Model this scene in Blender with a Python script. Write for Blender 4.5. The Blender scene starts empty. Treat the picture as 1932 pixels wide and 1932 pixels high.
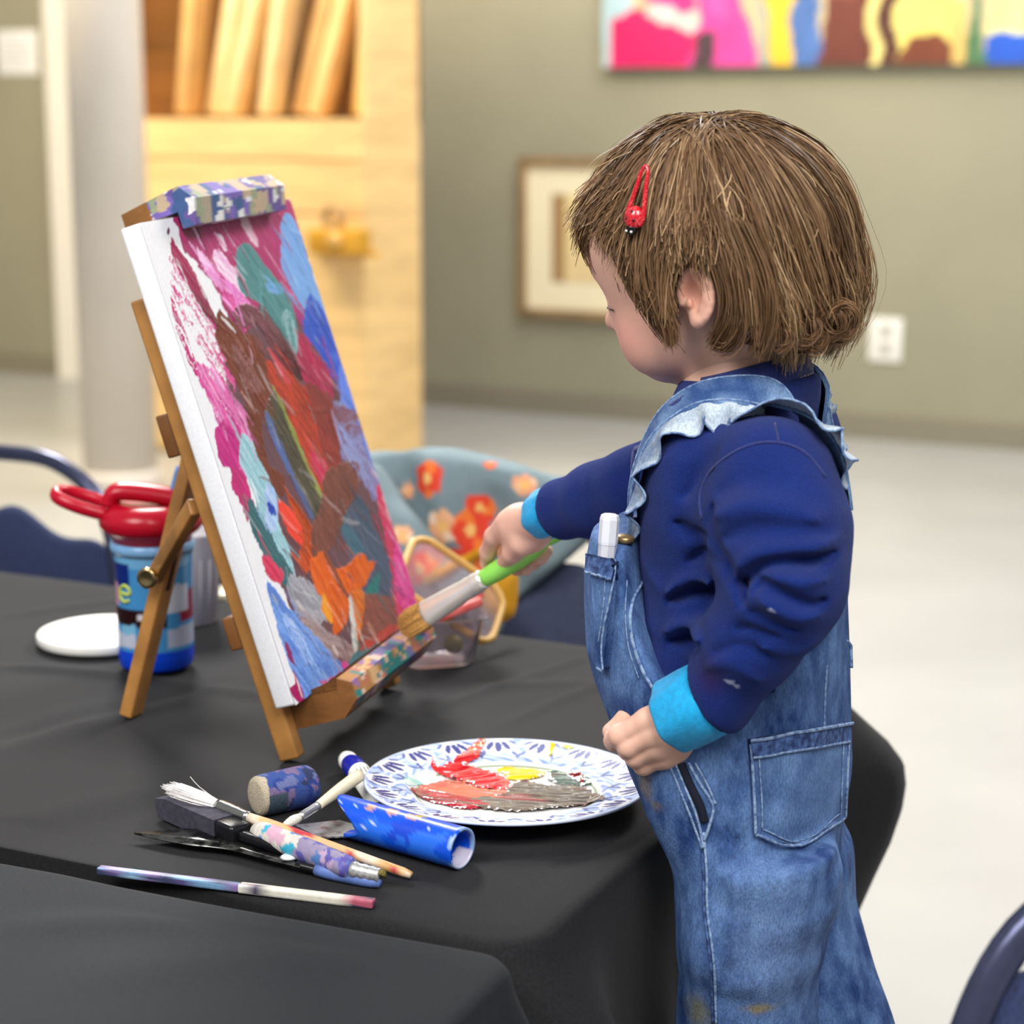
import bpy, math, random
import numpy as np
from mathutils import Vector, Matrix
from mathutils.bvhtree import BVHTree

# ------------------------------------------------------------------ camera, world, lights, exposure
SC = bpy.context.scene
COL = SC.collection
rng = np.random.default_rng(7)
random.seed(7)

PITCH = math.radians(11.4)
FPX = 3800.0                      # focal length in pixels of the 1932 frame
CAM = np.array([0.0, 0.0, 1.303])
HT = 0.74                         # table height
cam_d = bpy.data.cameras.new('camera')
cam_d.sensor_width = 36.0
cam_d.lens = 36.0 * FPX / 1932.0
cam_d.clip_start = 0.05
cam_d.clip_end = 60
cam_o = bpy.data.objects.new('camera', cam_d)
COL.objects.link(cam_o)
cam_o.location = CAM
cam_o.rotation_euler = (math.pi / 2 - PITCH, 0, 0)
cam_d.dof.use_dof = True
cam_d.dof.focus_distance = 1.54
cam_d.dof.aperture_fstop = 5.2
SC.camera = cam_o

world = bpy.data.worlds.new('world')
SC.world = world
world.use_nodes = True
bg = world.node_tree.nodes['Background']
bg.inputs[0].default_value = (0.95, 0.97, 1.0, 1)
bg.inputs[1].default_value = 0.25

def area(name, loc, target, size, energy, col=(1, 1, 1), size_y=None):
    l = bpy.data.lights.new(name, 'AREA')
    l.energy = energy
    l.color = col
    l.shape = 'RECTANGLE'
    l.size = size
    l.size_y = size_y or size
    o = bpy.data.objects.new(name, l)
    COL.objects.link(o)
    o.location = loc
    o.rotation_euler = (Vector(target) - Vector(loc)).to_track_quat('-Z', 'Y').to_euler()
    return o

area('ceiling_or_fill_light', (-1.0, 4.9, 3.3), (-0.1, 1.7, 0.8), 0.9, 135, (1.0, 0.98, 0.95))
area('ceiling_or_fill_light', (1.7, 4.2, 3.3), (0.5, 1.6, 0.8), 1.0, 90, (1.0, 0.98, 0.95))
area('ceiling_or_fill_light', (0.6, -0.6, 3.2), (0.2, 1.6, 0.6), 1.6, 84, (1.0, 0.98, 0.96))
area('ceiling_or_fill_light', (-1.7, 0.1, 3.1), (0.1, 1.5, 0.9), 1.3, 55, (1.0, 0.98, 0.96))  # extra fill, added to brighten her near cheek and the table front
area('ceiling_or_fill_light', (0.9, 6.3, 3.5), (0.9, 7.6, 0.6), 2.4, 120, (1.0, 0.98, 0.94))
area('ceiling_or_fill_light', (-1.9, 6.6, 3.3), (-1.6, 8.2, 0.8), 1.4, 165, (1.0, 0.86, 0.62))

SC.view_settings.view_transform = 'Standard'
SC.view_settings.look = 'None'
SC.view_settings.exposure = 0.20
SC.view_settings.gamma = 1.0
SC.view_settings.use_curve_mapping = False
SC.cycles.use_denoising = True

# ------------------------------------------------------------------ geometry helpers
_fw = np.array([0, math.cos(PITCH), -math.sin(PITCH)])
_up = np.array([0, math.sin(PITCH), math.cos(PITCH)])
_rt = np.array([1.0, 0, 0])

def ray(x, y):
    return _fw + _rt * (x - 966) / FPX + _up * (966 - y) / FPX

def at_z(x, y, z=HT):
    r = ray(x, y)
    return CAM + r * (z - CAM[2]) / r[2]

def at_y(x, y, Y):
    r = ray(x, y)
    return CAM + r * Y / r[1]

def at_plane(x, y, p0, n):
    r = ray(x, y)
    return CAM + r * (np.dot(np.asarray(p0) - CAM, n) / np.dot(r, n))

def unit(v):
    v = np.asarray(v, float)
    return v / (np.linalg.norm(v, axis=-1, keepdims=True) + 1e-12)

def lin(c):
    """sRGB 0..255 -> linear rgb"""
    c = np.asarray(c, float) / 255.0
    return np.where(c <= 0.04045, c / 12.92, ((c + 0.055) / 1.055) ** 2.4)

ORI = {}

def link(name, mesh, parent=None):
    o = bpy.data.objects.new(name, mesh)
    COL.objects.link(o)
    if parent is not None:
        o.parent = parent
    return o

def tag(o, label, cat, group=None, kind=None):
    if label:
        o['label'] = label
    if cat:
        o['category'] = cat
    if group:
        o['group'] = group
    if kind:
        o['kind'] = kind
    return o

def thing(name, label, cat, loc, group=None):
    o = bpy.data.objects.new(name, None)
    o.empty_display_size = 0.02
    COL.objects.link(o)
    o.location = loc
    ORI[o.name] = np.asarray(loc, float)
    return tag(o, label, cat, group)

def mk(name, vf, mat, parent=None, smooth=True, col=None, label=None, cat=None, group=None, kind=None, auto=None):
    """verts in world coordinates; origin moved to the parent's origin"""
    v, f = vf
    v = np.asarray(v, float).reshape(-1, 3)
    org = np.zeros(3)
    if parent is not None:
        org = ORI[parent.name]
    elif cat or kind == 'structure':
        org = np.array([v[:, 0].mean(), v[:, 1].mean(), v[:, 2].min()])
    me = bpy.data.meshes.new(name)
    me.from_pydata((v - org).tolist(), [], [list(map(int, q)) for q in f])
    me.validate()
    if col is not None:
        a = me.color_attributes.new('col', 'FLOAT_COLOR', 'POINT')
        c = np.ones((len(v), 4), np.float32)
        c[:, :3] = col
        a.data.foreach_set('color', c.ravel())
    if smooth:
        me.polygons.foreach_set('use_smooth', [True] * len(me.polygons))
        if auto:
            me.set_sharp_from_angle(angle=math.radians(auto))
    if mat is not None:
        for m in (mat if isinstance(mat, (list, tuple)) else [mat]):
            me.materials.append(m)
    me.update()
    o = link(name, me, parent)
    if parent is None:
        o.location = org
        ORI[o.name] = org
    else:
        ORI[o.name] = org
    tag(o, label, cat, group, kind)
    return o

def join(*vfs):
    V, F, n = [], [], 0
    for v, f in vfs:
        v = np.asarray(v, float).reshape(-1, 3)
        V.append(v)
        F += [[i + n for i in q] for q in f]
        n += len(v)
    return np.concatenate(V), F

def xf(vf, M):
    v, f = vf
    v = np.asarray(v, float)
    M = np.asarray(M, float)
    return v @ M[:3, :3].T + M[:3, 3], f

def frame(o, x, y, z):
    M = np.eye(4)
    M[:3, 0], M[:3, 1], M[:3, 2], M[:3, 3] = x, y, z, o
    return M

def box(s, bev=0.0, seg=2):
    """box of full size s centred on the origin, bevelled"""
    import bmesh
    bm = bmesh.new()
    bmesh.ops.create_cube(bm, size=1.0)
    bmesh.ops.scale(bm, vec=s, verts=bm.verts)
    if bev > 0:
        bmesh.ops.bevel(bm, geom=list(bm.edges), offset=bev, segments=seg, affect='EDGES', profile=0.6)
    v = np.array([q.co[:] for q in bm.verts])
    f = [[q.index for q in p.verts] for p in bm.faces]
    bm.free()
    return v, f

def beam(a, b, w, t, side, bev=0.002):
    """rectangular bar from a to b; w along 'side', t across"""
    a, b = np.asarray(a, float), np.asarray(b, float)
    z = unit(b - a)
    x = np.asarray(side, float)
    x = unit(x - z * np.dot(x, z))
    y = np.cross(z, x)
    return xf(box((w, t, np.linalg.norm(b - a)), bev), frame((a + b) / 2, x, y, z))

def tube(pts, rad, n=10, caps=True, flat=1.0, side=None):
    pts = np.asarray(pts, float)
    m = len(pts)
    rad = np.broadcast_to(np.asarray(rad, float), (m,))
    t = np.gradient(pts, axis=0)
    t = unit(t)
    ref = np.asarray(side, float) if side is not None else np.array([0, 0, 1.0])
    if side is None and abs(np.dot(t[0], ref)) > 0.9:
        ref = np.array([1.0, 0, 0])
    V = []
    x = unit(ref - t[0] * np.dot(ref, t[0]))
    for i in range(m):
        x = unit(x - t[i] * np.dot(x, t[i]))
        y = np.cross(t[i], x)
        a = np.arange(n) * 2 * math.pi / n
        V.append(pts[i] + rad[i] * (np.cos(a)[:, None] * x + flat * np.sin(a)[:, None] * y))
    V = np.concatenate(V)
    F = []
    for i in range(m - 1):
        for k in range(n):
            k2 = (k + 1) % n
            F.append([i * n + k, i * n + k2, (i + 1) * n + k2, (i + 1) * n + k])
    if caps:
        F.append(list(range(n))[::-1])
        F.append([(m - 1) * n + k for k in range(n)])
    return V, F

def lathe(prof, n=32, close=False):
    V, F = [], []
    a = np.arange(n) * 2 * math.pi / n
    for r, z in prof:
        V.append(np.stack([r * np.cos(a), r * np.sin(a), np.full(n, z)], 1))
    m = len(prof)
    for i in range(m - 1 + (1 if close else 0)):
        j = (i + 1) % m
        for k in range(n):
            k2 = (k + 1) % n
            F.append([i * n + k, i * n + k2, j * n + k2, j * n + k])
    if not close:
        if prof[0][0] > 1e-6:
            F.append([k for k in range(n)][::-1])
        if prof[-1][0] > 1e-6:
            F.append([(m - 1) * n + k for k in range(n)])
    return np.concatenate(V), F

def grid(nu, nv, fn):
    """fn(u, v) arrays -> (n,3); quads"""
    u, v = np.meshgrid(np.linspace(0, 1, nu), np.linspace(0, 1, nv), indexing='ij')
    P = fn(u.ravel(), v.ravel())
    F = [[i * nv + j, (i + 1) * nv + j, (i + 1) * nv + j + 1, i * nv + j + 1] for i in range(nu - 1) for j in range(nv - 1)]
    return P, F

def extrude_poly(poly, lo, hi):
    """poly (n,2) ccw -> prism between z lo and hi"""
    p = np.asarray(poly, float)
    n = len(p)
    v = np.concatenate([np.c_[p, np.full(n, lo)], np.c_[p, np.full(n, hi)]])
    f = [list(range(n))[::-1], [n + i for i in range(n)]] + [[i, (i + 1) % n, n + (i + 1) % n, n + i] for i in range(n)]
    return v, f

def spline(pts, n, closed=False):
    """Catmull-Rom through pts, n samples"""
    p = np.asarray(pts, float)
    m = len(p)
    if closed:
        t = np.linspace(0, m, n, endpoint=False)
        i = np.floor(t).astype(int)
        u = (t - i)[:, None]
        g = lambda k: p[(i + k) % m]
    else:
        t = np.linspace(0, m - 1, n)
        i = np.minimum(np.floor(t).astype(int), m - 2)
        u = (t - i)[:, None]
        q = np.concatenate([[2 * p[0] - p[1]], p, [2 * p[-1] - p[-2]]])
        g = lambda k: q[i + k + 1]
    a, b, c, d = g(-1), g(0), g(1), g(2)
    return 0.5 * (2 * b + (c - a) * u + (2 * a - 5 * b + 4 * c - d) * u ** 2 + (3 * b - a - 3 * c + d) * u ** 3)

# value noise (numpy) used for shapes and for the paint on the canvas
_perm = np.random.default_rng(11).permutation(512)
_val = np.random.default_rng(12).random(512)

def vnoise(p):
    p = np.asarray(p, float)
    i = np.floor(p).astype(int)
    f = p - i
    f = f * f * (3 - 2 * f)
    def h(dx, dy, dz):
        a = _perm[(i[:, 0] + dx) & 511]
        b = _perm[(a + i[:, 1] + dy) & 511]
        return _val[(_perm[(b + i[:, 2] + dz) & 511])]
    x0 = h(0, 0, 0) * (1 - f[:, 0]) + h(1, 0, 0) * f[:, 0]
    x1 = h(0, 1, 0) * (1 - f[:, 0]) + h(1, 1, 0) * f[:, 0]
    x2 = h(0, 0, 1) * (1 - f[:, 0]) + h(1, 0, 1) * f[:, 0]
    x3 = h(0, 1, 1) * (1 - f[:, 0]) + h(1, 1, 1) * f[:, 0]
    a = x0 * (1 - f[:, 1]) + x1 * f[:, 1]
    b = x2 * (1 - f[:, 1]) + x3 * f[:, 1]
    return a * (1 - f[:, 2]) + b * f[:, 2]

def fbm(p, o=3):
    s = 0
    a = 0.5
    for k in range(o):
        s = s + a * vnoise(np.asarray(p) * 2 ** k + 17.3 * k)
        a *= 0.5
    return s / (1 - 0.5 ** o)

# ------------------------------------------------------------------ materials
def mat(name, col, rough=0.5, metal=0.0, var=0.12, scale=60.0, bump=0.0, bscale=300.0, spec=0.5, alpha=1.0,
        trans=0.0, attr=None, col2=None, stretch=None, emit=0.0, sss=0.0, sheen=0.0, coat=0.0, ior=1.45, detail=4.0, lo=0.35, hi=0.65):
    """principled material whose colour is mixed by object-space noise; attr: read the colour attribute 'col'"""
    m = bpy.data.materials.new(name)
    m.use_nodes = True
    nt = m.node_tree
    N, L = nt.nodes, nt.links
    b = N['Principled BSDF']
    tc = N.new('ShaderNodeTexCoord')
    mp = N.new('ShaderNodeMapping')
    L.new(tc.outputs['Object'], mp.inputs[0])
    if stretch:
        mp.inputs['Scale'].default_value = stretch
    nz = N.new('ShaderNodeTexNoise')
    nz.inputs['Scale'].default_value = scale
    nz.inputs['Detail'].default_value = detail
    L.new(mp.outputs[0], nz.inputs['Vector'])
    rp = N.new('ShaderNodeValToRGB')
    c = lin(col)
    rp.color_ramp.elements[0].position = lo
    rp.color_ramp.elements[1].position = hi
    if col2 is None:
        rp.color_ramp.elements[0].color = (*np.clip(c * (1 - var), 0, 1), 1)
        rp.color_ramp.elements[1].color = (*np.clip(c * (1 + var), 0, 1), 1)
    else:
        rp.color_ramp.elements[0].color = (*c, 1)
        rp.color_ramp.elements[1].color = (*lin(col2), 1)
    L.new(nz.outputs[0], rp.inputs[0])
    if attr:
        at = N.new('ShaderNodeVertexColor')
        at.layer_name = 'col'
        mx = N.new('ShaderNodeMix')
        mx.data_type = 'RGBA'
        mx.blend_type = 'MULTIPLY'
        mx.inputs[0].default_value = 1.0
        rp.color_ramp.elements[0].color = (1 - var, 1 - var, 1 - var, 1)
        rp.color_ramp.elements[1].color = (1, 1, 1, 1)
        L.new(at.outputs[0], mx.inputs[6])
        L.new(rp.outputs[0], mx.inputs[7])
        L.new(mx.outputs[2], b.inputs['Base Color'])
    else:
        L.new(rp.outputs[0], b.inputs['Base Color'])
    b.inputs['Roughness'].default_value = rough
    b.inputs['Metallic'].default_value = metal
    b.inputs['Specular IOR Level'].default_value = spec
    b.inputs['Alpha'].default_value = alpha
    b.inputs['Transmission Weight'].default_value = trans
    b.inputs['IOR'].default_value = ior
    b.inputs['Coat Weight'].default_value = coat
    b.inputs['Sheen Weight'].default_value = sheen
    if sss:
        b.inputs['Subsurface Weight'].default_value = sss
        b.inputs['Subsurface Radius'].default_value = (1.0, 0.35, 0.2)
        b.inputs['Subsurface Scale'].default_value = 0.006
    if emit:
        L.new(rp.outputs[0], b.inputs['Emission Color'])
        b.inputs['Emission Strength'].default_value = emit
    if bump:
        n2 = N.new('ShaderNodeTexNoise')
        n2.inputs['Scale'].default_value = bscale
        n2.inputs['Detail'].default_value = 3
        L.new(mp.outputs[0], n2.inputs['Vector'])
        bp = N.new('ShaderNodeBump')
        bp.inputs['Strength'].default_value = bump
        bp.inputs['Distance'].default_value = 0.002
        L.new(n2.outputs[0], bp.inputs['Height'])
        L.new(bp.outputs[0], b.inputs['Normal'])
    return m

WOOD = dict(rough=0.45, var=0.22, scale=18, stretch=(14, 14, 1.2), bump=0.06, bscale=60)
# room axes: the tables and the gallery wall are turned 26-27 degrees to the view
TH = math.radians(26.0)
E1 = np.array([math.cos(TH), -math.sin(TH), 0])
E2 = np.array([math.sin(TH), math.cos(TH), 0])
UZ = np.array([0, 0, 1.0])

def ab(a, b, z=HT):
    return E1 * a + E2 * b + UZ * z
# ------------------------------------------------------------------ room
TW = math.radians(27.4)
W1 = np.array([math.cos(TW), -math.sin(TW), 0])          # along the wall, to the right
WN = np.array([-math.sin(TW), -math.cos(TW), 0])         # out of the wall, towards the room
WP = at_z(790, 762, 0.0)                                 # foot of the wall

def wall_pt(x, y, out=0.0):
    return at_plane(x, y, WP + WN * out, WN)

def slab(p0, p1, z0, z1, thick, n):
    """upright slab from p0 to p1 (floor points); front face on the line, body behind (-n)"""
    p0, p1 = np.array(p0, float), np.array(p1, float)
    p0[2] = p1[2] = 0
    q = [p0, p1, p1 - n * thick, p0 - n * thick]
    v = [c + UZ * z0 for c in q] + [c + UZ * z1 for c in q]
    return np.array(v), [[0, 1, 5, 4], [1, 2, 6, 5], [2, 3, 7, 6], [3, 0, 4, 7], [4, 5, 6, 7], [3, 2, 1, 0]]

M_floor = mat('floor_paint', (168, 168, 166), 0.32, var=0.05, scale=1.6, spec=0.4, bump=0.02, bscale=8)
mk('floor', (np.array([[-9, -3, 0], [7, -3, 0], [7, 14, 0], [-9, 14, 0]]), [[0, 1, 2, 3]]), M_floor, kind='structure', smooth=False)
M_wall = mat('olive_wall_paint', (156, 152, 130), 0.75, var=0.03, scale=3, bump=0.03, bscale=120)
mk('wall_back', slab(WP - W1 * 6, WP + W1 * 5, 0, 3.6, 0.15, WN), M_wall, kind='structure', smooth=False)
M_base = mat('baseboard_vinyl', (140, 134, 116), 0.5, var=0.03)
mk('baseboard_back', slab(WP - W1 * 6 + WN * .012, WP + W1 * 5 + WN * .012, 0, 0.1, 0.012, WN), M_base, kind='structure', smooth=False)
M_trim = mat('white_trim_paint', (244, 240, 230), 0.5, var=0.02)
t0, t1 = wall_pt(92, 300, .03), wall_pt(152, 300, .03)
mk('trim_1', join(slab(t0, t1, 0, 2.4, .05, WN)), M_trim, kind='structure', smooth=False)

# plastic outlet cover, paper notice
def wall_box(x0, y0, x1, y1, depth, bev=0.002):
    a, b = wall_pt(x0, y0), wall_pt(x1, y1)
    c = (a + b) / 2 + WN * depth / 2
    w, h = abs(np.dot(b - a, W1)), abs((b - a)[2])
    return c, w, h, frame(c, W1, -WN, UZ)
c, w, h, M = wall_box(1642, 598, 1701, 684, .008)
o = thing('outlet_cover', 'white rectangular outlet cover low on the olive wall', 'outlet', c - UZ * h / 2)
M_white = mat('white_plastic', (246, 244, 236), 0.35, var=0.02)
mk('plate', xf(box((w, .008, h), .003), M), M_white, o)
M_slot = mat('slot_shadow_grey', (190, 186, 176), 0.5, var=0.02)
for s in (-1, 1):
    mk('socket', xf(box((w * .34, .003, h * .24), .001), M @ frame((0, -.0045, s * h * .2), (1, 0, 0), (0, 1, 0), (0, 0, 1))), M_slot, o)
c, w, h, M = wall_box(-6, 58, 74, 141, .004)
o = thing('paper_notice', 'square white paper notice on the wall beside the white trim', 'notice', c - UZ * h / 2)
mk('sheet', xf(box((w, .004, h), .001), M), mat('paper_white', (240, 240, 240), .8, var=.02), o)
M_ink = mat('faint_grey_print', (205, 205, 208), .8, var=.02)
for k in range(5):
    mk('print_line', xf(box((w * (.6 if k != 4 else .35), .0008, h * .035), 0), M @ frame((0, -.0022, h * (.28 - .13 * k)), (1, 0, 0), (0, 1, 0), (0, 0, 1))), M_ink, o, smooth=False)

# small framed picture, hung low
c, w, h, M = wall_box(985, 296, 1242, 608, .04)
o = thing('framed_picture', 'small picture in brown wooden frame with cream mat, hung low on the wall', 'picture', c - UZ * h / 2)
M_fr = mat('brown_frame_wood', (150, 122, 84), .5, var=.15, scale=10)
fwid = .035
for nm, cx, cz, sx, sz in (('frame_rail', 0, h / 2 - fwid / 2, w, fwid), ('frame_rail', 0, -h / 2 + fwid / 2, w, fwid),
                           ('frame_stile', -w / 2 + fwid / 2, 0, fwid, h - 2 * fwid), ('frame_stile', w / 2 - fwid / 2, 0, fwid, h - 2 * fwid)):
    mk(nm, xf(box((sx, .04, sz), .004), M @ frame((cx, 0, cz), (1, 0, 0), (0, 1, 0), (0, 0, 1))), M_fr, o)
M_mat = mat('cream_mat_board', (252, 240, 205), .8, var=.03)
mk('mat_board', xf(box((w - 2 * fwid, .012, h - 2 * fwid), 0), M @ frame((0, .006, 0), (1, 0, 0), (0, 1, 0), (0, 0, 1))), M_mat, o, smooth=False)
def pic_fn(u, v):
    return np.stack([(u - .5) * w * .52, np.full_like(u, -.002), (v - .5) * h * .55], 1)
P, F = grid(14, 18, pic_fn)
uu = P[:, 0] / (w * .52) + .5
vv = P[:, 2] / (h * .55) + .5
colr = lin((250, 226, 165))[None] * np.ones((len(P), 1))
colr[uu < .22] = lin((176, 138, 92))
colr[(vv < .3) & (uu > .3)] = lin((240, 214, 160))
colr[(vv > .62) & (uu > .4)] = lin((250, 236, 190))
mk('print', xf((P, F), M), mat('old_print', (255, 255, 255), .7, attr=True, var=.05), o, col=colr, smooth=False)

# large unframed painting, upper right
p0, p1 = wall_pt(1147, 127), wall_pt(2140, 127)
w = np.dot(p1 - p0, W1)
h = 1.1
D = .055
z0 = wall_pt(1300, 126)[2]
c = np.array([*((p0 + p1) / 2)[:2], z0 + h / 2]) + WN * D / 2
M = frame(c, W1, -WN, UZ)
o = thing('wall_painting', 'large unframed colourful figure painting high on the olive wall', 'painting', c - UZ * h / 2)
mk('stretcher', xf(box((w, D - .004, h), .003), M @ frame((0, .002, 0), (1, 0, 0), (0, 1, 0), (0, 0, 1))), mat('pale_canvas_side', (170, 196, 205), .8, var=.08), o)
PW = 360
def wp(u, v):
    return np.stack([(u - .5) * w, np.full_like(u, -D / 2 - .001), (v - .5) * h], 1)
P, F = grid(200, 110, wp)
q = P @ M[:3, :3].T + M[:3, 3]
s = (q - p0) @ W1                                # metres from the left edge
z = q[:, 2] - z0                                 # metres above the lower edge
wob = .16 * (fbm(np.c_[s * 5, z * 5, 0 * z], 3) - .5)
s2, z2 = s + wob, z + .16 * (fbm(np.c_[s * 6 + 9, z * 6, 0 * z], 3) - .5)
px = w / 993.0                                   # metres per photo pixel along the wall
cc = np.ones((len(P), 3)) * lin((206, 190, 150))
def blob(x0, x1, zt, colr, slope0=0.0, slope1=0.0, zb=-1):
    k = (s2 > (x0 - 1147) * px + slope0 * z2) & (s2 < (x1 - 1147) * px + slope1 * z2) & (z2 < zt) & (z2 > zb)
    cc[k] = lin(colr)
blob(1147, 1200, 2, (176, 204, 212))
blob(1166, 1335, .18, (226, 32, 104), .22, -.05)
blob(1195, 1320, .4, (240, 214, 206), .3, .1, .16)
blob(1200, 1330, 2, (232, 58, 140), .1, 0, .22)
blob(1318, 1458, .34, (233, 74, 158), .16, -.3)
blob(1330, 1362, .14, (80, 60, 66))
blob(1350, 1420, 2, (225, 88, 170), .05, -.2, .2)
blob(1460, 1478, 2, (150, 160, 158))
blob(1478, 1528, 2, (240, 196, 60), -.05, -.05)
blob(1524, 1580, .28, (82, 116, 176))
blob(1520, 1580, 2, (52, 56, 78), 0, 0, .26)
blob(1576, 1690, .3, (112, 58, 46), .2, -.1)
blob(1600, 1660, 2, (150, 84, 60), 0, 0, .25)
blob(1690, 1740, 2, (238, 222, 140), -.1, 0)
blob(1712, 1738, 2, (90, 50, 40), -.05, -.05)
blob(1738, 1845, 2, (246, 226, 120), 0, -.1)
blob(1735, 1815, .13, (120, 62, 40), .3, -.2)
blob(1815, 1850, .25, (226, 190, 110))
blob(1850, 1900, 2, (84, 124, 84), .1, -.2)
blob(1902, 1965, .13, (40, 92, 200))
blob(1895, 1990, 2, (240, 236, 150), 0, 0, .12)
blob(1965, 2140, 2, (200, 120, 90), 0, 0)
cc *= (.8 + .4 * fbm(np.c_[s * 18, z * 9, 0 * s], 3))[:, None]
mk('painted_front', xf((P, F), M), mat('oil_paint', (255, 255, 255), .5, attr=True, var=.1, scale=40), o, col=cc, smooth=False)

# white round column
cx = at_y(220, 700, 6.75)
o = thing('column', 'round off-white painted column beside the plywood rack', 'column', (cx[0], cx[1], 0))
M_colm = mat('column_paint', (216, 208, 198), .55, var=.03, scale=4)
shf = lathe([(.124, .09), (.124, 3.6)], 40)
mk('shaft', xf(shf, frame((cx[0], cx[1], 0), (1, 0, 0), (0, 1, 0), UZ)), M_colm, o)
mk('base_ring', xf(lathe([(.135, 0), (.135, .08), (.125, .095)], 40), frame((cx[0], cx[1], 0), (1, 0, 0), (0, 1, 0), UZ)), M_colm, o)

# plywood storage rack with canvases leaning in its upper bay
RP = at_z(693, 890, 0.0)                         # right front foot of the rack
def rack_pt(x, y, out=0.0):
    return at_plane(x, y, RP + WN * out, WN)
rl = rack_pt(150, 400)
Lr = np.dot(RP - rl, W1)
zt = rack_pt(600, 222)[2]
o = thing('storage_rack', 'tall plywood storage rack with open upper bay beside the column', 'rack', RP - W1 * Lr / 2 - WN * .3)
M_ply = mat('plywood', (236, 200, 140), .5, var=.1, scale=3, stretch=(1, 1, 7), bump=.03, bscale=40)
M_ply2 = mat('shaded_bay_brown', (104, 66, 22), .6, var=.15, scale=3, stretch=(1, 1, 7))  # dark brown carries the shade inside the upper bay
L0 = RP - W1 * Lr
_q = at_plane(789, 500, RP, W1)
RD = abs(np.dot(_q - RP, WN))
zs = [0.02, rack_pt(600, 404)[2], rack_pt(600, 302)[2], zt]
for k in range(3):
    mk('front_panel', slab(L0, RP, zs[k] + .004, zs[k + 1] - .004, .018, WN), M_ply, o, smooth=False)
mk('carcass', slab(L0 - WN * .018, RP - WN * .018, 0.0, zt - .02, RD, WN), M_ply, o, smooth=False)
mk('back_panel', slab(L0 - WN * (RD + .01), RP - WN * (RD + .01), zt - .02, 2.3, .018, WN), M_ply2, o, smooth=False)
mk('side_panel', slab(RP - W1 * .02 - WN * .02, RP - WN * .02, zt - .02, 2.3, RD, WN), M_ply, o, smooth=False)
mk('side_panel', slab(L0 - WN * .02, L0 + W1 * .02 - WN * .02, zt - .02, 2.3, RD, WN), M_ply, o, smooth=False)
mk('top_panel', slab(L0 - WN * .02, RP - WN * .02, 2.3, 2.32, RD + .01, WN), M_ply, o, smooth=False)
# low divider behind the canvases (bay shade put into its brown)
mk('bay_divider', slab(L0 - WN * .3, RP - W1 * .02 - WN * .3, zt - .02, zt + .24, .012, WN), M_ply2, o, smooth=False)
leans = [(337, 352, 25, (206, 164, 104), 'slim tan-edged canvas leaning in the rack, nearest the column'),
         (362, 396, 32, (244, 222, 170), 'cream-edged canvas leaning second from the column in the rack'),
         (424, 470, 30, (238, 206, 150), 'pale wooden panel leaning third from the column in the rack'),
         (462, 496, 34, (252, 228, 176), 'wide cream canvas leaning fourth from the column in the rack'),
         (492, 520, 24, (240, 212, 158), 'thin beige canvas leaning fifth from the column in the rack'),
         (524, 572, 30, (226, 188, 130), 'tan panel leaning sixth from the column in the rack'),
         (586, 640, 28, (244, 204, 140), 'steeply leaning golden panel in the middle of the rack'),
         (636, 650, 24, (204, 150, 92), 'brownish upright panel leaning eighth from the column in the rack'),
         (672, 684, 18, (250, 206, 120), 'bright yellowish panel leaning last in the rack against its right side')]
for i, (xb, xt, wpx, cl, lab) in enumerate(leans):
    a = rack_pt(xb, 226, -.06)
    b = rack_pt(xt, 0, -.06)
    a[2] = zt - .018 + .03
    d = unit(b - a)
    L = .62 + .05 * (i % 3)
    wd = wpx / FPX * 7.2
    mk('leaning_canvas', beam(a - WN * (.06 + .12 * (i % 2)), a + d * L - WN * (.06 + .12 * (i % 2)), wd, .10, W1, .003),
       mat('canvas_edge', cl, .7, var=.1, scale=8), label=lab, cat='canvas', group='canvases leaning in the plywood rack')
# amber box and tape roll on the rack front
c = rack_pt(640, 455, .064)
o = thing('wooden_box', 'small amber wooden box mounted on the plywood rack front', 'box', c - UZ * .06)
M_amb = mat('amber_wood', (204, 150, 44), .5, var=.15, scale=12)
Mb = frame(c, W1, -WN, UZ)
mk('box_body', xf(box((.19, .118, .085), .006), Mb), M_amb, o)
mk('box_knob', xf(tube([(0.02, -.06, .01), (0.02, -.075, .01)], .03, 20), Mb), mat('tan_disc', (226, 178, 100), .5), o)
mk('cleat', xf(box((.26, .02, .02), .003), Mb @ frame((-.0, .05, -.045), (1, 0, 0), (0, 1, 0), UZ)), M_amb, o)
c2 = rack_pt(628, 408, .064)
ring = lathe([(.026, -.014), (.042, -.014), (.042, .014), (.026, .014)], 28, close=True)
zz = c[2] + .0425 + .042
mk('tape_roll', xf(ring, frame((c2[0], c2[1], zz), W1, UZ, -WN)), mat('tan_tape', (176, 146, 100), .5, var=.1),
   label='roll of tan tape standing on the amber box', cat='tape roll')

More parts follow.
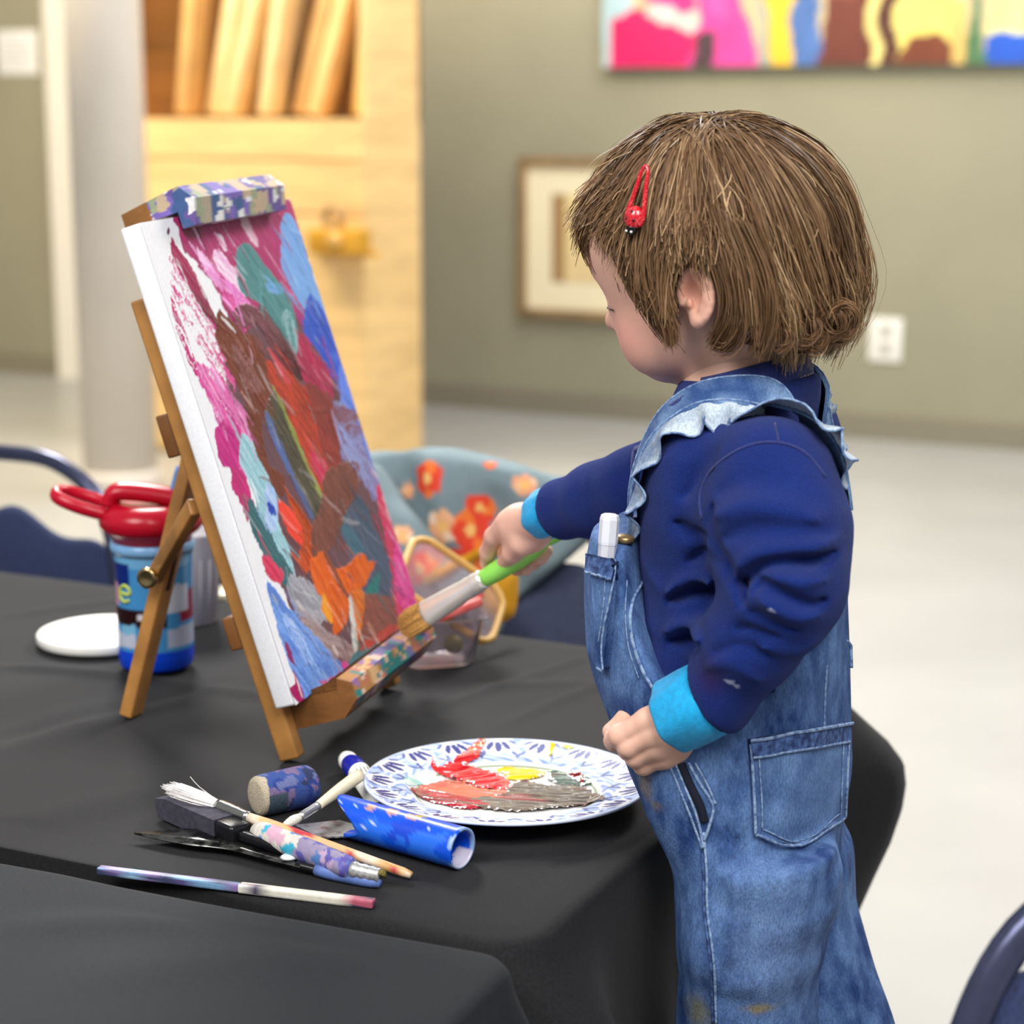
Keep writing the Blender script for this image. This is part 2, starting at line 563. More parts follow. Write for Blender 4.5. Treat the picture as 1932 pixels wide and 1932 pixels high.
# ------------------------------------------------------------------ tables and cloths
def cloth_table(name, label, tname, tlabel, th, corner, La, Lb, z, drop, rc, cone, seed, creases=(), mat_=None, legs=True, far_short=0.0, near_short=0.0):
    """corner: right-hand near (or far) anchor in world xy; th: rotation; table spans -La along e1, and b0..b1 along e2"""
    e1 = np.array([math.cos(th), -math.sin(th), 0])
    e2 = np.array([math.sin(th), math.cos(th), 0])
    A1 = np.dot(corner[:2], e1[:2])
    B0 = np.dot(corner[:2], e2[:2])
    A0, B1 = A1 - La, B0 + Lb
    if Lb < 0:
        B0, B1 = B1, B0
    W = lambda a, b, zz: e1[None] * a[:, None] + e2[None] * b[:, None] + UZ[None] * zz[:, None]
    # rounded-rectangle outline, counter-clockwise seen from above
    out = []
    nrm = []
    cor = []
    def arc(ca, cb, s):
        for t in np.linspace(0, math.pi / 2, 9):
            out.append((ca + rc * math.cos(s + t), cb + rc * math.sin(s + t)))
            nrm.append((math.cos(s + t), math.sin(s + t)))
            cor.append(1)
    def run(p, q, n, nn):
        for t in np.linspace(0, 1, n + 2)[1:-1]:
            out.append((p[0] + (q[0] - p[0]) * t, p[1] + (q[1] - p[1]) * t))
            nrm.append(nn)
            cor.append(0)
    arc(A1 - rc, B1 - rc, 0)
    run((A1 - rc, B1), (A0 + rc, B1), 150, (0, 1))
    arc(A0 + rc, B1 - rc, math.pi / 2)
    run((A0, B1 - rc), (A0, B0 + rc), 50, (-1, 0))
    arc(A0 + rc, B0 + rc, math.pi)
    run((A0 + rc, B0), (A1 - rc, B0), 150, (0, -1))
    arc(A1 - rc, B0 + rc, 1.5 * math.pi)
    run((A1, B0 + rc), (A1, B1 - rc), 90, (1, 0))
    out, nrm = np.array(out), np.array(nrm)
    n = len(out)
    seg = np.linalg.norm(np.roll(out, -1, 0) - out, axis=1)
    s = np.concatenate([[0], np.cumsum(seg)[:-1]])
    tot = seg.sum()
    cs = [s[i] for i in (4, 4 + 9 + 150, 4 + 18 + 200, 4 + 27 + 350)]
    wc = np.zeros(n)
    amp = np.zeros(n)
    for k, c0 in enumerate(cs):
        d = np.abs(s - c0)
        d = np.minimum(d, tot - d)
        g = np.exp(-(d / .075) ** 2)
        wc = np.maximum(wc, g)
        amp += g * cone[k]
    rr = np.random.default_rng(seed)
    ph = rr.random(4) * 6
    fold = np.sin(s * 2 * math.pi / .21 + ph[0] + 1.2 * np.sin(s * 3.1 + ph[1])) + .5 * np.sin(s * 2 * math.pi / .11 + ph[2])
    sm = lambda x, a, b: np.clip((x - a) / (b - a), 0, 1) ** 2 * (3 - 2 * np.clip((x - a) / (b - a), 0, 1))
    rings = [0, .002, .006, .012, .02, .03, .045, .065, .085, .105, .13, .16, .2, .25, .31, .38, .45]
    rings = [r for r in rings if r < drop] + [drop]
    V = []
    fil = .010
    fac = 1 - far_short * np.clip((nrm[:, 1] - .3) / .4, 0, 1) * np.clip((A1 - .22 - out[:, 0]) / .15, 0, 1)
    fac = fac - near_short * np.clip((-nrm[:, 1] - .3) / .4, 0, 1) * np.clip((A1 - .16 - out[:, 0]) / .10, 0, 1)
    for t in rings:
        o_ = fil * min(1, math.sqrt(max(0, 1 - (1 - min(t / fil, 1)) ** 2)))
        of = o_ - fil + .004 + amp * (sm(t, .0, .095) - .95 * sm(t, .10, .30)) + (.014 * fold * (1 - .6 * wc) * sm(t, .02, .35) + .012 * sm(t, .05, .4)) * fac ** 2
        p = out + nrm * of[:, None]
        V.append(W(p[:, 0], p[:, 1], z - t * fac))
    # inner top: concentric rings down to a grid is awkward; use a grid clipped inside and bridge
    na, nb = int(La / .008), int(abs(Lb) / .008)
    ga = np.linspace(A0 + rc, A1 - rc, na)
    gb = np.linspace(B0 + rc, B1 - rc, nb)
    def hgt(a, b):
        hh = .0010 * (fbm(np.c_[a * 9, b * 9, 0 * a + seed], 3) - .5)
        for (x0, y0, x1, y1, amp_, wd) in creases:
            pa, pb = at_z(x0, y0, z), at_z(x1, y1, z)
            a0, b0, a1, b1 = pa[:2] @ e1[:2], pa[:2] @ e2[:2], pb[:2] @ e1[:2], pb[:2] @ e2[:2]
            dx, dy = a1 - a0, b1 - b0
            Lc = math.hypot(dx, dy)
            u = ((a - a0) * dx + (b - b0) * dy) / Lc
            dd = ((a - a0) * dy - (b - b0) * dx) / Lc + .006 * np.sin(u * 14)
            hh = hh + 1.35 * amp_ * np.exp(-(dd / wd) ** 2) * sm(u, -.03, .05) * (1 - sm(u, Lc - .05, Lc + .03))
        edge = np.minimum(np.minimum(a - A0 - rc, A1 - rc - a), np.minimum(b - B0 - rc, B1 - rc - b))
        return hh * sm(edge, 0, .02)
    aa, bb = np.meshgrid(ga, gb, indexing='ij')
    aa, bb = aa.ravel(), bb.ravel()
    top = W(aa, bb, z + hgt(aa, bb))
    F = []
    base = len(rings) * n
    for i in range(len(rings) - 1):
        for k in range(n):
            k2 = (k + 1) % n
            F.append([i * n + k, (i + 1) * n + k, (i + 1) * n + k2, i * n + k2])
    for i in range(na - 1):
        for j in range(nb - 1):
            F.append([base + i * nb + j, base + (i + 1) * nb + j, base + (i + 1) * nb + j + 1, base + i * nb + j + 1])
    # strip between the grid border and the outline (fan by nearest border vertices)
    bord = [i * nb + nb - 1 for i in range(na - 1, -1, -1)] + [j for j in range(nb - 2, -1, -1)] + [i * nb for i in range(1, na)] + [(na - 1) * nb + j for j in range(1, nb - 1)]
    bp = np.c_[aa[bord], bb[bord]]
    cen = np.array([(A0 + A1) / 2, (B0 + B1) / 2])
    def par(p):   # perimeter parameter of a clamped box projection
        a_ = np.clip(p[:, 0], A0 + rc, A1 - rc)
        b_ = np.clip(p[:, 1], B0 + rc, B1 - rc)
        la, lb = A1 - A0 - 2 * rc, B1 - B0 - 2 * rc
        d = np.stack([np.abs(b_ - (B1 - rc)), np.abs(a_ - (A0 + rc)), np.abs(b_ - (B0 + rc)), np.abs(a_ - (A1 - rc))])
        k = d.argmin(0)
        return np.choose(k, [A1 - rc - a_, la + (B1 - rc - b_), la + lb + (a_ - A0 - rc), 2 * la + lb + (b_ - B0 - rc)])
    po, pb_ = par(out), par(bp)
    oo = sorted(range(n), key=lambda i: (po[i], i))
    # merge walk
    io = list(range(4, n)) + list(range(0, 4)) + [4]
    no = [po[i] for i in io]
    no[-1] = no[0] + 2 * (A1 - A0 - 2 * rc + B1 - B0 - 2 * rc)
    for k in range(1, len(no)):
        if no[k] < no[k - 1] - 1e-6:
            no[k] = no[k - 1]
    ib = list(range(len(bord))) + [0]
    nb_ = [pb_[i] for i in range(len(bord))] + [no[-1]]
    i = j = 0
    while i < len(io) - 1 or j < len(ib) - 1:
        if j >= len(ib) - 1 or (i < len(io) - 1 and no[i + 1] <= nb_[j + 1]):
            F.append([io[i], io[i + 1], base + bord[ib[j]]])
            i += 1
        else:
            F.append([io[i], base + bord[ib[j + 1]], base + bord[ib[j]]])
            j += 1
    V = np.concatenate(V + [top])
    cl = mk(name, (V, F), mat_, label=label, cat='tablecloth')
    # the folding table below
    t = thing(tname, tlabel, 'table', W(np.array([(A0 + A1) / 2]), np.array([(B0 + B1) / 2]), np.array([0.0]))[0])
    Mt = frame(W(np.array([(A0 + A1) / 2]), np.array([(B0 + B1) / 2]), np.array([z - .030]))[0], e1, e2, UZ)
    mk('tabletop', xf(box((A1 - A0 - .02, B1 - B0 - .02, .03), .006), Mt), M_tab, t)
    for sa in (-1, 1):
        for sb in (-1, 1):
            q = Mt @ np.array([sa * ((A1 - A0) / 2 - .25), sb * ((B1 - B0) / 2 - .12), -.015, 1])
            mk('leg', tube([q[:3], [q[0], q[1], 0.0]], .014, 12), M_steel, t)
    return cl

M_tab = mat('grey_table_plastic', (150, 150, 150), .6)
M_steel = mat('grey_steel', (120, 122, 126), .35, metal=.8, var=.05)
M_cloth = mat('black_tablecloth', (27, 27, 29), .82, var=.22, scale=420, bump=.25, bscale=1500, sheen=.04, spec=.25)
M_cloth2 = mat('black_teal_tablecloth', (27, 30, 34), .82, var=.22, scale=420, bump=.25, bscale=1500, sheen=.04, spec=.25)
far_c = at_z(1624, 1288, HT)
cor = ab(-.556, 1.160)
cre = [(0, 1258, 330, 1290, .004, .010), (330, 1290, 560, 1330, .003, .012), (0, 1400, 240, 1330, -.004, .014), (240, 1330, 420, 1290, -.003, .01),
       (700, 1390, 1130, 1225, .0022, .006), (950, 1370, 1200, 1270, .0022, .006), (0, 1420, 200, 1350, .003, .02),
       (0, 1560, 380, 1480, .0016, .03), (900, 1640, 1240, 1570, .002, .02), (560, 1320, 800, 1370, .002, .012), (0, 1165, 420, 1110, .002, .012),
       (860, 1300, 1130, 1290, .002, .012), (640, 1560, 1150, 1660, .0014, .03)]
cloth_main = cloth_table('tablecloth', 'black cloth on the table that carries the easel and plate', 'folding_table', 'folding table under the black cloth below the easel',
                         TH, cor, 1.75, .740, HT, .50, .035, (.072, .03, .03, .075), 3, cre, M_cloth, far_short=.58, near_short=.93)
corn = at_z(950, 1798, HT + .006) + np.array([.010, -.006, 0])
cloth_near = cloth_table('tablecloth', 'plain dark grey-teal cloth of the empty table pushed against the first', 'folding_table', 'folding table under the dark grey-teal cloth, pushed against the first',
                         math.radians(23.2), corn, 1.6, -.72, HT + .006, .45, .03, (.03, .03, .03, .03), 5,
                         [(0, 1750, 400, 1740, .002, .02), (100, 1850, 700, 1800, .0015, .03)], M_cloth2, far_short=.93)
# ------------------------------------------------------------------ easel and canvas
CYAW, CTILT, CROLL = math.radians(18.0), math.radians(17.35), math.radians(1.3)
CW, CH, CT = .3085, .4275, .019
_w = np.array([math.sin(CYAW), math.cos(CYAW), 0])
_n = np.array([math.cos(CYAW), -math.sin(CYAW), 0])
_u = -_n * math.sin(CTILT) + UZ * math.cos(CTILT)
CWV = _w * math.cos(CROLL) + _u * math.sin(CROLL)
CUV = _u * math.cos(CROLL) - _w * math.sin(CROLL)
CNV = np.cross(CWV, CUV)                                  # out of the painted face
CBL = at_y(557, 1331, 1.658)
def canvas_px(x, y):
    p = at_plane(x, y, CBL, CNV) - CBL
    return np.array([p @ CWV, p @ CUV])

M_wood = mat('beech_wood', (176, 124, 66), .42, var=.2, scale=9, stretch=(3, 3, 3), bump=.05, bscale=50, detail=8)
M_wood_d = mat('brown_stained_wood', (122, 78, 40), .45, var=.2, scale=14, bump=.05, bscale=60)
M_brass = mat('brass', (196, 172, 120), .22, metal=1.0, var=.05)
def leg_foot(s_):
    q = CBL + CWV * s_ - CNV * (CT + .011)
    return q - CUV * ((q[2] - HT - .004) / CUV[2])
footL = leg_foot(.022)
footR = leg_foot(.255)
footB = at_z(247, 1352, HT) + UZ * .002
easel = thing('tabletop_easel', 'beech wood tabletop easel holding the painted canvas on black cloth', 'easel', (footL + footR + footB) / 3)
ul = CUV
Ll = np.linalg.norm(at_plane(284, 560, footL, CNV) - footL)
for ft in (footL, footR):
    mk('leg', beam(ft, ft + ul * Ll, .019, .016, _n, .0025), M_wood, easel)
wl = unit(footR - footL)
nl = unit(np.cross(wl, ul))                # forward normal of the easel plane
mid = (footL + footR) / 2
for s_, hh in ((.30, .038), (.12, .03)):
    a = footL + ul * s_ - nl * .016 - wl * .006
    b = footR + ul * s_ - nl * .016 + wl * .006
    mk('crossbar', beam(a, b, hh, .012, ul, .002), M_wood_d, easel)
mast0 = mid + ul * .03 - nl * .003
mk('mast', beam(mast0, mid + ul * .50 - nl * .003, .028, .012, wl, .002), M_wood, easel)
# rear leg with its slot, brace and brass knob
hinge = mid + ul * .325 - nl * .03
rl_ = mk('rear_leg', beam(footB, hinge, .026, .013, wl, .002), M_wood, easel)
dl = unit(hinge - footB)
Lr_ = np.linalg.norm(hinge - footB)
side_n = unit(np.cross(dl, wl))
if side_n[0] > 0:
    side_n = -side_n
M_dark = mat('slot_shade_brown', (58, 30, 14), .7)
pk = footB + dl * (Lr_ * .465)
mk('slot', beam(footB + dl * (Lr_ * .40), footB + dl * (Lr_ * .60), .008, .0145, wl, .001), M_dark, rl_)  # solid dark strip, its colour standing in for the slot's shade
kn = pk - wl * .02
brace_end = footL + ul * .235 - nl * .02 + wl * .012
b0 = pk - wl * .018 - (brace_end - pk) * .04
br = mk('brace', beam(b0, brace_end - wl * .004, .016, .010, UZ, .002), M_wood, easel)
kx = unit(np.cross(-wl, UZ))
mk('knob', xf(lathe([(.0045, -.004), (.0045, .008), (.0085, .009), (.0098, .0115), (.0098, .015), (.0085, .0165), (.006, .0155), (0.0001, .0150)], 24), frame(b0 - wl * .004, kx, np.cross(-wl, kx), -wl)), M_brass, br)
mk('bolt', tube([pk - wl * .03, pk + wl * .02], .0025, 10), M_brass, br)

def stained(name, base, cols, seed, rough=.45):
    """colour callback: base with paint patches"""
    def fn(P):
        q = P * 30 + seed
        c = np.ones((len(P), 3)) * lin(base)
        for k, cl in enumerate(cols):
            m = fbm(q * (1 + .2 * k) + 31.7 * k, 3) > .56 + .015 * k
            c[m] = lin(cl)
        return c
    return fn
def dense(vf, n):
    """subdivide a mesh n times (simple) so it can carry painted patches"""
    import bmesh
    bm = bmesh.new()
    v, f = vf
    vs = [bm.verts.new(tuple(q)) for q in v]
    for q in f:
        bm.faces.new([vs[i] for i in q])
    bmesh.ops.triangulate(bm, faces=bm.faces[:])
    for _ in range(n):
        bmesh.ops.subdivide_edges(bm, edges=bm.edges[:], cuts=1, use_grid_fill=True)
    bm.verts.index_update()
    v = np.array([q.co[:] for q in bm.verts])
    f = [[q.index for q in p.verts] for p in bm.faces]
    bm.free()
    return v, f
M_paint = mat('paint_stained', (255, 255, 255), .42, attr=True, var=.12, scale=250, bump=.1, bscale=400)
# ledge: a block whose sloped lip is smeared with paint
pl0 = canvas_px(553, 1334)
led0 = CBL + CWV * (.034) + CUV * (-.002)
Lled = .205
def prism_along(profile, o, xa, ya, za, L):
    v, f = extrude_poly(profile, 0, L)
    return xf((v, f), frame(o, xa, ya, za))
prof = [(-.030, -.026), (.026, -.026), (.042, -.012), (.042, .004), (.030, .010), (.0275, 0.0), (-.030, 0.0)]
vf = dense(prism_along(prof, led0 - CNV * .002, CNV, CUV, CWV, Lled), 5)
pa = (vf[0] - led0)
lc = stained('ledge', (176, 124, 66), [(214, 170, 120), (104, 100, 150), (30, 130, 124), (224, 190, 170), (58, 62, 120), (196, 110, 90), (150, 110, 160)], 3)(vf[0])
bare = (pa @ CNV < .028) | (pa @ CWV < .003)
lc[bare] = lin((134, 88, 46)) * (.8 + .4 * fbm(vf[0][bare] * np.array([30, 30, 260]), 3))[:, None]
lc[pa @ CNV < -.02] = lin((150, 104, 58))
mk('ledge', vf, M_paint, easel, col=lc, smooth=False, label='wooden ledge smeared with dried paint')
# top clamp
top_mid = CBL + CUV * CH
prof = [(-.052, -.004), (-.052, .008), (.004, .030), (.014, .030), (.0165, .0), (.0165, -.012), (.004, -.014), (.002, .002), (-.03, .002)]
prof = [(-.050, .003), (.0032, .003), (.0032, -.012), (.016, -.012), (.022, .010), (.010, .024), (-.050, .016)]
ca = canvas_px(330, 404)[0]
cb = canvas_px(506, 385)[0]
vf = dense(prism_along(prof, top_mid + CWV * ca + CUV * .0005, CNV, CUV, CWV, cb - ca), 5)
pa = vf[0] - top_mid
lc = stained('clamp', (104, 84, 150), [(172, 158, 138), (120, 100, 176), (66, 92, 140), (190, 168, 140), (226, 226, 224), (150, 160, 130)], 9)(vf[0])
bare = pa @ CNV < -.022
lc[bare] = lin((140, 94, 50)) * (.8 + .4 * fbm(vf[0][bare] * 120, 3))[:, None]
mk('top_clamp', vf, M_paint, easel, col=lc, smooth=False, label='top clamp block smeared with purple paint')

canvas = thing('canvas', 'stretched canvas with a thick abstract painting in magenta, blue and orange on the easel', 'painting', CBL)
M_can = mat('white_canvas', (236, 237, 240), .75, var=.04, scale=500, bump=.2, bscale=1800)
mk('stretcher_sides', xf(box((CW, CH, CT), .0025), frame(CBL + CWV * CW / 2 + CUV * CH / 2 - CNV * (CT / 2 + .0005), CWV, CUV, CNV)), M_can, canvas)

# the painting: strokes traced from the photo, laid over each other with bristle streaks and relief
NU, NV = 330, 385
P, F = grid(NU, NV, lambda u, v: np.stack([u * CW, v * CH, 0 * u], 1))
XY = P[:, :2] * 1000.0                                     # millimetres on the canvas
pc = np.ones((len(P), 3)) * lin((240, 240, 242))
ph = np.zeros(len(P))
na = fbm(np.c_[XY * .09, 0 * XY[:, :1]], 3) - .5
nb_ = fbm(np.c_[XY * .09 + 40, 0 * XY[:, :1]], 3) - .5
nf = fbm(np.c_[XY * .45, 0 * XY[:, :1]], 2) - .5
def inside(poly, q):
    r = np.zeros(len(q), bool)
    n = len(poly)
    for i in range(n):
        x0, y0 = poly[i]
        x1, y1 = poly[(i + 1) % n]
        c = ((y0 > q[:, 1]) != (y1 > q[:, 1])) & (q[:, 0] < (x1 - x0) * (q[:, 1] - y0) / (y1 - y0 + 1e-12) + x0)
        r ^= c
    return r
def stroke(px, col, col2=None, ang=None, cover=1.0, rag=5.0, relief=.25, mixw=.6, col_end=None):
    global pc, ph
    pts = np.array([canvas_px(*q) for q in px]) * 1000
    pts = spline(pts, max(40, 6 * len(pts)), closed=True)
    lo, hi = pts.min(0) - 12, pts.max(0) + 12
    k = np.where((XY > lo).all(1) & (XY < hi).all(1))[0]
    if not len(k):
        return
    q = XY[k] + np.c_[na[k], nb_[k]] * rag * 2 + nf[k][:, None] * rag * .7
    m = inside(pts, q)
    if ang is None:                                        # along the principal axis of the patch
        d = pts - pts.mean(0)
        ev, V = np.linalg.eigh(d.T @ d)
        ax = V[:, 1]
    else:
        ax = np.array([math.cos(math.radians(ang)), math.sin(math.radians(ang))])
    al = q @ ax
    ac = q @ np.array([-ax[1], ax[0]])
    st = fbm(np.c_[al * .035, ac * .55, np.full(len(q), pts[0, 0])], 3)
    if cover < 1:
        m &= (st * .75 + .25 * (nf[k] + .5)) < cover
    c1 = lin(col)
    c2 = lin(col2) if col2 is not None else c1 * .72
    w = np.clip((st - .35) / .35, 0, 1) * mixw
    cc = c1 * (1 - w[:, None]) + c2 * w[:, None]
    if col_end is not None:
        t = (al - al[m].min()) / max(1e-6, np.ptp(al[m])) if m.any() else al * 0
        if ax[1] > 0:
            t = 1 - t
        t = np.clip((t - .45) / .5, 0, 1)[:, None]
        cc = cc * (1 - t) + lin(col_end) * t
    kk = k[m]
    pc[kk] = cc[m]
    ph[kk] = ph[kk] * .4 + relief * (.5 + .9 * (st[m] - .5) * 2)
MAG, PNK, WHT = (178, 56, 112), (226, 120, 190), (240, 236, 242)
stroke([(470, 560), (560, 560), (650, 700), (750, 960), (800, 1130), (640, 1272), (560, 1170), (515, 1060), (470, 900), (445, 800), (415, 640), (430, 590)], (112, 70, 74), (84, 76, 90), relief=.1, rag=3)
stroke([(343, 400), (542, 376), (578, 470), (604, 600), (582, 645), (560, 600), (500, 562), (470, 620), (440, 605), (405, 545), (378, 507), (345, 472), (338, 433)], MAG, (158, 40, 92), ang=-55)
stroke([(344, 402), (372, 405), (378, 440), (365, 452), (345, 440)], (128, 44, 74), (170, 80, 110), ang=-60)
stroke([(402, 470), (420, 478), (446, 520), (462, 560), (442, 548), (410, 505)], (244, 226, 240), PNK, ang=-40, rag=3)
stroke([(445, 398), (460, 404), (480, 440), (488, 468), (470, 452), (455, 425)], (238, 206, 220), (200, 90, 140), ang=-55, rag=4)
stroke([(403, 438), (415, 443), (430, 470), (420, 472)], WHT, PNK, ang=-50, rag=3)
stroke([(372, 470), (392, 485), (408, 505), (420, 540), (405, 532), (380, 500)], (236, 160, 216), WHT, ang=-50, rag=4)
stroke([(392, 508), (440, 540), (472, 572), (455, 575), (420, 550), (395, 525)], (224, 110, 190), (240, 190, 225), ang=-40, rag=4)
stroke([(420, 548), (450, 570), (442, 590), (425, 575)], (206, 66, 140), PNK, rag=4)
stroke([(330, 470), (402, 600), (425, 640), (446, 735), (440, 760), (400, 700), (370, 640), (345, 600), (322, 540)], (208, 66, 134), (236, 180, 210), ang=-62, cover=.52, rag=6)
stroke([(322, 448), (336, 470), (362, 505), (402, 590), (416, 617), (408, 622), (385, 592), (345, 522), (324, 482)], (168, 44, 92), (120, 36, 62), ang=-58, rag=2.5, relief=.5, col_end=(104, 42, 52))
stroke([(322, 560), (345, 620), (375, 690), (400, 740), (388, 735), (356, 680), (330, 620)], (190, 30, 110), (214, 90, 150), ang=-62, cover=.6, rag=5)
stroke([(370, 692), (396, 698), (442, 748), (472, 800), (474, 885), (457, 930), (440, 912), (430, 870), (415, 862), (410, 800), (395, 760)], (212, 70, 150), (240, 190, 226), ang=-70, rag=5, cover=.72)
stroke([(408, 808), (440, 790), (462, 850), (450, 885), (424, 882), (412, 860)], (186, 24, 118), (214, 70, 150), ang=-75, rag=4)
stroke([(436, 880), (464, 900), (474, 935), (466, 975), (446, 932), (438, 918)], (200, 40, 120), (150, 40, 84), ang=-70, rag=4)
stroke([(455, 935), (470, 940), (480, 975), (468, 985), (458, 960)], (140, 50, 84), (220, 120, 150), rag=4)
stroke([(448, 467), (470, 460), (497, 498), (528, 535), (552, 580), (562, 655), (555, 668), (521, 612), (494, 575), (456, 552), (445, 505)], (84, 142, 142), (70, 120, 122), ang=-58, rag=3, relief=.3, mixw=.8)
stroke([(500, 532), (520, 534), (536, 552), (520, 556), (503, 548)], (116, 166, 218), (84, 142, 160), rag=3)
stroke([(530, 600), (550, 590), (562, 650), (552, 660)], (150, 186, 190), (84, 142, 142), rag=3, cover=.5)
stroke([(532, 414), (554, 412), (588, 511), (614, 594), (604, 602), (579, 566), (572, 582), (545, 534), (530, 491)], (126, 172, 228), (108, 150, 210), ang=-68, rag=2.5)
stroke([(584, 557), (608, 586), (634, 645), (682, 774), (654, 752), (627, 715), (600, 664), (570, 617)], (58, 94, 202), (40, 66, 160), ang=-66, rag=4)
stroke([(640, 690), (660, 722), (690, 800), (727, 905), (746, 962), (730, 967), (705, 900), (675, 830), (645, 770)], (112, 142, 228), (86, 112, 214), ang=-68, rag=3)
stroke([(563, 625), (596, 666), (622, 700), (626, 750), (603, 746), (576, 722), (560, 696)], (174, 40, 82), (140, 36, 66), ang=-60, rag=4)
stroke([(625, 755), (662, 778), (692, 850), (714, 920), (702, 942), (670, 882), (640, 852), (628, 800)], (146, 156, 206), (120, 90, 130), ang=-62, rag=6, mixw=.9)
stroke([(632, 770), (700, 790), (705, 820), (650, 815)], (126, 74, 84), (150, 140, 180), ang=0, rag=6, cover=.6)
stroke([(415, 586), (453, 621), (480, 638), (507, 689), (520, 730), (496, 781), (496, 832), (509, 880), (537, 901), (530, 938), (507, 902), (473, 828), (460, 757), (432, 696), (408, 641), (406, 612)], (104, 52, 34), (140, 70, 52), ang=-62, rag=4, relief=.4)
stroke([(440, 650), (470, 680), (490, 740), (470, 740), (445, 690)], (118, 70, 60), (180, 130, 130), ang=-60, rag=6, cover=.62)
stroke([(500, 682), (542, 694), (566, 722), (612, 764), (629, 815), (643, 882), (620, 896), (603, 923), (572, 853), (538, 798), (516, 737)], (198, 64, 40), (128, 50, 36), ang=-62, rag=4, mixw=.9)
stroke([(576, 722), (622, 747), (634, 800), (642, 872), (622, 882), (600, 822), (585, 772)], (122, 50, 46), (170, 60, 50), ang=-64, rag=5)
stroke([(585, 850), (610, 870), (622, 905), (605, 912), (590, 885)], (214, 58, 96), (180, 50, 70), rag=5)
stroke([(437, 592), (446, 578), (465, 573), (487, 585), (512, 610), (542, 650), (562, 690), (570, 717), (555, 707), (535, 692), (513, 660), (498, 630), (480, 612), (460, 617), (444, 606)], (132, 80, 88), (84, 46, 50), ang=-48, rag=2, relief=.8, col_end=(74, 34, 34))
stroke([(505, 660), (516, 665), (548, 720), (538, 722)], (196, 62, 80), (200, 90, 70), rag=3)
stroke([(451, 835), (457, 815), (473, 832), (489, 867), (509, 908), (523, 955), (523, 984), (544, 1032), (557, 1088), (542, 1075), (519, 1032), (495, 981), (468, 905), (452, 875)], (136, 190, 200), (196, 222, 230), ang=-64, rag=2.5, relief=.5, mixw=.8)
stroke([(470, 940), (499, 984), (530, 1045), (561, 1100), (571, 1130), (542, 1112), (505, 1059), (485, 1025), (471, 984)], (52, 98, 104), (70, 120, 124), ang=-60, rag=3)
stroke([(504, 909), (518, 933), (523, 974), (516, 1011), (505, 1000), (500, 950)], (184, 208, 240), (120, 160, 220), ang=-70, rag=4)
stroke([(502, 945), (514, 955), (520, 972), (508, 968)], (28, 58, 166), (60, 100, 200), rag=2)
stroke([(496, 1047), (533, 1080), (530, 1105), (505, 1085)], (208, 44, 86), (220, 100, 130), rag=4)
stroke([(514, 736), (530, 757), (561, 832), (605, 931), (605, 972), (583, 972), (550, 901), (512, 826), (499, 785)], (90, 84, 66), (62, 58, 48), ang=-64, rag=1.5, relief=.9)
stroke([(500, 787), (506, 785), (556, 900), (590, 972), (583, 974), (548, 901), (511, 827)], (92, 112, 166), (90, 96, 110), ang=-64, rag=1.5, relief=.9)
stroke([(514, 736), (520, 740), (560, 828), (605, 928), (603, 938), (552, 828)], (156, 164, 84), (120, 120, 70), ang=-64, rag=1.5, relief=.9)
stroke([(523, 948), (542, 955), (564, 991), (571, 1034), (549, 1013), (530, 975)], (240, 72, 52), (220, 60, 40), ang=-60, rag=3, relief=.7)
stroke([(535, 914), (562, 955), (588, 991), (595, 1027), (578, 1082), (560, 1061), (570, 1013), (552, 965)], (208, 82, 30), (120, 50, 26), ang=-62, rag=3, relief=.7, mixw=.8)
stroke([(641, 974), (678, 938), (708, 998), (735, 1059), (745, 1129), (712, 1157), (685, 1129), (654, 1041)], (72, 92, 112), (90, 80, 100), ang=-64, rag=5)
stroke([(640, 985), (660, 985), (690, 1050), (670, 1055)], (66, 104, 124), (80, 110, 120), rag=4)
stroke([(668, 869), (677, 909), (660, 950), (629, 1025), (593, 1061), (584, 1011), (605, 950), (611, 895)], (130, 78, 64), (92, 54, 44), ang=62, rag=2.5, relief=.8)
stroke([(540, 1102), (576, 1091), (605, 1127), (612, 1170), (576, 1177)], (146, 146, 154), (196, 196, 204), ang=-40, rag=5)
stroke([(583, 1057), (610, 1043), (639, 1073), (680, 1043), (694, 1059), (708, 1066), (680, 1109), (660, 1116), (656, 1164), (632, 1201), (620, 1150), (593, 1109)], (232, 108, 32), (196, 76, 26), ang=-75, rag=3, relief=1.0, mixw=.8)
stroke([(610, 1050), (622, 1050), (650, 1110), (660, 1130), (645, 1120)], (120, 62, 44), (170, 80, 40), ang=-60, rag=2.5)
stroke([(610, 1119), (626, 1162), (622, 1175), (606, 1150)], (238, 164, 44), (232, 120, 30), rag=2)
stroke([(690, 1116), (712, 1081), (716, 1090), (704, 1147), (690, 1140)], (44, 124, 120), (40, 100, 100), rag=2)
stroke([(569, 1160), (626, 1196), (673, 1228), (641, 1246), (601, 1218), (574, 1189)], (166, 146, 146), (120, 90, 86), ang=-30, rag=4)
stroke([(678, 1125), (745, 1127), (752, 1181), (712, 1208), (678, 1232), (665, 1200)], (142, 82, 70), (110, 70, 66), ang=-20, rag=5)
stroke([(659, 1120), (687, 1119), (680, 1189), (671, 1214), (662, 1180)], (226, 122, 42), (180, 90, 40), ang=-80, rag=3, relief=.8)
stroke([(657, 1132), (663, 1134), (674, 1224), (666, 1222)], (222, 226, 220), (180, 170, 160), ang=-82, rag=1.5)
stroke([(683, 1217), (755, 1172), (769, 1180), (700, 1222)], (196, 72, 62), (120, 50, 50), ang=30, rag=3)
stroke([(665, 1236), (714, 1218), (690, 1252), (655, 1265)], (58, 120, 124), (70, 80, 110), rag=3)
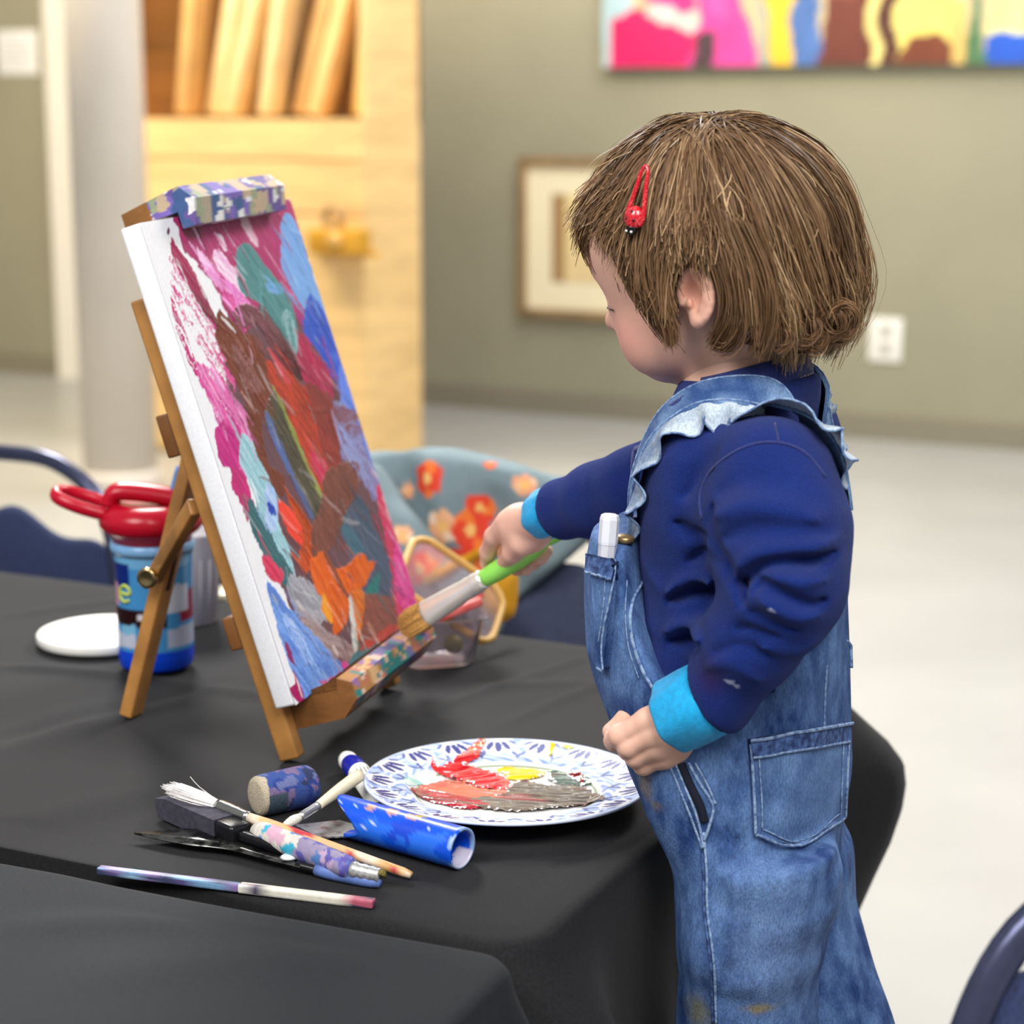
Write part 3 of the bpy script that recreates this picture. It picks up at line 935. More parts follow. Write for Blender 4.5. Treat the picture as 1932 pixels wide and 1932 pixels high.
stroke([(710, 914), (742, 950), (762, 1011), (797, 1127), (780, 1150), (752, 1164), (742, 1116), (731, 1039), (714, 963)], (204, 52, 88), (226, 90, 130), ang=-66, rag=4, relief=.8)
stroke([(744, 1030), (764, 1030), (797, 1127), (780, 1148), (752, 1140), (742, 1080)], (226, 56, 142), (240, 120, 180), ang=-66, rag=4, relief=1.0)
stroke([(720, 930), (742, 962), (756, 1010), (748, 1012), (728, 965)], (232, 170, 180), (220, 90, 110), ang=-64, rag=3)
stroke([(504, 1095), (530, 1127), (564, 1168), (595, 1203), (632, 1244), (646, 1268), (610, 1300), (579, 1324), (560, 1291), (536, 1223), (512, 1148)], (122, 166, 232), (80, 120, 200), ang=-60, rag=4, relief=.7, mixw=.9)
stroke([(528, 1150), (548, 1170), (590, 1240), (575, 1250), (545, 1200)], (170, 200, 244), (120, 160, 230), ang=-62, rag=4, cover=.6)
stroke([(553, 1265), (574, 1322), (565, 1328), (547, 1304), (556, 1290)], (182, 28, 102), (150, 30, 90), rag=2)
stroke([(536, 1211), (546, 1222), (556, 1255), (546, 1245)], (150, 30, 104), (120, 40, 100), rag=2)
stroke([(606, 1290), (640, 1268), (630, 1290)], (206, 70, 130), (190, 80, 120), rag=2)
stroke([(644, 1250), (656, 1248), (656, 1262), (645, 1262)], (206, 60, 150), (190, 60, 140), rag=1)
stroke([(316, 430), (320, 432), (318, 444), (314, 440)], (110, 60, 80), rag=.5)
# dry-brush dabs and bristle streaks over everything already painted
painted = np.abs(pc - lin((240, 240, 242))).sum(1) > .05
pk_idx = np.where(painted)[0]
rp2 = np.random.default_rng(77)
src = pc.copy()
for i in range(420):
    c0 = pk_idx[rp2.integers(len(pk_idx))]
    a_ = math.radians(rp2.normal(-60, 16))
    ax = np.array([math.cos(a_), math.sin(a_)])
    L_, W_ = rp2.uniform(6, 26), rp2.uniform(.7, 2.6)
    k = np.where((np.abs(XY - XY[c0]) < L_).all(1))[0]
    dq = XY[k] - XY[c0]
    al, ac = dq @ ax, dq @ np.array([-ax[1], ax[0]]) + .8 * np.sin(dq @ ax * .12 + i)
    m = ((al / L_) ** 2 + (ac / W_) ** 2 + 1.1 * (nf[k] + na[k])) < 1
    m &= painted[k]
    j = np.argmin(np.abs(XY - (XY[c0] + ax * rp2.uniform(-22, 22) + rp2.normal(0, 5, 2))).sum(1))
    cn = np.clip(src[j] * rp2.uniform(.55, 1.5) + (rp2.random() < .18) * rp2.uniform(.1, .4), 0, .95)
    w_ = np.clip(.35 + 1.1 * (fbm(np.c_[al * .05, ac * 1.2, np.full(len(k), i * 1.7)], 2) - .35), 0, .9)[:, None]
    pc[k[m]] = (pc[k] * (1 - w_) + cn * w_)[m]
    ph[k[m]] += .22
ax = np.array([math.cos(math.radians(-60)), math.sin(math.radians(-60))])
al, ac = XY @ ax, XY @ np.array([-ax[1], ax[0]])
stk = fbm(np.c_[al * .03, ac * .9, 0 * al], 3)
pc[painted] *= (.80 + .42 * stk[painted])[:, None]
ph[painted] += .35 * (stk[painted] - .5)
P3 = CBL + P[:, :1] * CWV + P[:, 1:2] * CUV + (ph * .0014 + .0002)[:, None] * CNV
mk('painted_front', (P3, F), mat('acrylic_paint', (255, 255, 255), .35, attr=True, var=.06, scale=300, spec=.5), canvas, col=pc, label='thick acrylic brush and knife strokes')

# ------------------------------------------------------------------ plate with paint
PLC = at_z(955, 1474, HT + .018)
PLC[2] = HT
R = .1165
prof = [(0, .0030), (.02, .003), (.060, .0030), (.070, .0038), (.0765, .0075), (.083, .0115), (.095, .0135), (.108, .0165), (.1150, .0185), (R, .0185), (.1172, .0168), (.116, .0158)]
rp_ = np.array(prof)
rad = np.concatenate([np.linspace(0, .066, 8)[1:], np.linspace(.068, .1165, 52)])
zz_ = np.interp(rad, rp_[:10, 0], rp_[:10, 1])
NA = 560
an = np.arange(NA) * 2 * math.pi / NA
V = [np.array([[0, 0, .003]])]
for r_, z_ in zip(rad, zz_):
    V.append(np.stack([r_ * np.cos(an), r_ * np.sin(an), np.full(NA, z_)], 1))
for r_, z_ in ((.1175, .0172), (.116, .0156), (.105, .0125), (.083, .0085), (.0765, .0045), (.070, .001), (.06, .0002)):
    V.append(np.stack([r_ * np.cos(an), r_ * np.sin(an), np.full(NA, z_)], 1))
V = np.concatenate(V)
m = len(rad) + 7
F = [[0, 1 + k, 1 + (k + 1) % NA] for k in range(NA)]
for i in range(m - 1):
    for k in range(NA):
        k2 = (k + 1) % NA
        F.append([1 + i * NA + k, 1 + (i + 1) * NA + k, 1 + (i + 1) * NA + k2, 1 + i * NA + k2])
rr_ = np.hypot(V[:, 0], V[:, 1])
th_ = np.arctan2(V[:, 1], V[:, 0])
pcol = np.ones((len(V), 3)) * lin((246, 247, 244))
NM = 17
cell = th_ / (2 * math.pi) * NM
ci = np.floor(cell)
t = (cell - ci - .5)
arcw = 2 * math.pi * .1 / NM
q = (rr_ - .0795) / .036
odd = (ci % 2) == 1
X, Yq = t * arcw / .036, q
rim = rr_ > .0790
bl = rim.copy()
swirl = np.abs(np.sin(th_ * NM / 2 * 1.0 + 2.2 * np.sin(q * 5 + ci)))
pcol[rim] = lin((240, 243, 250))
pcol[rim & (swirl > .42)] = lin((140, 170, 234))
pcol[rim & (swirl > .86)] = lin((196, 212, 246))
def ell(cx, cy, ax, by, an_):
    dx, dy = X - cx, Yq - cy
    a, b = dx * math.cos(an_) + dy * math.sin(an_), -dx * math.sin(an_) + dy * math.cos(an_)
    return (a / ax) ** 2 + (b / by) ** 2
k = rim & (ell(0, .64, .40, .34, 0) < 1)
pcol[k] = lin((248, 249, 252))
for cx, cy, rot, sx, sy in ((0, .62, 0, .085, .25), (-.19, .68, -.42, .07, .21), (.19, .68, .42, .07, .21), (-.33, .84, -.8, .045, .14), (.33, .84, .8, .045, .14)):
    k = rim & (ell(cx, cy, sx, sy, rot) < 1)
    pcol[k] = lin((22, 36, 128)) if sx > .05 else lin((92, 104, 160))
tb = (cell - np.floor(cell)) - np.where(t > 0, 1.0, 0.0)
Xs = X
X = tb * arcw / .036
for cx, cy, rot, sx, sy in ((-.10, .30, .55, .05, .15), (.10, .30, -.55, .05, .15), (0, .16, 0, .04, .10)):
    k = rim & (ell(cx, cy, sx, sy, rot) < 1)
    pcol[k] = lin((74, 88, 150))
X = Xs
pcol[(rr_ > .0735) & (rr_ < .0752)] = lin((150, 166, 130))
pcol[rr_ > .1150] = lin((214, 224, 244))
tilt = Matrix.Rotation(math.radians(-1.7), 4, 'X') @ Matrix.Rotation(math.radians(.5), 4, 'Y') @ Matrix.Rotation(.35, 4, 'Z')
Mp = np.array(Matrix.Translation(PLC + UZ * .0022) @ tilt)
plate = thing('paper_plate', 'round paper plate with blue petal rim, used as a paint palette', 'plate', PLC)
plate_vf = xf((V, F), Mp)
mk('dish', plate_vf, mat('printed_paper', (255, 255, 255), .38, attr=True, var=.02, coat=.15), plate, col=pcol)
plate_bvh = BVHTree.FromPolygons([tuple(q) for q in plate_vf[0]], plate_vf[1])
def hit(bvh, x, y):
    r = unit(ray(x, y))
    h = bvh.ray_cast(Vector(CAM), Vector(r))
    return h
M_wet = mat('wet_acrylic', (255, 255, 255), .16, attr=True, var=.05, scale=200, spec=.6, coat=.4)
def paint_blob(poly, name, cols, h=.003, seed=0, ang=0.0, rag=3, parent=None, lab=None):
    """puddle of paint lying on the plate inside a traced outline"""
    pts = []
    for x, y in poly:
        hh = hit(plate_bvh, x, y)
        if hh[0] is None:
            p = at_z(x, y, HT + .015)
        else:
            p = np.array(hh[0])
        pts.append(p[:2])
    pts = spline(np.array(pts), 90, closed=True)
    lo, hi = pts.min(0) - .004, pts.max(0) + .004
    st = .0011
    gx, gy = np.meshgrid(np.arange(lo[0], hi[0], st), np.arange(lo[1], hi[1], st), indexing='ij')
    q = np.c_[gx.ravel(), gy.ravel()]
    n1 = fbm(np.c_[q * 90, np.full(len(q), seed)], 3) - .5
    n2 = fbm(np.c_[q * 90 + 9, np.full(len(q), seed)], 3) - .5
    qq = q + np.c_[n1, n2] * .001 * rag * 2
    ins = inside(pts, qq)
    d = np.min(np.hypot(qq[:, None, 0] - pts[None, ::2, 0], qq[:, None, 1] - pts[None, ::2, 1]), 1)
    ca, sa = math.cos(ang), math.sin(ang)
    al, ac = q[:, 0] * ca + q[:, 1] * sa, -q[:, 0] * sa + q[:, 1] * ca
    s_ = fbm(np.c_[al * 40, ac * 320, np.full(len(q), seed)], 3)
    hgt = h * np.clip(d / .004, 0, 1) ** .5 * (.35 + .9 * s_)
    zs = np.empty(len(q))
    for i, (x, y) in enumerate(q):
        if ins[i]:
            hh = plate_bvh.ray_cast(Vector((x, y, HT + .1)), Vector((0, 0, -1)))
            zs[i] = hh[0][2] if hh[0] is not None else HT
        else:
            zs[i] = HT
    nx, ny = gx.shape
    idx = -np.ones(len(q), int)
    idx[ins] = np.arange(ins.sum())
    Vv = np.c_[q[ins], zs[ins] + hgt[ins] + .0003]
    I = idx.reshape(nx, ny)
    Fq = [[I[i, j], I[i + 1, j], I[i + 1, j + 1], I[i, j + 1]] for i in range(nx - 1) for j in range(ny - 1)
          if I[i, j] >= 0 and I[i + 1, j] >= 0 and I[i + 1, j + 1] >= 0 and I[i, j + 1] >= 0]
    mixv = fbm(np.c_[al * 18, ac * 120, np.full(len(q), seed + 5.)], 3)[ins]
    cl = np.ones((len(Vv), 3)) * lin(cols[0])
    for k, c in enumerate(cols[1:]):
        w_ = np.clip((mixv - (.46 + .09 * k)) / .06, 0, 1)[:, None]
        cl = cl * (1 - w_) + lin(c) * w_
    mk(name, (Vv, Fq), M_wet, parent or plate, col=cl, label=lab)
paint_blob([(760, 1470), (800, 1462), (815, 1480), (790, 1486), (768, 1482)], 'teal_paint', [(160, 214, 206), (210, 230, 226)], .0012, 2, .2)
paint_blob([(776, 1490), (800, 1492), (850, 1500), (900, 1510), (930, 1525), (880, 1530), (830, 1520), (790, 1505)], 'crimson_paint', [(166, 28, 44), (200, 50, 60), (140, 60, 60)], .0028, 4, -.3)
paint_blob([(790, 1482), (850, 1474), (900, 1480), (965, 1495), (960, 1510), (880, 1512), (820, 1500)], 'coral_paint', [(226, 110, 84), (214, 90, 74), (190, 110, 90)], .0022, 5, -.3)
paint_blob([(955, 1488), (985, 1476), (1030, 1484), (1080, 1484), (1120, 1496), (1135, 1512), (1090, 1524), (1020, 1532), (960, 1534), (890, 1526), (850, 1518), (900, 1508), (950, 1502)], 'grey_brown_paint', [(110, 98, 88), (128, 116, 104), (96, 80, 72), (150, 90, 84)], .003, 6, -.15)
paint_blob([(812, 1432), (826, 1450), (850, 1440), (885, 1418), (908, 1398), (914, 1404), (905, 1430), (880, 1446), (905, 1456), (950, 1470), (966, 1488), (950, 1496), (900, 1490), (870, 1478), (832, 1466), (815, 1452)], 'red_paint', [(222, 36, 46), (232, 60, 60), (190, 20, 34), (238, 110, 100)], .0042, 7, .5)
paint_blob([(885, 1416), (912, 1398), (914, 1408), (900, 1432), (884, 1444), (880, 1430)], 'orange_paint', [(228, 130, 40), (220, 90, 40)], .0046, 8, .6)
paint_blob([(938, 1456), (955, 1448), (1000, 1450), (1028, 1456), (1022, 1468), (985, 1474), (955, 1472), (950, 1462)], 'yellow_paint', [(246, 212, 20), (250, 226, 60), (230, 180, 20)], .0034, 9, .1)
paint_blob([(1030, 1458), (1060, 1454), (1100, 1466), (1116, 1480), (1085, 1484), (1040, 1478)], 'olive_paint', [(104, 98, 84), (124, 78, 60), (90, 110, 96)], .0028, 10, -.2)
paint_blob([(1072, 1462), (1092, 1462), (1106, 1476), (1096, 1482), (1078, 1474)], 'dark_red_paint', [(140, 40, 36), (196, 60, 60), (60, 40, 40)], .0046, 11, .4)
paint_blob([(1070, 1452), (1090, 1456), (1115, 1470), (1108, 1474), (1085, 1464)], 'teal_paint', [(120, 186, 164), (90, 150, 140)], .0022, 12, .2)
paint_blob([(1034, 1402), (1048, 1402), (1044, 1420), (1032, 1426), (1030, 1414)], 'yellow_paint', [(244, 208, 24), (250, 226, 60)], .0016, 13, .4)
paint_blob([(1056, 1404), (1080, 1408), (1076, 1414), (1058, 1411)], 'yellow_paint', [(226, 214, 90), (246, 230, 120)], .001, 14, .4)
# ------------------------------------------------------------------ painting tools on the cloth
def T(x, y, h=0.0):
    return at_z(x, y, HT + h)
def colour_rod(vf, fn):
    return fn(vf[0])
def patches(P, base, cols, f=60., seed=0., th=.57):
    c = np.ones((len(P), 3)) * lin(base)
    for k, cl in enumerate(cols):
        m = fbm(P * f * (1 + .15 * k) + seed + 13.1 * k, 3) > th
        c[m] = lin(cl)
    return c
def path(a, b, n):
    t = np.linspace(0, 1, n)[:, None]
    return np.asarray(a) * (1 - t) + np.asarray(b) * t

# thin painted stick, half blue half white
a, m_, b = T(186, 1641, .0035), T(452, 1674, .0035), T(706, 1705, .0035)
o = thing('craft_stick', 'thin flat stick stained blue at one end and white at the other', 'stick', (a + b) / 2 - UZ * .0035)
v = dense(beam(a, m_, .0075, .0058, unit(np.cross(b - a, UZ)), .0015), 3)
mk('blue_half', v, M_paint, o, col=patches(v[0], (120, 160, 196), [(90, 80, 130), (150, 190, 214), (60, 66, 96), (130, 110, 160)], 70, 2))
v = dense(beam(m_, b, .0082, .0062, unit(np.cross(b - a, UZ)), .0015), 3)
mk('white_half', v, M_paint, o, col=patches(v[0], (226, 222, 206), [(236, 232, 222), (180, 90, 110), (70, 66, 90)], 60, 5, .62))

# white-bristled brush with wooden handle, lying over the others
tip, f0, f1, e = T(345, 1489, .020), T(412, 1520, .021), T(470, 1543, .0205), T(776, 1651, .0055)
d = unit(e - f1)
o = thing('paintbrush', 'round brush with white bristles, silver ferrule and plain wooden handle', 'paintbrush', T(560, 1580))
pts = path(f1, e, 24)
rad_ = np.interp(np.linspace(0, 1, 24), [0, .15, .5, .97, 1], [.0040, .0047, .0042, .0036, .0026])
v = tube(pts, rad_, 14)
mk('handle', v, M_paint, o, col=patches(v[0], (222, 180, 130), [(206, 160, 96), (196, 60, 70), (232, 214, 190)], 50, 3, .6))
mk('ferrule', tube(path(f0, f1, 12), [.0052, .0054, .0055, .0053, .0055, .0052, .0050, .0052, .0048, .0046, .0046, .0044], 16), mat('silver_ferrule', (196, 196, 190), .2, metal=1, var=.1), o)
M_bris = mat('white_bristles', (238, 234, 232), .7, var=.1, scale=300)
vs = []
side = unit(np.cross(d, UZ))
upv = np.cross(side, d)
for i in range(170):
    aa_, rr = rng.random() * 6.28, math.sqrt(rng.random())
    off = (side * math.cos(aa_) + upv * .75 * math.sin(aa_)) * rr
    L = np.linalg.norm(tip - f0) * (1.02 - .28 * rr ** 2 + .06 * rng.standard_normal())
    p0_ = f0 + off * .0046
    p1_ = f0 - d * L * .55 + off * .0085
    p2_ = f0 - d * L + off * (.0075 + .002 * rng.random())
    vs.append(tube(spline([p0_, p1_, p2_], 5), [.0005, .0005, .00045, .0004, .0002], 4, caps=False))
vs.append(tube(spline([f0 + upv * .004, f0 - d * .02 + upv * .010, f0 - d * .03 + upv * .016], 5), .0003, 4))
mk('bristles', join(*vs), M_bris, o, kind='stuff')

# foam brush: dark wedge head and black handle
a, b = T(304, 1510, .012), T(424, 1562, .0115)
d = unit(b - a)
sd = unit(np.cross(d, UZ))
un = np.cross(sd, d)
L = np.linalg.norm(b - a)
o = thing('foam_brush', 'foam brush with dark grey wedge head under the wooden-handled brush', 'foam brush', T(400, 1556))
prof = [(0, -.001), (.010, -.009), (L, -.010), (L, .009), (.020, .009), (0, .003)]
v = []
ff = []
hw = .0105
n = len(prof)
for s_ in (-1, 1):
    for x_, z_ in prof:
        w_ = hw * (1 if x_ > .002 else .55)
        v.append(a + d * x_ + un * z_ + sd * s_ * w_)
ff = [list(range(n))[::-1], [n + i for i in range(n)]] + [[i, (i + 1) % n, n + (i + 1) % n, n + i] for i in range(n)]
mk('foam_head', dense((np.array(v), ff), 2), mat('dark_grey_foam', (64, 62, 74), .9, var=.2, scale=200, bump=.4, bscale=900), o, smooth=False)
M_blk = mat('black_plastic', (20, 20, 24), .25, var=.1)
mk('collar', beam(b - d * .001, b + d * .022, .020, .017, sd, .003), M_blk, o)
mk('handle', beam(b + d * .021, T(600, 1626, .006), .010, .009, sd, .003), M_blk, o)

# palette knife: pointed steel blade, blue handle
tip, w0, w1, end = T(253, 1571, .0075), T(380, 1572, .007), T(560, 1632, .006), T(718, 1667, .0045)
o = thing('palette_knife', 'palette knife with pointed paint-smeared steel blade and blue handle', 'palette knife', T(480, 1610))
bl_up = [(253, 1570), (300, 1567), (345, 1563), (395, 1566), (430, 1580), (500, 1605), (566, 1628)]
bl_lo = [(253, 1572), (300, 1583), (360, 1594), (430, 1602), (500, 1620), (566, 1636)]
up_ = spline([T(x, y, .0075) for x, y in bl_up], 24)
lo_ = spline([T(x, y, .0070) for x, y in bl_lo], 24)
v = np.concatenate([up_, lo_, up_ - UZ * .0009, lo_ - UZ * .0009])
ff = []
for i in range(23):
    ff += [[i, 24 + i, 25 + i, i + 1], [48 + i, 49 + i, 73 + i, 72 + i], [i, i + 1, 49 + i, 48 + i], [24 + i, 72 + i, 73 + i, 25 + i]]
kc = np.ones((len(v), 3)) * lin((92, 92, 90))
mk('blade', (v, ff), mat('smeared_steel', (120, 120, 116), .18, metal=.9, col2=(40, 40, 42), scale=90, lo=.45, hi=.6), o)
mk('neck', tube(path(T(560, 1632, .0065), T(600, 1642, .0055), 5), .0032, 10), M_blk, o)
mk('handle', tube(path(T(596, 1641, .0055), end, 10), [.0042, .005, .0053, .0054, .0054, .0054, .0053, .005, .0045, .0028], 14), mat('faded_blue_paint', (92, 116, 176), .4, var=.2, scale=60), o)
mk('paint_dab', xf(lathe([(0, .0018), (.005, .0014), (.007, 0)], 14), frame(T(545, 1617, .0078), d, sd, UZ)), mat('white_paint_dab', (214, 218, 220), .4), o)

# thick handled brush, its handle covered in white, cyan and violet paint
a, b = T(480, 1566, .0135), T(664, 1640, .0115)
o = thing('stained_brush', 'short thick brush, handle covered in white, cyan and violet paint', 'paintbrush', T(570, 1610))
v = tube(path(a, b, 60), np.interp(np.linspace(0, 1, 60), [0, .03, .1, .6, .96, 1], [.0045, .0078, .0092, .0096, .0088, .0070]), 32)
t_ = (v[0] - a) @ unit(b - a) / np.linalg.norm(b - a)
c = patches(v[0], (214, 206, 196), [(90, 140, 190), (226, 216, 206), (60, 170, 200), (214, 170, 190)], 55, 1, .56)
viol = patches(v[0], (92, 86, 164), [(110, 110, 190), (190, 160, 190), (80, 120, 180), (150, 140, 170)], 60, 8, .58)
wv = (t_ + .25 * (fbm(v[0] * 80, 2) - .5)) > .52
c[wv] = viol[wv]
c[t_ < .08] = lin((196, 190, 180))
mk('handle', v, M_paint, o, col=c)
b2 = T(717, 1652, .010)
mk('ferrule', tube(path(b, b2, 8), [.0062, .0064, .0055, .0062, .0054, .006, .0052, .0056], 14), mat('crumpled_white_metal', (206, 206, 204), .3, metal=.6, var=.25, scale=300), o)
mk('bristles', tube(path(b2 - UZ * 0, T(722, 1640, .014), 4), [.005, .0045, .004, .002], 10), mat('olive_bristles', (112, 100, 40), .7, var=.3, scale=500), o)

# sponge dauber
ax0, ax1 = T(490, 1502, .0165), T(592, 1494, .0165)
dx = unit(ax1 - ax0 + np.array([0.012, .03, 0]))
o = thing('sponge_dauber', 'barrel-shaped sponge stained blue with a pale cream end', 'sponge', T(535, 1525))
Ls = .054
prof_r = np.array([.0, .008, .0135, .0155, .0165, .0170, .0172, .0172, .0172, .0172, .0170, .0163, .0145, .010, .0])
prof_t = np.array([-.0006, -.0003, .0004, .0018, .004, .008, .016, .024, .032, .040, .046, .050, .0525, .054, .0545])
tt = np.linspace(0, 1, 70)
pr = np.interp(tt, np.linspace(0, 1, 15), prof_r)
pt = np.interp(tt, np.linspace(0, 1, 15), prof_t)
v = lathe([(max(r_, 1e-5), z_) for r_, z_ in zip(pr, pt)], 56)
zx = unit(np.cross(dx, UZ))
v = xf(v, frame(ax0 - dx * .004, zx, np.cross(dx, zx), dx))
tp = (v[0] - ax0) @ dx + .004
c = patches(v[0], (56, 84, 156), [(40, 62, 150), (110, 120, 170), (44, 56, 96), (130, 110, 150)], 55, 4, .56)
face = tp < (.0035 + .010 * np.clip(fbm(v[0] * 90, 2) - .45, 0, 1) * 3)
c[face] = lin((204, 190, 166)) * (.85 + .3 * fbm(v[0][face] * 700, 2))[:, None]
lo_s = (tp > .004) & (tp < .02) & (((v[0] - ax0) @ UZ) < .004)
c[lo_s] = lin((66, 84, 100)) * (.7 + .6 * fbm(v[0][lo_s] * 800, 2))[:, None]
mk('barrel', v, mat('sponge_paint', (255, 255, 255), .9, attr=True, var=.35, scale=900, bump=.5, bscale=1100), o, col=c)

# small brush with cream handle leaning over
e, f1, f0, tip = T(679, 1462, .024), T(600, 1520, .019), T(565, 1542, .016), T(532, 1560, .013)
o = thing('small_brush', 'small cream-handled brush crossing between the sponge and the blue tube', 'paintbrush', T(600, 1535))
mk('handle', tube(path(e, f1, 14), np.interp(np.linspace(0, 1, 14), [0, .06, .5, 1], [.0046, .0056, .0052, .0036]), 14), mat('cream_wood', (236, 226, 196), .45, var=.05), o)
mk('ferrule', tube(path(f1, f0, 6), [.0036, .0036, .0034, .0036, .0034, .0032], 12), mat('pale_ferrule', (214, 214, 214), .25, metal=.8), o)
mk('bristles', tube(path(f0, tip, 6), [.0032, .004, .0042, .0036, .0028, .001], 12), mat('pale_bristle', (226, 220, 206), .7, var=.15, scale=500), o)

# toothed scraper under the blue tube
pz = .004
edge = [T(556, 1556, pz), T(640, 1547, pz), T(712, 1566, pz)]
low = []
for k in range(15):
    t = k / 14
    q = np.asarray(T(722, 1577, pz)) * (1 - t) + np.asarray(T(602, 1580, pz)) * t
    low.append(q + (unit(edge[1] - q) * (.0016 if k % 2 else 0)))
poly = np.array(edge + low)
n = len(poly)
v = np.concatenate([poly, poly - UZ * .0012])
ff = [list(range(n))[::-1], [n + i for i in range(n)], *[[i, (i + 1) % n, n + (i + 1) % n, n + i] for i in range(n)]]
mk('toothed_scraper', (v, ff), mat('scratched_steel', (176, 176, 176), .35, metal=.8, col2=(120, 70, 60), scale=120, lo=.5, hi=.75), smooth=False,
   label='flat toothed metal scraper under the blue plastic tube', cat='scraper')

# blue plastic tube, cut away at one end
c0, c1 = T(640, 1536, .0185), T(873, 1601, .0165)
d = unit(c1 - c0)
sd = unit(np.cross(UZ, d))
un = np.cross(d, sd)
L = np.linalg.norm(c1 - c0)
na_, nl_ = 40, 46
V = []
for rr in (.0160, .0135):
    for i in range(nl_):
        for k in range(na_):
            an_ = 2 * math.pi * k / na_
            # start of the wall: top and bottom prongs reach out, the sides are cut back
            st_ = .028 * (1 - abs(math.sin(an_)) ** 1.5) * (1.0 if math.cos(an_) < 0 else .9) + (.006 if math.sin(an_) < 0 else 0)
            x_ = st_ + (L - st_) * i / (nl_ - 1)
            V.append(c0 + d * x_ + (sd * math.cos(an_) + un * math.sin(an_)) * rr)
V = np.array(V)
ff = []
B = na_ * nl_
for i in range(nl_ - 1):
    for k in range(na_):
        k2 = (k + 1) % na_
        ff.append([i * na_ + k, i * na_ + k2, (i + 1) * na_ + k2, (i + 1) * na_ + k])
        ff.append([B + i * na_ + k, B + (i + 1) * na_ + k, B + (i + 1) * na_ + k2, B + i * na_ + k2])
for k in range(na_):
    k2 = (k + 1) % na_
    ff.append([k, B + k, B + k2, k2])
    e_ = (nl_ - 1) * na_
    ff.append([e_ + k, e_ + k2, B + e_ + k2, B + e_ + k])
tc_ = (V - c0) @ d / L
c = patches(V, (16, 84, 220), [(24, 72, 205), (40, 110, 232)], 40, 2, .57)
ang_ = np.arctan2((V - c0) @ un, (V - c0) @ sd)
for tc0, an0, sz in ((.30, 1.9, .035), (.46, 1.75, .05), (.62, 1.7, .055), (.66, 1.35, .03)):
    dd = ((tc_ - tc0) / sz) ** 2 + ((ang_ - an0) / .28) ** 2 + .9 * (fbm(V * 120, 2) - .5)
    c[(dd < 1) & (np.arange(len(V)) < B)] = lin((196, 150, 130) if an0 > 1.5 else (190, 176, 80))
spk = fbm(V * 330, 2) > .80
c[spk] = lin((190, 206, 236))
c[(tc_ > .97) & (fbm(V * 90, 2) > .42)] = lin((150, 180, 232))
inn = (np.arange(len(V)) >= B) & (tc_ > .88) & (((V - c0) @ un) < -.006)
c[inn] = lin((220, 214, 232))
mk('blue_tube', (V, ff), mat('blue_plastic', (255, 255, 255), .3, attr=True, var=.05, spec=.5), col=c, label='open blue plastic tube flecked with tan and white paint', cat='tube')

# paint tube with white cap, blue shoulder and white printed body, half under the plate
a, b = T(658, 1437, .012), T(742, 1530, .008)
d = unit(b - a)
sd = unit(np.cross(d, UZ))
un = np.cross(sd, d)
o = thing('paint_tube', 'white paint tube with blue shoulder and round white cap beside the plate', 'paint tube', T(690, 1490))
Mt_ = frame(a, sd, un, d)
mk('cap', xf(lathe([(.0001, -.011), (.0045, -.0102), (.0072, -.0075), (.0084, -.003), (.0084, .003), (.0078, .004)], 24), Mt_), M_white, o)
mk('shoulder', xf(lathe([(.0078, .003), (.0086, .006), (.0098, .013), (.0098, .030), (.0094, .031)], 24), Mt_), mat('cobalt_plastic', (24, 36, 160), .25, var=.05), o)
def body_fn(u, v_):
    t_ = u
    an_ = v_ * 2 * math.pi
    rw = .0098 + .003 * t_
    rh = .0098 * (1 - .85 * t_)
    q = a + d * (.030 + .062 * t_)[:, None] + sd * (rw * np.cos(an_))[:, None] + un * (rh * np.sin(an_) - .004 * t_)[:, None]
    return q
P_, F_ = grid(16, 25, body_fn)
bo = mk('tube_body', (P_, F_), M_white, o)
M_ink2 = mat('grey_print', (120, 122, 130), .6)
for k in range(4):
    v0 = .17 + .05 * k
    q = body_fn(np.linspace(.12, .8 - .1 * (k % 2), 8), np.full(8, v0)) + un * .0004
    mk('print_line', tube(q, .0004, 4), M_ink2, bo)

# ------------------------------------------------------------------ bottle, tubs and lids behind the easel
bc = T(296, 1254, .004)
BZ = HT
o = thing('drinking_bottle', 'blue child drinking bottle with red lid, carry loop and blue spout', 'bottle', bc)
Mb = frame(bc, (1, 0, 0), (0, 1, 0), UZ)
NBa, NBz = 96, 60
prof = [(.034, 0), (.037, .003), (.0385, .012), (.0385, .030), (.0385, .085), (.0392, .105), (.0400, .118), (.0405, .124)]
zz_b = np.linspace(0, .124, NBz)
rb = np.interp(zz_b, [p_[1] for p_ in prof], [p_[0] for p_ in prof])
V = []
for z_, r_ in zip(zz_b, rb):
    an_ = np.arange(NBa) * 2 * math.pi / NBa
    V.append(np.stack([r_ * np.cos(an_), r_ * np.sin(an_), np.full(NBa, z_)], 1))
V = np.concatenate(V)
ff = [[i * NBa + k, i * NBa + (k + 1) % NBa, (i + 1) * NBa + (k + 1) % NBa, (i + 1) * NBa + k] for i in range(NBz - 1) for k in range(NBa)]
ff.append(list(range(NBa))[::-1])
an_ = np.degrees(np.arctan2(V[:, 1], V[:, 0]))             # -90 faces the camera
za = V[:, 2]
c = np.ones((len(V), 3)) * lin((72, 152, 214))
wob = 8 * (fbm(V * 60, 2) - .5)
def sec(a0, a1, z0, z1, cl):
    k = (an_ + wob > a0) & (an_ + wob < a1) & (za + wob * .0004 > z0) & (za + wob * .0004 < z1)
    c[k] = lin(cl)
c[za < .022] = lin((10, 70, 220))
sec(-150, -20, .108, .122, (120, 186, 232))
sec(-175, -120, .088, .112, (10, 40, 130))
sec(-175, -146, .068, .092, (226, 160, 186))
sec(-168, -60, .048, .066, (40, 8, 14))
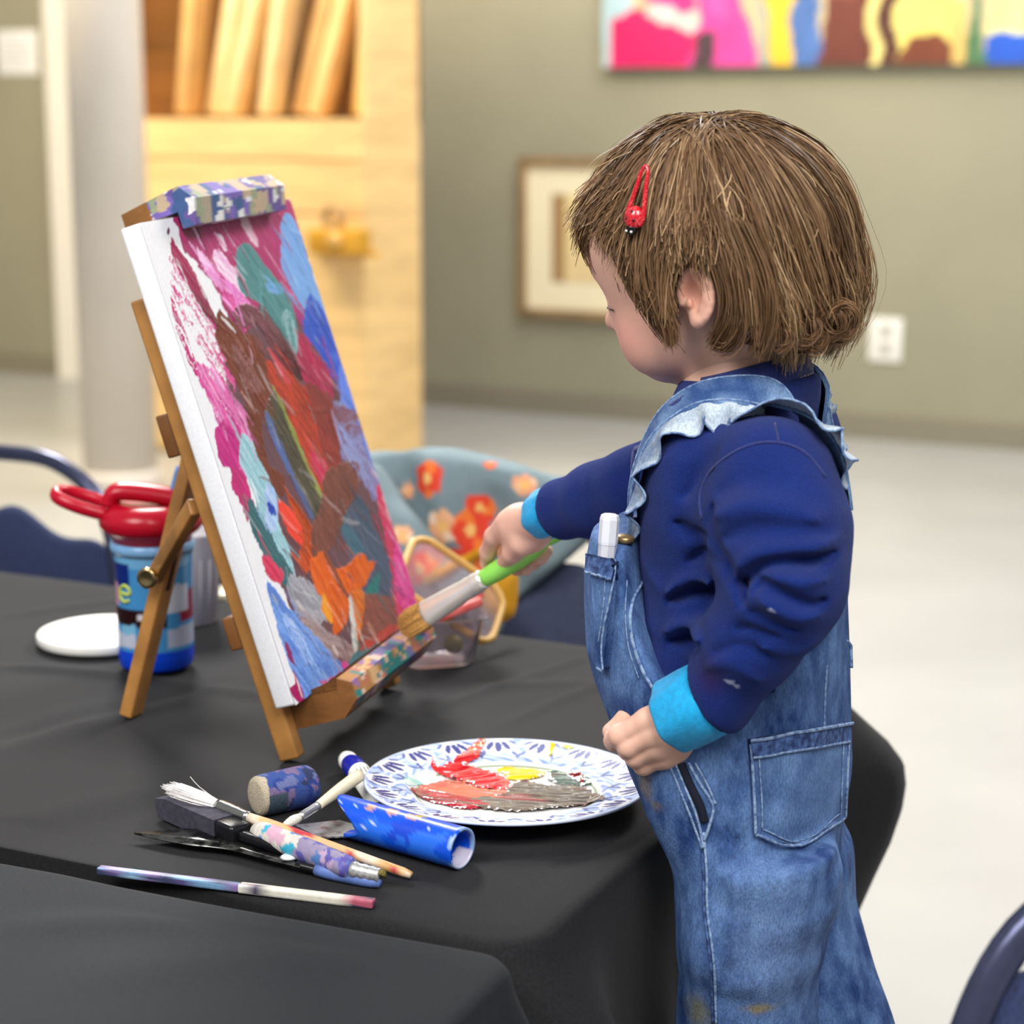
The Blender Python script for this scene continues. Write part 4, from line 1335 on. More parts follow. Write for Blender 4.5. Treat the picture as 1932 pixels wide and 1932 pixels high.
sec(-175, -158, .044, .066, (160, 16, 40))
sec(-108, -92, .056, .062, (226, 220, 230))
sec(-40, 0, .050, .082, (150, 30, 60))
sec(-60, -20, .062, .09, (206, 216, 236))
sec(-165, -110, .026, .042, (206, 212, 232))
sec(-60, 10, .026, .046, (186, 196, 222))
sec(-140, -112, .040, .050, (130, 196, 232))
bd = mk('body', xf((V, ff), Mb), mat('blue_translucent_plastic', (255, 255, 255), .15, attr=True, var=.04, spec=.5, coat=.3), o, col=c)
# pale green letter e on the side
tt = np.linspace(0, 1, 30)
e_path = [(-.5, 0), (.5, 0), (.46, .45), (0, .66), (-.48, .4), (-.6, -.05), (-.45, -.48), (0, -.68), (.46, -.5)]
ep = spline(e_path, 34)
ang0, z00 = math.radians(-128), .082
q = []
for ex, ez in ep:
    a_ = ang0 + ex * .0125 / .0385
    q.append(bc + np.array([.0389 * math.cos(a_), .0389 * math.sin(a_), z00 + ez * .0125]))
mk('letter', tube(q, .0017, 6), mat('pale_green_print', (206, 222, 90), .5), bd)
M_red = mat('red_plastic', (196, 14, 44), .25, var=.04, spec=.5)
M_bl = mat('sky_blue_plastic', (84, 148, 226), .25, var=.05)
mk('neck_ring', xf(lathe([(.0415, .120), (.0425, .124), (.0425, .130), (.040, .131)], 48), Mb), mat('clear_blue', (130, 180, 226), .2, var=.05), o)
lidprof = [(.039, .129), (.0395, .136), (.0470, .141), (.0520, .147), (.0530, .155), (.0500, .162), (.0440, .166), (.036, .170), (.03, .169), (.020, .168), (.0001, .168)]
lid = mk('lid', xf(lathe(lidprof, 48), Mb), M_red, o)
mk('lid_saddle', xf(join(tube(spline([(-.040, -.006, .168), (-.034, -.006, .180), (-.015, -.006, .181), (.02, -.006, .176), (.04, -.006, .170)], 18), .0095, 14, flat=1.6)), Mb), M_red, lid)
loop = spline([(-.040, -.022, .160), (-.066, -.024, .168), (-.088, -.018, .176), (-.094, -.004, .180), (-.086, .012, .178), (-.064, .018, .170), (-.040, .016, .162)], 32)
mk('carry_loop', xf(tube(loop, .0068, 12, flat=.8), Mb), M_red, o)
mk('spout', xf(tube(spline([(.020, -.004, .168), (.029, -.004, .182), (.036, -.004, .204)], 8), [.0075, .0080, .0085, .0088, .0092, .0094, .0094, .0090], 16), Mb), M_bl, o)

lc_ = T(196, 1207, .003)
o = thing('white_lid', 'round white plastic lid lying flat beside the bottle', 'lid', lc_)
mk('disc', xf(lathe([(.0685, 0), (.0705, .002), (.0705, .0085), (.069, .0105), (.066, .0108), (.0635, .0085), (.03, .008), (.0001, .008)], 64), frame(lc_, (1, 0, 0), (0, 1, 0), UZ)), M_white, o)
mk('embossed_mark', xf(box((.03, .003, .0008), .0003), frame(lc_ + np.array([-.012, .006, .0085]), (.98, .2, 0), (-.2, .98, 0), UZ)), mat('shadow_white', (222, 222, 224), .4), o)
tc1 = T(362, 1172)
o = thing('plastic_tub', 'empty translucent white plastic tub behind the easel leg', 'tub', tc1)
M_tub = mat('frosted_plastic', (232, 228, 232), .35, trans=.25, var=.03, ior=1.2)
mk('wall', xf(lathe([(.026, 0), (.028, .002), (.0335, .080), (.0352, .081), (.0355, .100), (.0368, .101), (.0368, .104), (.0345, .104), (.0335, .082), (.0320, .079), (.0268, .003), (.0001, .003)], 48), frame(tc1, (1, 0, 0), (0, 1, 0), UZ)), M_tub, o)
for k in range(18):
    a_ = k * 2 * math.pi / 18
    p0_, p1_ = tc1 + np.array([.0284 * math.cos(a_), .0284 * math.sin(a_), .006]), tc1 + np.array([.0334 * math.cos(a_), .0334 * math.sin(a_), .076])
    mk('rib', tube([p0_, p1_], .0009, 6), M_tub, o)
sc_ = T(428, 1126)
mk('cream_disc', xf(lathe([(.0165, 0), (.0172, .001), (.0172, .006), (.016, .007), (.0001, .0068)], 32), frame(sc_, (1, 0, 0), (0, 1, 0), UZ)), mat('cream_plastic', (244, 236, 206), .35), label='tiny cream-coloured disc lying beyond the plastic tub', cat='disc')
jc = T(424, 1098)
o = thing('paint_jar', 'small dark red jar standing beyond the plastic tub', 'jar', jc)
mk('glass', xf(lathe([(.018, 0), (.019, .002), (.019, .020), (.016, .023)], 32), frame(jc, (1, 0, 0), (0, 1, 0), UZ)), mat('dark_red_glass', (70, 10, 14), .15), o)
mk('cap', xf(lathe([(.0165, .022), (.0172, .023), (.0172, .032), (.016, .033), (.0001, .033)], 32), frame(jc, (1, 0, 0), (0, 1, 0), UZ)), M_white, o)

# clear snack box with red slices, its lid standing open
pc0 = T(822, 1246)
o = thing('snack_box', 'clear plastic snack box holding red slices, open lid with tan rim', 'snack box', pc0)
M_clear = mat('clear_plastic', (240, 232, 238), .12, trans=.85, var=.02, ior=1.15)
ex_, ey_ = unit(np.array([.97, .25, 0])), unit(np.array([-.25, .97, 0]))
Mx = frame(pc0, ex_, ey_, UZ)
def rrect(hx, hy, r, n=6):
    out = []
    for cx_, cy_, s_ in ((hx - r, hy - r, 0), (-hx + r, hy - r, 1), (-hx + r, -hy + r, 2), (hx - r, -hy + r, 3)):
        for t in np.linspace(0, math.pi / 2, n):
            out.append((cx_ + r * math.cos(s_ * math.pi / 2 + t), cy_ + r * math.sin(s_ * math.pi / 2 + t)))
    return np.array(out)
def loft(rings):
    V_, F_ = [], []
    n_ = len(rings[0])
    for r_ in rings:
        V_.append(np.asarray(r_))
    for i in range(len(rings) - 1):
        for k in range(n_):
            F_.append([i * n_ + k, i * n_ + (k + 1) % n_, (i + 1) * n_ + (k + 1) % n_, (i + 1) * n_ + k])
    F_.append(list(range(n_))[::-1])
    return np.concatenate(V_), F_
rg = lambda hx, hy, z_: np.c_[rrect(hx, hy, .018), np.full(24, z_)]
mk('tray', xf(loft([rg(.035, .028, 0), rg(.038, .031, .004), rg(.046, .039, .048), rg(.050, .043, .050), rg(.050, .043, .052), rg(.0455, .0385, .050), rg(.037, .030, .005), rg(.030, .024, .003)]), Mx), M_clear, o, smooth=True)
lidc = pc0 + np.array([.016, .055, .062])
lx = unit(np.array([.80, .10, -.60]))
ly = unit(np.array([.18, .90, .40]))
ly = unit(ly - lx * (lx @ ly))
lz = np.cross(lx, ly)
ring = spline(np.c_[rrect(.060, .048, .026, 5), np.zeros(20)], 60, closed=True)
mk('lid_rim', xf(tube(np.concatenate([ring, ring[:2]]), .0042, 8, caps=False), frame(lidc, lx, ly, lz)), mat('tan_rim_plastic', (214, 166, 84), .4, var=.05), o)
mk('lid_pane', xf((np.c_[rrect(.058, .046, .025, 6), np.zeros(24)], [list(range(24))]), frame(lidc, lx, ly, lz)), mat('clear_lid', (236, 206, 212), .2, trans=.7, alpha=.6, ior=1.05), o, smooth=False)
M_slice = mat('red_slice', (214, 60, 60), .35, col2=(240, 130, 120), scale=40)
for k in range(5):
    p0_ = pc0 + ex_ * (-.03 + .004 * k) + ey_ * (-.022 + .011 * k) + UZ * (.042 + .004 * (k % 2))
    p1_ = pc0 + ex_ * (.046 + .003 * k) + ey_ * (-.012 + .011 * k) + UZ * (.064 + .005 * (k % 3))
    mk('red_slice', beam(p0_, p1_, .013, .009, ey_, .003), M_slice, o)
mk('olive_piece', xf(lathe([(.0001, -.012), (.008, -.008), (.0105, 0), (.008, .008), (.0001, .012)], 16), frame(pc0 + ex_ * .016 - ey_ * .012 + UZ * .018, ex_, UZ, -ey_)), mat('olive_green', (130, 120, 50), .4, var=.2, scale=60), o)
# ------------------------------------------------------------------ implicit-surface modelling (numpy surface nets)
def smin(a, b, k):
    h = np.clip(.5 + .5 * (b - a) / k, 0, 1)
    return b + (a - b) * h - k * h * (1 - h)
def smax(a, b, k):
    return -smin(-a, -b, k)
def s_ell(P, c, r, R=None):
    q = P - np.asarray(c, float)
    if R is not None:
        q = q @ R
    r = np.asarray(r, float)
    k0 = np.sqrt(((q / r) ** 2).sum(1))
    k1 = np.sqrt(((q / (r * r)) ** 2).sum(1)) + 1e-9
    return k0 * (k0 - 1) / k1
def s_cap(P, a, b, ra, rb):
    a, b = np.asarray(a, float), np.asarray(b, float)
    ab_ = b - a
    t = np.clip((P - a) @ ab_ / (ab_ @ ab_), 0, 1)
    return np.linalg.norm(P - a - t[:, None] * ab_, axis=1) - (ra + (rb - ra) * t)
def s_chain(P, pts, rad, k):
    d = None
    for i in range(len(pts) - 1):
        e = s_cap(P, pts[i], pts[i + 1], rad[i], rad[i + 1])
        d = e if d is None else smin(d, e, k)
    return d
def s_loft(P, zs, f0, a, b, l0=0.0, pw=2.0):
    """body of elliptical sections stacked in z (zs ascending)"""
    z = P[:, 2]
    F0, A, B = np.interp(z, zs, f0), np.interp(z, zs, a), np.interp(z, zs, b)
    L0 = np.interp(z, zs, l0) if np.ndim(l0) else l0
    k = ((np.abs(P[:, 0] - F0) / A) ** pw + (np.abs(P[:, 1] - L0) / B) ** pw) ** (1 / pw)
    d = (k - 1) * np.minimum(A, B) * .95
    return smax(d, smax(z - zs[-1], zs[0] - z, .005), .012)

def surfnet(fn, lo, hi, h, B=8):
    """sparse surface nets of fn(P)<0; returns verts, quads"""
    lo, hi = np.asarray(lo, float), np.asarray(hi, float)
    nb = np.ceil((hi - lo) / (h * B)).astype(int)
    g = np.stack(np.meshgrid(*[np.arange(n) for n in nb], indexing='ij'), -1).reshape(-1, 3)
    cen = lo + (g + .5) * h * B
    d = fn(cen)
    act = g[np.abs(d) < h * B * 1.15]
    off = np.stack(np.meshgrid(*[np.arange(B + 1)] * 3, indexing='ij'), -1).reshape(-1, 3)
    dims = nb * B + 2
    def cid(c):
        return (c[..., 0] * dims[1] + c[..., 1]) * dims[2] + c[..., 2]
    Vs, ids, edges = [], [], []
    for s in range(0, len(act), 400):
        a = act[s:s + 400]
        gp = a[:, None, :] * B + off[None]
        val = fn((lo + gp.reshape(-1, 3) * h)).reshape(len(a), B + 1, B + 1, B + 1)
        val = np.where(val == 0, 1e-9, val)
        sg = val < 0
        # cell vertices
        c8 = [sg[:, i:B + i, j:B + j, k:B + k] for i in (0, 1) for j in (0, 1) for k in (0, 1)]
        cnt = sum(c.astype(np.int8) for c in c8)
        m = (cnt > 0) & (cnt < 8)
        bi, ci, cj, ck = np.nonzero(m)
        if not len(bi):
            continue
        acc = np.zeros((len(bi), 3))
        num = np.zeros(len(bi))
        cor = {}
        for i in (0, 1):
            for j in (0, 1):
                for k in (0, 1):
                    cor[i, j, k] = val[bi, ci + i, cj + j, ck + k]
        for ax in range(3):
            o1, o2 = [q for q in range(3) if q != ax]
            for x in (0, 1):
                for y in (0, 1):
                    p = [0, 0, 0]
                    p[o1], p[o2] = x, y
                    q = list(p)
                    q[ax] = 1
                    v0, v1 = cor[tuple(p)], cor[tuple(q)]
                    cr = (v0 < 0) != (v1 < 0)
                    t = np.where(cr, v0 / (v0 - v1 + 1e-20), 0)
                    pt = np.tile(np.array(p, float), (len(bi), 1))
                    pt[:, ax] = t
                    acc += np.where(cr[:, None], pt, 0)
                    num += cr
        base = a[bi] * B + np.stack([ci, cj, ck], 1)
        Vs.append(lo + (base + acc / num[:, None]) * h)
        ids.append(cid(base))
        # crossing edges starting at owned grid points
        for ax in range(3):
            sl = [slice(0, B)] * 3
            s2 = [slice(0, B)] * 3
            s2[ax] = slice(1, B + 1)
            v0, v1 = sg[:, sl[0], sl[1], sl[2]], sg[:, s2[0], s2[1], s2[2]]
            e = np.nonzero(v0 != v1)
            if len(e[0]):
                gpnt = a[e[0]] * B + np.stack(e[1:], 1)
                edges.append((ax, gpnt, v0[e]))
    V = np.concatenate(Vs)
    I = np.concatenate(ids)
    so = np.argsort(I)
    V, I = V[so], I[so]
    Q = []
    for ax, gp, ins in edges:
        o1, o2 = (ax + 1) % 3, (ax + 2) % 3
        cs = []
        ok = np.ones(len(gp), bool)
        for x, y in ((0, 0), (-1, 0), (-1, -1), (0, -1)):
            c = gp.copy()
            c[:, o1] += x
            c[:, o2] += y
            ok &= (c >= 0).all(1)
            k = cid(c)
            p = np.clip(np.searchsorted(I, k), 0, len(I) - 1)
            ok &= I[p] == k
            cs.append(p)
        q = np.stack(cs, 1)
        q = np.where(ins[:, None], q, q[:, ::-1])
        Q.append(q[ok])
    return V, np.concatenate(Q)

def relax(V, Q, n=2, w=.5):
    """laplacian smoothing"""
    e = np.concatenate([Q[:, [0, 1]], Q[:, [1, 2]], Q[:, [2, 3]], Q[:, [3, 0]]])
    for _ in range(n):
        s = np.zeros_like(V)
        c = np.zeros(len(V))
        for a, b in ((0, 1), (1, 0)):
            for k in range(3):
                s[:, k] += np.bincount(e[:, a], V[e[:, b], k], len(V))
            c += np.bincount(e[:, a], None, len(V))
        V = V * (1 - w) + w * s / np.maximum(c, 1)[:, None]
    return V

def fast_mesh(name, V, Q, mat_, parent, col=None, label=None, kind=None, cat=None):
    """mesh from numpy verts (world) and uniform polygons"""
    org = ORI[parent.name] if parent is not None else V.mean(0)
    me = bpy.data.meshes.new(name)
    n, k = Q.shape
    me.vertices.add(len(V))
    me.vertices.foreach_set('co', (V - org).astype(np.float32).ravel())
    me.loops.add(n * k)
    me.loops.foreach_set('vertex_index', Q.astype(np.int32).ravel())
    me.polygons.add(n)
    me.polygons.foreach_set('loop_start', np.arange(0, n * k, k, dtype=np.int32))
    me.polygons.foreach_set('use_smooth', np.ones(n, bool))
    me.update(calc_edges=True)
    if col is not None:
        a = me.color_attributes.new('col', 'FLOAT_COLOR', 'POINT')
        c = np.ones((len(V), 4), np.float32)
        c[:, :3] = col
        a.data.foreach_set('color', c.ravel())
    me.materials.append(mat_)
    o = link(name, me, parent)
    ORI[o.name] = org
    if parent is None:
        o.location = org
    return tag(o, label, cat, None, kind)

# ------------------------------------------------------------------ the child: body frame f (facing), l (her left, towards the camera), z
BF = np.array([-math.cos(TH), math.sin(TH), 0])
BL = np.array([-math.sin(TH), -math.cos(TH), 0])
BO = np.array([.19, 1.5, 0])
def b2w(q):
    q = np.asarray(q, float)
    return BO + q[..., 0:1] * BF + q[..., 1:2] * BL + q[..., 2:3] * UZ
def bp(x, y, l):
    """pixel -> body coordinates on the plane at lateral offset l"""
    r = ray(x, y)
    s = ((BO + BL * l - CAM) @ BL) / (r @ BL)
    P = CAM + r * s
    return np.array([(P - BO) @ BF, l, P[2]])
def w2b(P):
    q = np.asarray(P) - BO
    return np.stack([q @ BF, q @ BL, np.asarray(P)[..., 2]], -1)

HC = bp(1335, 455, 0)
STOOL = .33
kid = thing('person', 'small child in denim overalls and navy shirt painting with a green-handled brush', 'person', (*b2w(np.array([-.02, 0, 0.]))[:2], STOOL))

# ---- head and neck
def rot_f(a):      # rotation about the l axis (pitch)
    c, s = math.cos(a), math.sin(a)
    return np.array([[c, 0, s], [0, 1, 0], [-s, 0, c]])
def scalp(Q):
    return smin(s_ell(Q, (-.014, 0, .006), (.093, .073, .083)), s_ell(Q, (.038, 0, -.006), (.054, .057, .047)), .03)
def s_head(P):
    Q = P - HC
    d = scalp(Q)
    d = smin(d, s_ell(Q, (.026, 0, -.050), (.045, .047, .050)), .025)
    d = smin(d, s_ell(Q, (.002, 0, -.062), (.050, .050, .036)), .025)
    Qa = Q.copy()
    Qa[:, 1] = np.abs(Qa[:, 1])
    d = smin(d, s_ell(Qa, (.027, .031, -.073), (.026, .023, .026)), .014)
    d = smin(d, s_ell(Q, (.028, 0, -.0925), (.019, .023, .0145)), .012)
    d = smin(d, s_ell(Q, (.049, 0, -.077), (.015, .020, .013)), .012)          # muzzle
    d = smin(d, s_ell(Q, (.0600, 0, -.0790), (.0060, .013, .0038)), .004)       # lips
    d = smin(d, s_ell(Q, (.0565, 0, -.0870), (.0060, .011, .0042)), .004)
    d = smax(d, -s_ell(Qa, (.083, .029, -.0455), (.0175, .015, .0115)), .010)   # eye hollows
    d = smin(d, s_ell(Qa, (.0605, .0265, -.0475), (.0085, .0105, .0085)), .004)  # lids
    d = smax(d, -s_ell(Qa, (.0705, .0275, -.0495), (.0040, .0100, .0011)), .0018)  # lid gap
    d = smin(d, s_cap(Q, (.0650, 0, -.040), (.0690, 0, -.058), .0065, .0068), .009)
    d = smin(d, s_ell(Q, (.0735, 0, -.0630), (.0090, .0082, .0076)), .006)
    d = smin(d, s_ell(Qa, (.0670, .0074, -.0655), (.0058, .0046, .0048)), .004)
    d = smax(d, -s_ell(Qa, (.0705, .0048, -.0715), (.0032, .0024, .0030)), .002)
    # ears
    ea = np.array([-.020, .0665, -.0335])
    ry = rot_f(.12)
    q = (Qa - ea)
    q = np.stack([q[:, 0], q[:, 1] - .28 * q[:, 0] * -1, q[:, 2]], 1) @ ry       # stands off at the back edge
    ear = s_ell(q, (0, .004, 0), (.0145, .0062, .0205))
    ear = smax(ear, -s_ell(q, (.0035, .0105, -.002), (.0085, .0070, .0125)), .004)
    an_ = np.linspace(math.radians(-15), math.radians(255), 15)
    hel = np.stack([.0005 - .0135 * np.cos(an_ - math.pi / 2 + .0) * -1 * 0 + .0132 * np.cos(an_), .0085 + 0 * an_, .0188 * np.sin(an_)], 1)
    hel = hel[::-1]
    hh = s_chain(q, hel, [.0029] * 15, .003)
    ear = smin(ear, hh, .0035)
    ear = smin(ear, s_chain(q, [(-.0085, .009, .008), (-.0090, .009, -.003), (-.004, .009, -.0105)], [.0024, .0027, .0026], .003), .003)
    ear = smin(ear, s_ell(q, (.0065, .0075, -.0055), (.0028, .0030, .0042)), .003)  # tragus
    ear = smin(ear, s_ell(q, (.0015, .0065, -.0185), (.0062, .0045, .0058)), .005)  # lobe
    d = smin(d, ear, .004)
    nk = s_cap(Q, (-.026, 0, -.05), (-.031, 0, -.165), .0405, .0445)
    d = smin(d, nk, .014)
    return d

# ---- arms and hands (body coordinates)
shN, elN = bp(1452, 912, .090), bp(1482, 1106, .128)
wrN = bp(1300, 1338, .124)
shF = np.array([bp(1400, 870, .0)[0], -.095, shN[2]])
elF = w2b(at_y(1205, 925, 1.635))
wrF = w2b(at_y(1040, 975, 1.70))
hN = lambda x, y, l=.12: bp(x, y, l)
def s_nhand(P):
    d = s_ell(P, hN(1258, 1380, .116), (.024, .0125, .021))
    d = smin(d, s_cap(P, wrN, hN(1264, 1374, .120), .0205, .0175), .012)
    d = smin(d, s_ell(P, hN(1262, 1408, .114), (.016, .013, .014)), .010)
    fin = [  # back of the hand, knuckle, middle joint, end joint, tip
        ([(1262, 1352, .122), (1222, 1360, .129), (1170, 1388, .131), (1160, 1397, .118), (1186, 1400, .102)], [.0080, .0092, .0083, .0076, .0066]),
        ([(1266, 1374, .122), (1230, 1386, .130), (1186, 1409, .131), (1186, 1416, .116), (1214, 1414, .100)], [.0076, .0088, .0080, .0072, .0064]),
        ([(1272, 1394, .120), (1240, 1409, .126), (1199, 1428, .126), (1202, 1432, .112), (1226, 1430, .098)], [.0074, .0084, .0076, .0070, .0062]),
        ([(1278, 1412, .115), (1252, 1428, .119), (1214, 1444, .119), (1214, 1446, .108), (1236, 1440, .096)], [.0070, .0078, .0070, .0064, .0058])]
    e0 = None
    for pts, rad in fin:
        e = s_chain(P, [hN(*q) for q in pts], rad, .004)
        e0 = e if e0 is None else smin(e0, e, .0016)
    d = smin(d, e0, .0060)
    th = s_chain(P, [hN(1262, 1340, .112), hN(1220, 1340, .108), hN(1184, 1358, .106), hN(1153, 1380, .110)], [.0108, .0094, .0084, .0066], .004)
    d = smin(d, th, .0035)
    return d
def fw(x, y, Y):
    return w2b(at_y(x, y, Y))
brA, brB = fw(1058, 1006, 1.728), fw(922, 1071, 1.792)     # axis of the held brush near the hand
def s_fhand(P):
    kn = fw(955, 1000, 1.742)
    d = s_cap(P, wrF, fw(985, 992, 1.735), .0170, .0185)
    d = smin(d, s_ell(P, fw(990, 1000, 1.738), (.026, .016, .021)), .012)
    d = smin(d, s_chain(P, [fw(955, 988, 1.738), fw(932, 1012, 1.752), fw(921, 1042, 1.770), fw(917, 1064, 1.781)], [.0098, .0082, .0074, .0058], .004), .005)   # index
    d = smin(d, s_chain(P, [fw(1003, 1016, 1.722), fw(985, 1026, 1.722), fw(966, 1044, 1.738), fw(950, 1062, 1.754)], [.0115, .0098, .0086, .0064], .004), .006)   # thumb
    d = smin(d, s_chain(P, [fw(962, 1000, 1.765), fw(955, 1040, 1.79), fw(975, 1070, 1.782), fw(992, 1074, 1.765)], [.0090, .0080, .0072, .0060], .004), .005)
    d = smin(d, s_chain(P, [fw(985, 1005, 1.765), fw(985, 1045, 1.79), fw(1005, 1060, 1.775), fw(1018, 1054, 1.755)], [.0086, .0078, .0070, .0060], .004), .005)
    d = smin(d, s_chain(P, [fw(1003, 1005, 1.76), fw(1008, 1035, 1.782), fw(1022, 1048, 1.772), fw(1032, 1040, 1.752)], [.0082, .0072, .0066, .0056], .004), .005)
    return d

# ---- trunk and limbs below the clothes (coarse)
def rows(tab, l=0.0, amin=0.0):
    """rows of (y px, x front, x back, half width) -> z, centre f, half depth, half width, ascending z"""
    out = []
    for y, x0, x1, b in tab:
        p0, p1 = bp(x0, y, l), bp(x1, y, l)
        fm = (p0 + p1) / 2
        hw = abs(p0[0] - p1[0]) * math.cos(TH) / 2
        a = math.sqrt(max(hw * hw - (math.sin(TH) * b) ** 2, (.35 * hw) ** 2)) / math.cos(TH)
        out.append((fm[2], fm[0], max(a, amin), b))
    out = np.array(sorted(out))
    return out[:, 0], out[:, 1], out[:, 2], out[:, 3]
SH = rows([(700, 1345, 1505, .050), (728, 1306, 1524, .068), (752, 1284, 1536, .086), (790, 1248, 1554, .098), (830, 1212, 1570, .106), (900, 1198, 1590, .110),
           (1000, 1203, 1598, .108), (1100, 1196, 1600, .106), (1250, 1204, 1603, .106), (1400, 1235, 1600, .104)], amin=.052)
OV = rows([(985, 1128, 1604, .102), (1050, 1116, 1608, .112), (1130, 1112, 1610, .114), (1200, 1114, 1611, .115), (1260, 1132, 1614, .116), (1330, 1158, 1618, .116),
           (1400, 1186, 1620, .115), (1480, 1214, 1620, .114), (1560, 1258, 1614, .113), (1630, 1288, 1610, .112), (1690, 1296, 1606, .110), (1720, 1300, 1600, .106)])
LN = rows([(1600, 1330, 1590, .052), (1690, 1292, 1592, .056), (1760, 1290, 1566, .057), (1840, 1284, 1546, .056), (1932, 1276, 1542, .056), (2120, 1270, 1545, .058), (2380, 1275, 1530, .058)], .060)
LF = rows([(1600, 1380, 1600, .050), (1690, 1400, 1612, .054), (1760, 1415, 1636, .055), (1840, 1425, 1662, .056), (1932, 1435, 1692, .056), (2120, 1430, 1690, .058), (2350, 1440, 1670, .058)], -.062)
zfoot = STOOL
def s_core(P):
    d = s_loft(P, SH[0], SH[1], SH[2] * .86, SH[3] * .86)
    d = smin(d, s_loft(P, OV[0], OV[1] - .004, OV[2] * .62, OV[3] * .72), .02)
    for (z, f, a, b), l0 in ((LN, .060), (LF, -.062)):
        n_ = len(z)
        bot = np.array([f[0], l0, zfoot + .05])
        ch = [np.array([f[i], l0 * .97, z[i]]) for i in range(n_ - 2, 0, -1)] + [bot]
        d = smin(d, s_chain(P, ch, np.linspace(.036, .026, len(ch)), .01), .02)
        d = smin(d, s_ell(P, bot + np.array([.03, 0, -.025]), (.055, .027, .022)), .015)
    for s, e, w in ((shN, elN, wrN), (shF, elF, wrF)):
        d = smin(d, s_cap(P, s, e, .030, .024), .03)
        d = smin(d, s_cap(P, e, w, .024, .014), .015)
    d = smin(d, s_cap(P, HC + np.array([-.030, 0, -.09]), HC + np.array([-.033, 0, -.19]), .038, .042), .03)
    return d

pcs = []
vh, qh = surfnet(s_head, HC + np.array([-.13, -.10, -.165]), HC + np.array([.11, .10, .11]), .0016)
vh = relax(vh, qh, 1, .4)
def sub_limits(fn, lo_pts, pad):
    lo_pts = np.array(lo_pts)
    return lo_pts.min(0) - pad, lo_pts.max(0) + pad
lo, hi = sub_limits(None, [hN(1140, 1300), hN(1340, 1460)], .045)
vn, qn = surfnet(s_nhand, lo, hi, .00115)
vn = relax(vn, qn, 1, .4)
lo, hi = sub_limits(None, [wrF, fw(917, 1064, 1.785), fw(1030, 1050, 1.75)], .045)
vf_, qf = surfnet(s_fhand, lo, hi, .00125)
vf_ = relax(vf_, qf, 1, .4)
vc, qc = surfnet(s_core, (-.32, -.30, STOOL - .04), (.34, .30, 1.12), .006)
# skin colouring
def skin_col(V, head=False):
    c = np.ones((len(V), 3)) * lin((232, 184, 162))
    n = fbm(V * 60, 3)
    c *= (.95 + .1 * n)[:, None]
    if head:
        Q = V - HC
        def tint(cen, r, col, w):
            global _t
            k = np.exp(-(((Q - np.asarray(cen)) / np.asarray(r)) ** 2).sum(1)) * w
            k2 = np.exp(-(((Q * np.array([1, -1, 1]) - np.asarray(cen)) / np.asarray(r)) ** 2).sum(1)) * w
            k = np.maximum(k, k2)[:, None]
            return c * (1 - k) + lin(col) * k
        c = tint((.045, .045, -.070), (.030, .032, .022), (228, 148, 138), .50)
        c = tint((-.018, .078, -.030), (.014, .012, .020), (214, 138, 116), .55)
        c = tint((.058, 0, -.083), (.006, .013, .007), (196, 104, 100), .9)
        c = tint((.072, 0, -.064), (.008, .008, .008), (222, 146, 130), .5)
        c = tint((.068, .0275, -.0500), (.010, .011, .0022), (70, 44, 38), .95)
        c = tint((.072, .027, -.036), (.012, .016, .0030), (176, 124, 96), .5)
    return c
V = np.concatenate([vh, vn, vf_, vc])
Q = np.concatenate([qh, qn + len(vh), qf + len(vh) + len(vn), qc + len(vh) + len(vn) + len(vf_)])
C_ = np.concatenate([skin_col(vh, True), skin_col(vn), skin_col(vf_), skin_col(vc)])
M_skin = mat('skin', (255, 255, 255), .48, attr=True, var=.05, scale=120, sss=.18, spec=.35, bump=.04, bscale=700)
body = fast_mesh('body', b2w(V), Q, M_skin, kid, col=C_)
# near eye
for s in (-1, 1):
    ec = HC + np.array([.0590, .0262 * s, -.0490])
    v = lathe([(.0001, -.0080), (.0045, -.0066), (.0072, -.003), (.008, 0), (.0072, .003), (.0045, .0066), (.0001, .0080)], 20)
    mk('eye', (b2w(v[0] + ec), v[1]), mat('eye_dark', (50, 36, 32), .1, var=.1), kid)
# lashes of the near eye
head_bvh = BVHTree.FromPolygons([tuple(p) for p in b2w(vh)], qh.tolist())
lp = []
for x_, y_, l_ in ((1156, 574, .018), (1162, 576, .024), (1170, 577, .030), (1180, 576, .036)):
    h_ = head_bvh.find_nearest(Vector(b2w(bp(x_, y_, l_))))
    lp.append(np.array(h_[0]) + np.array(h_[1]) * .0012)
mk('eyelashes', tube(spline(np.array(lp), 14), np.interp(np.linspace(0, 1, 14), [0, .5, 1], [.0005, .0011, .0005]), 6), mat('lash_brown', (44, 28, 22), .6), kid)
# finger nails
M_nail = mat('nail', (236, 190, 176), .25, var=.04)
def nail(fn_pts, nrm, w=.0045, L=.0055):
    a, b = [b2w(np.asarray(q)) for q in fn_pts]
    d = unit(b - a)
    n = unit(np.asarray(nrm) - d * (np.asarray(nrm) @ d))
    s_ = np.cross(d, n)
    P_, F_ = grid(7, 7, lambda u, v: b + n * (.0060) + (d * ((u - .7) * L)[:, None]) + s_ * ((v - .5) * 2 * w)[:, None] - n * ((v - .5) ** 2 * .008)[:, None] - n * (np.clip(u - .4, 0, 1) ** 2 * .004)[:, None])
    mk('nail', (P_, F_), M_nail, body)
nail((hN(1182, 1362, .110), hN(1152, 1381, .112)), np.array([-.3, -.7, .7]))
nail((fw(966, 1044, 1.738), fw(950, 1062, 1.754)), np.array([-.1, -.85, .45]))
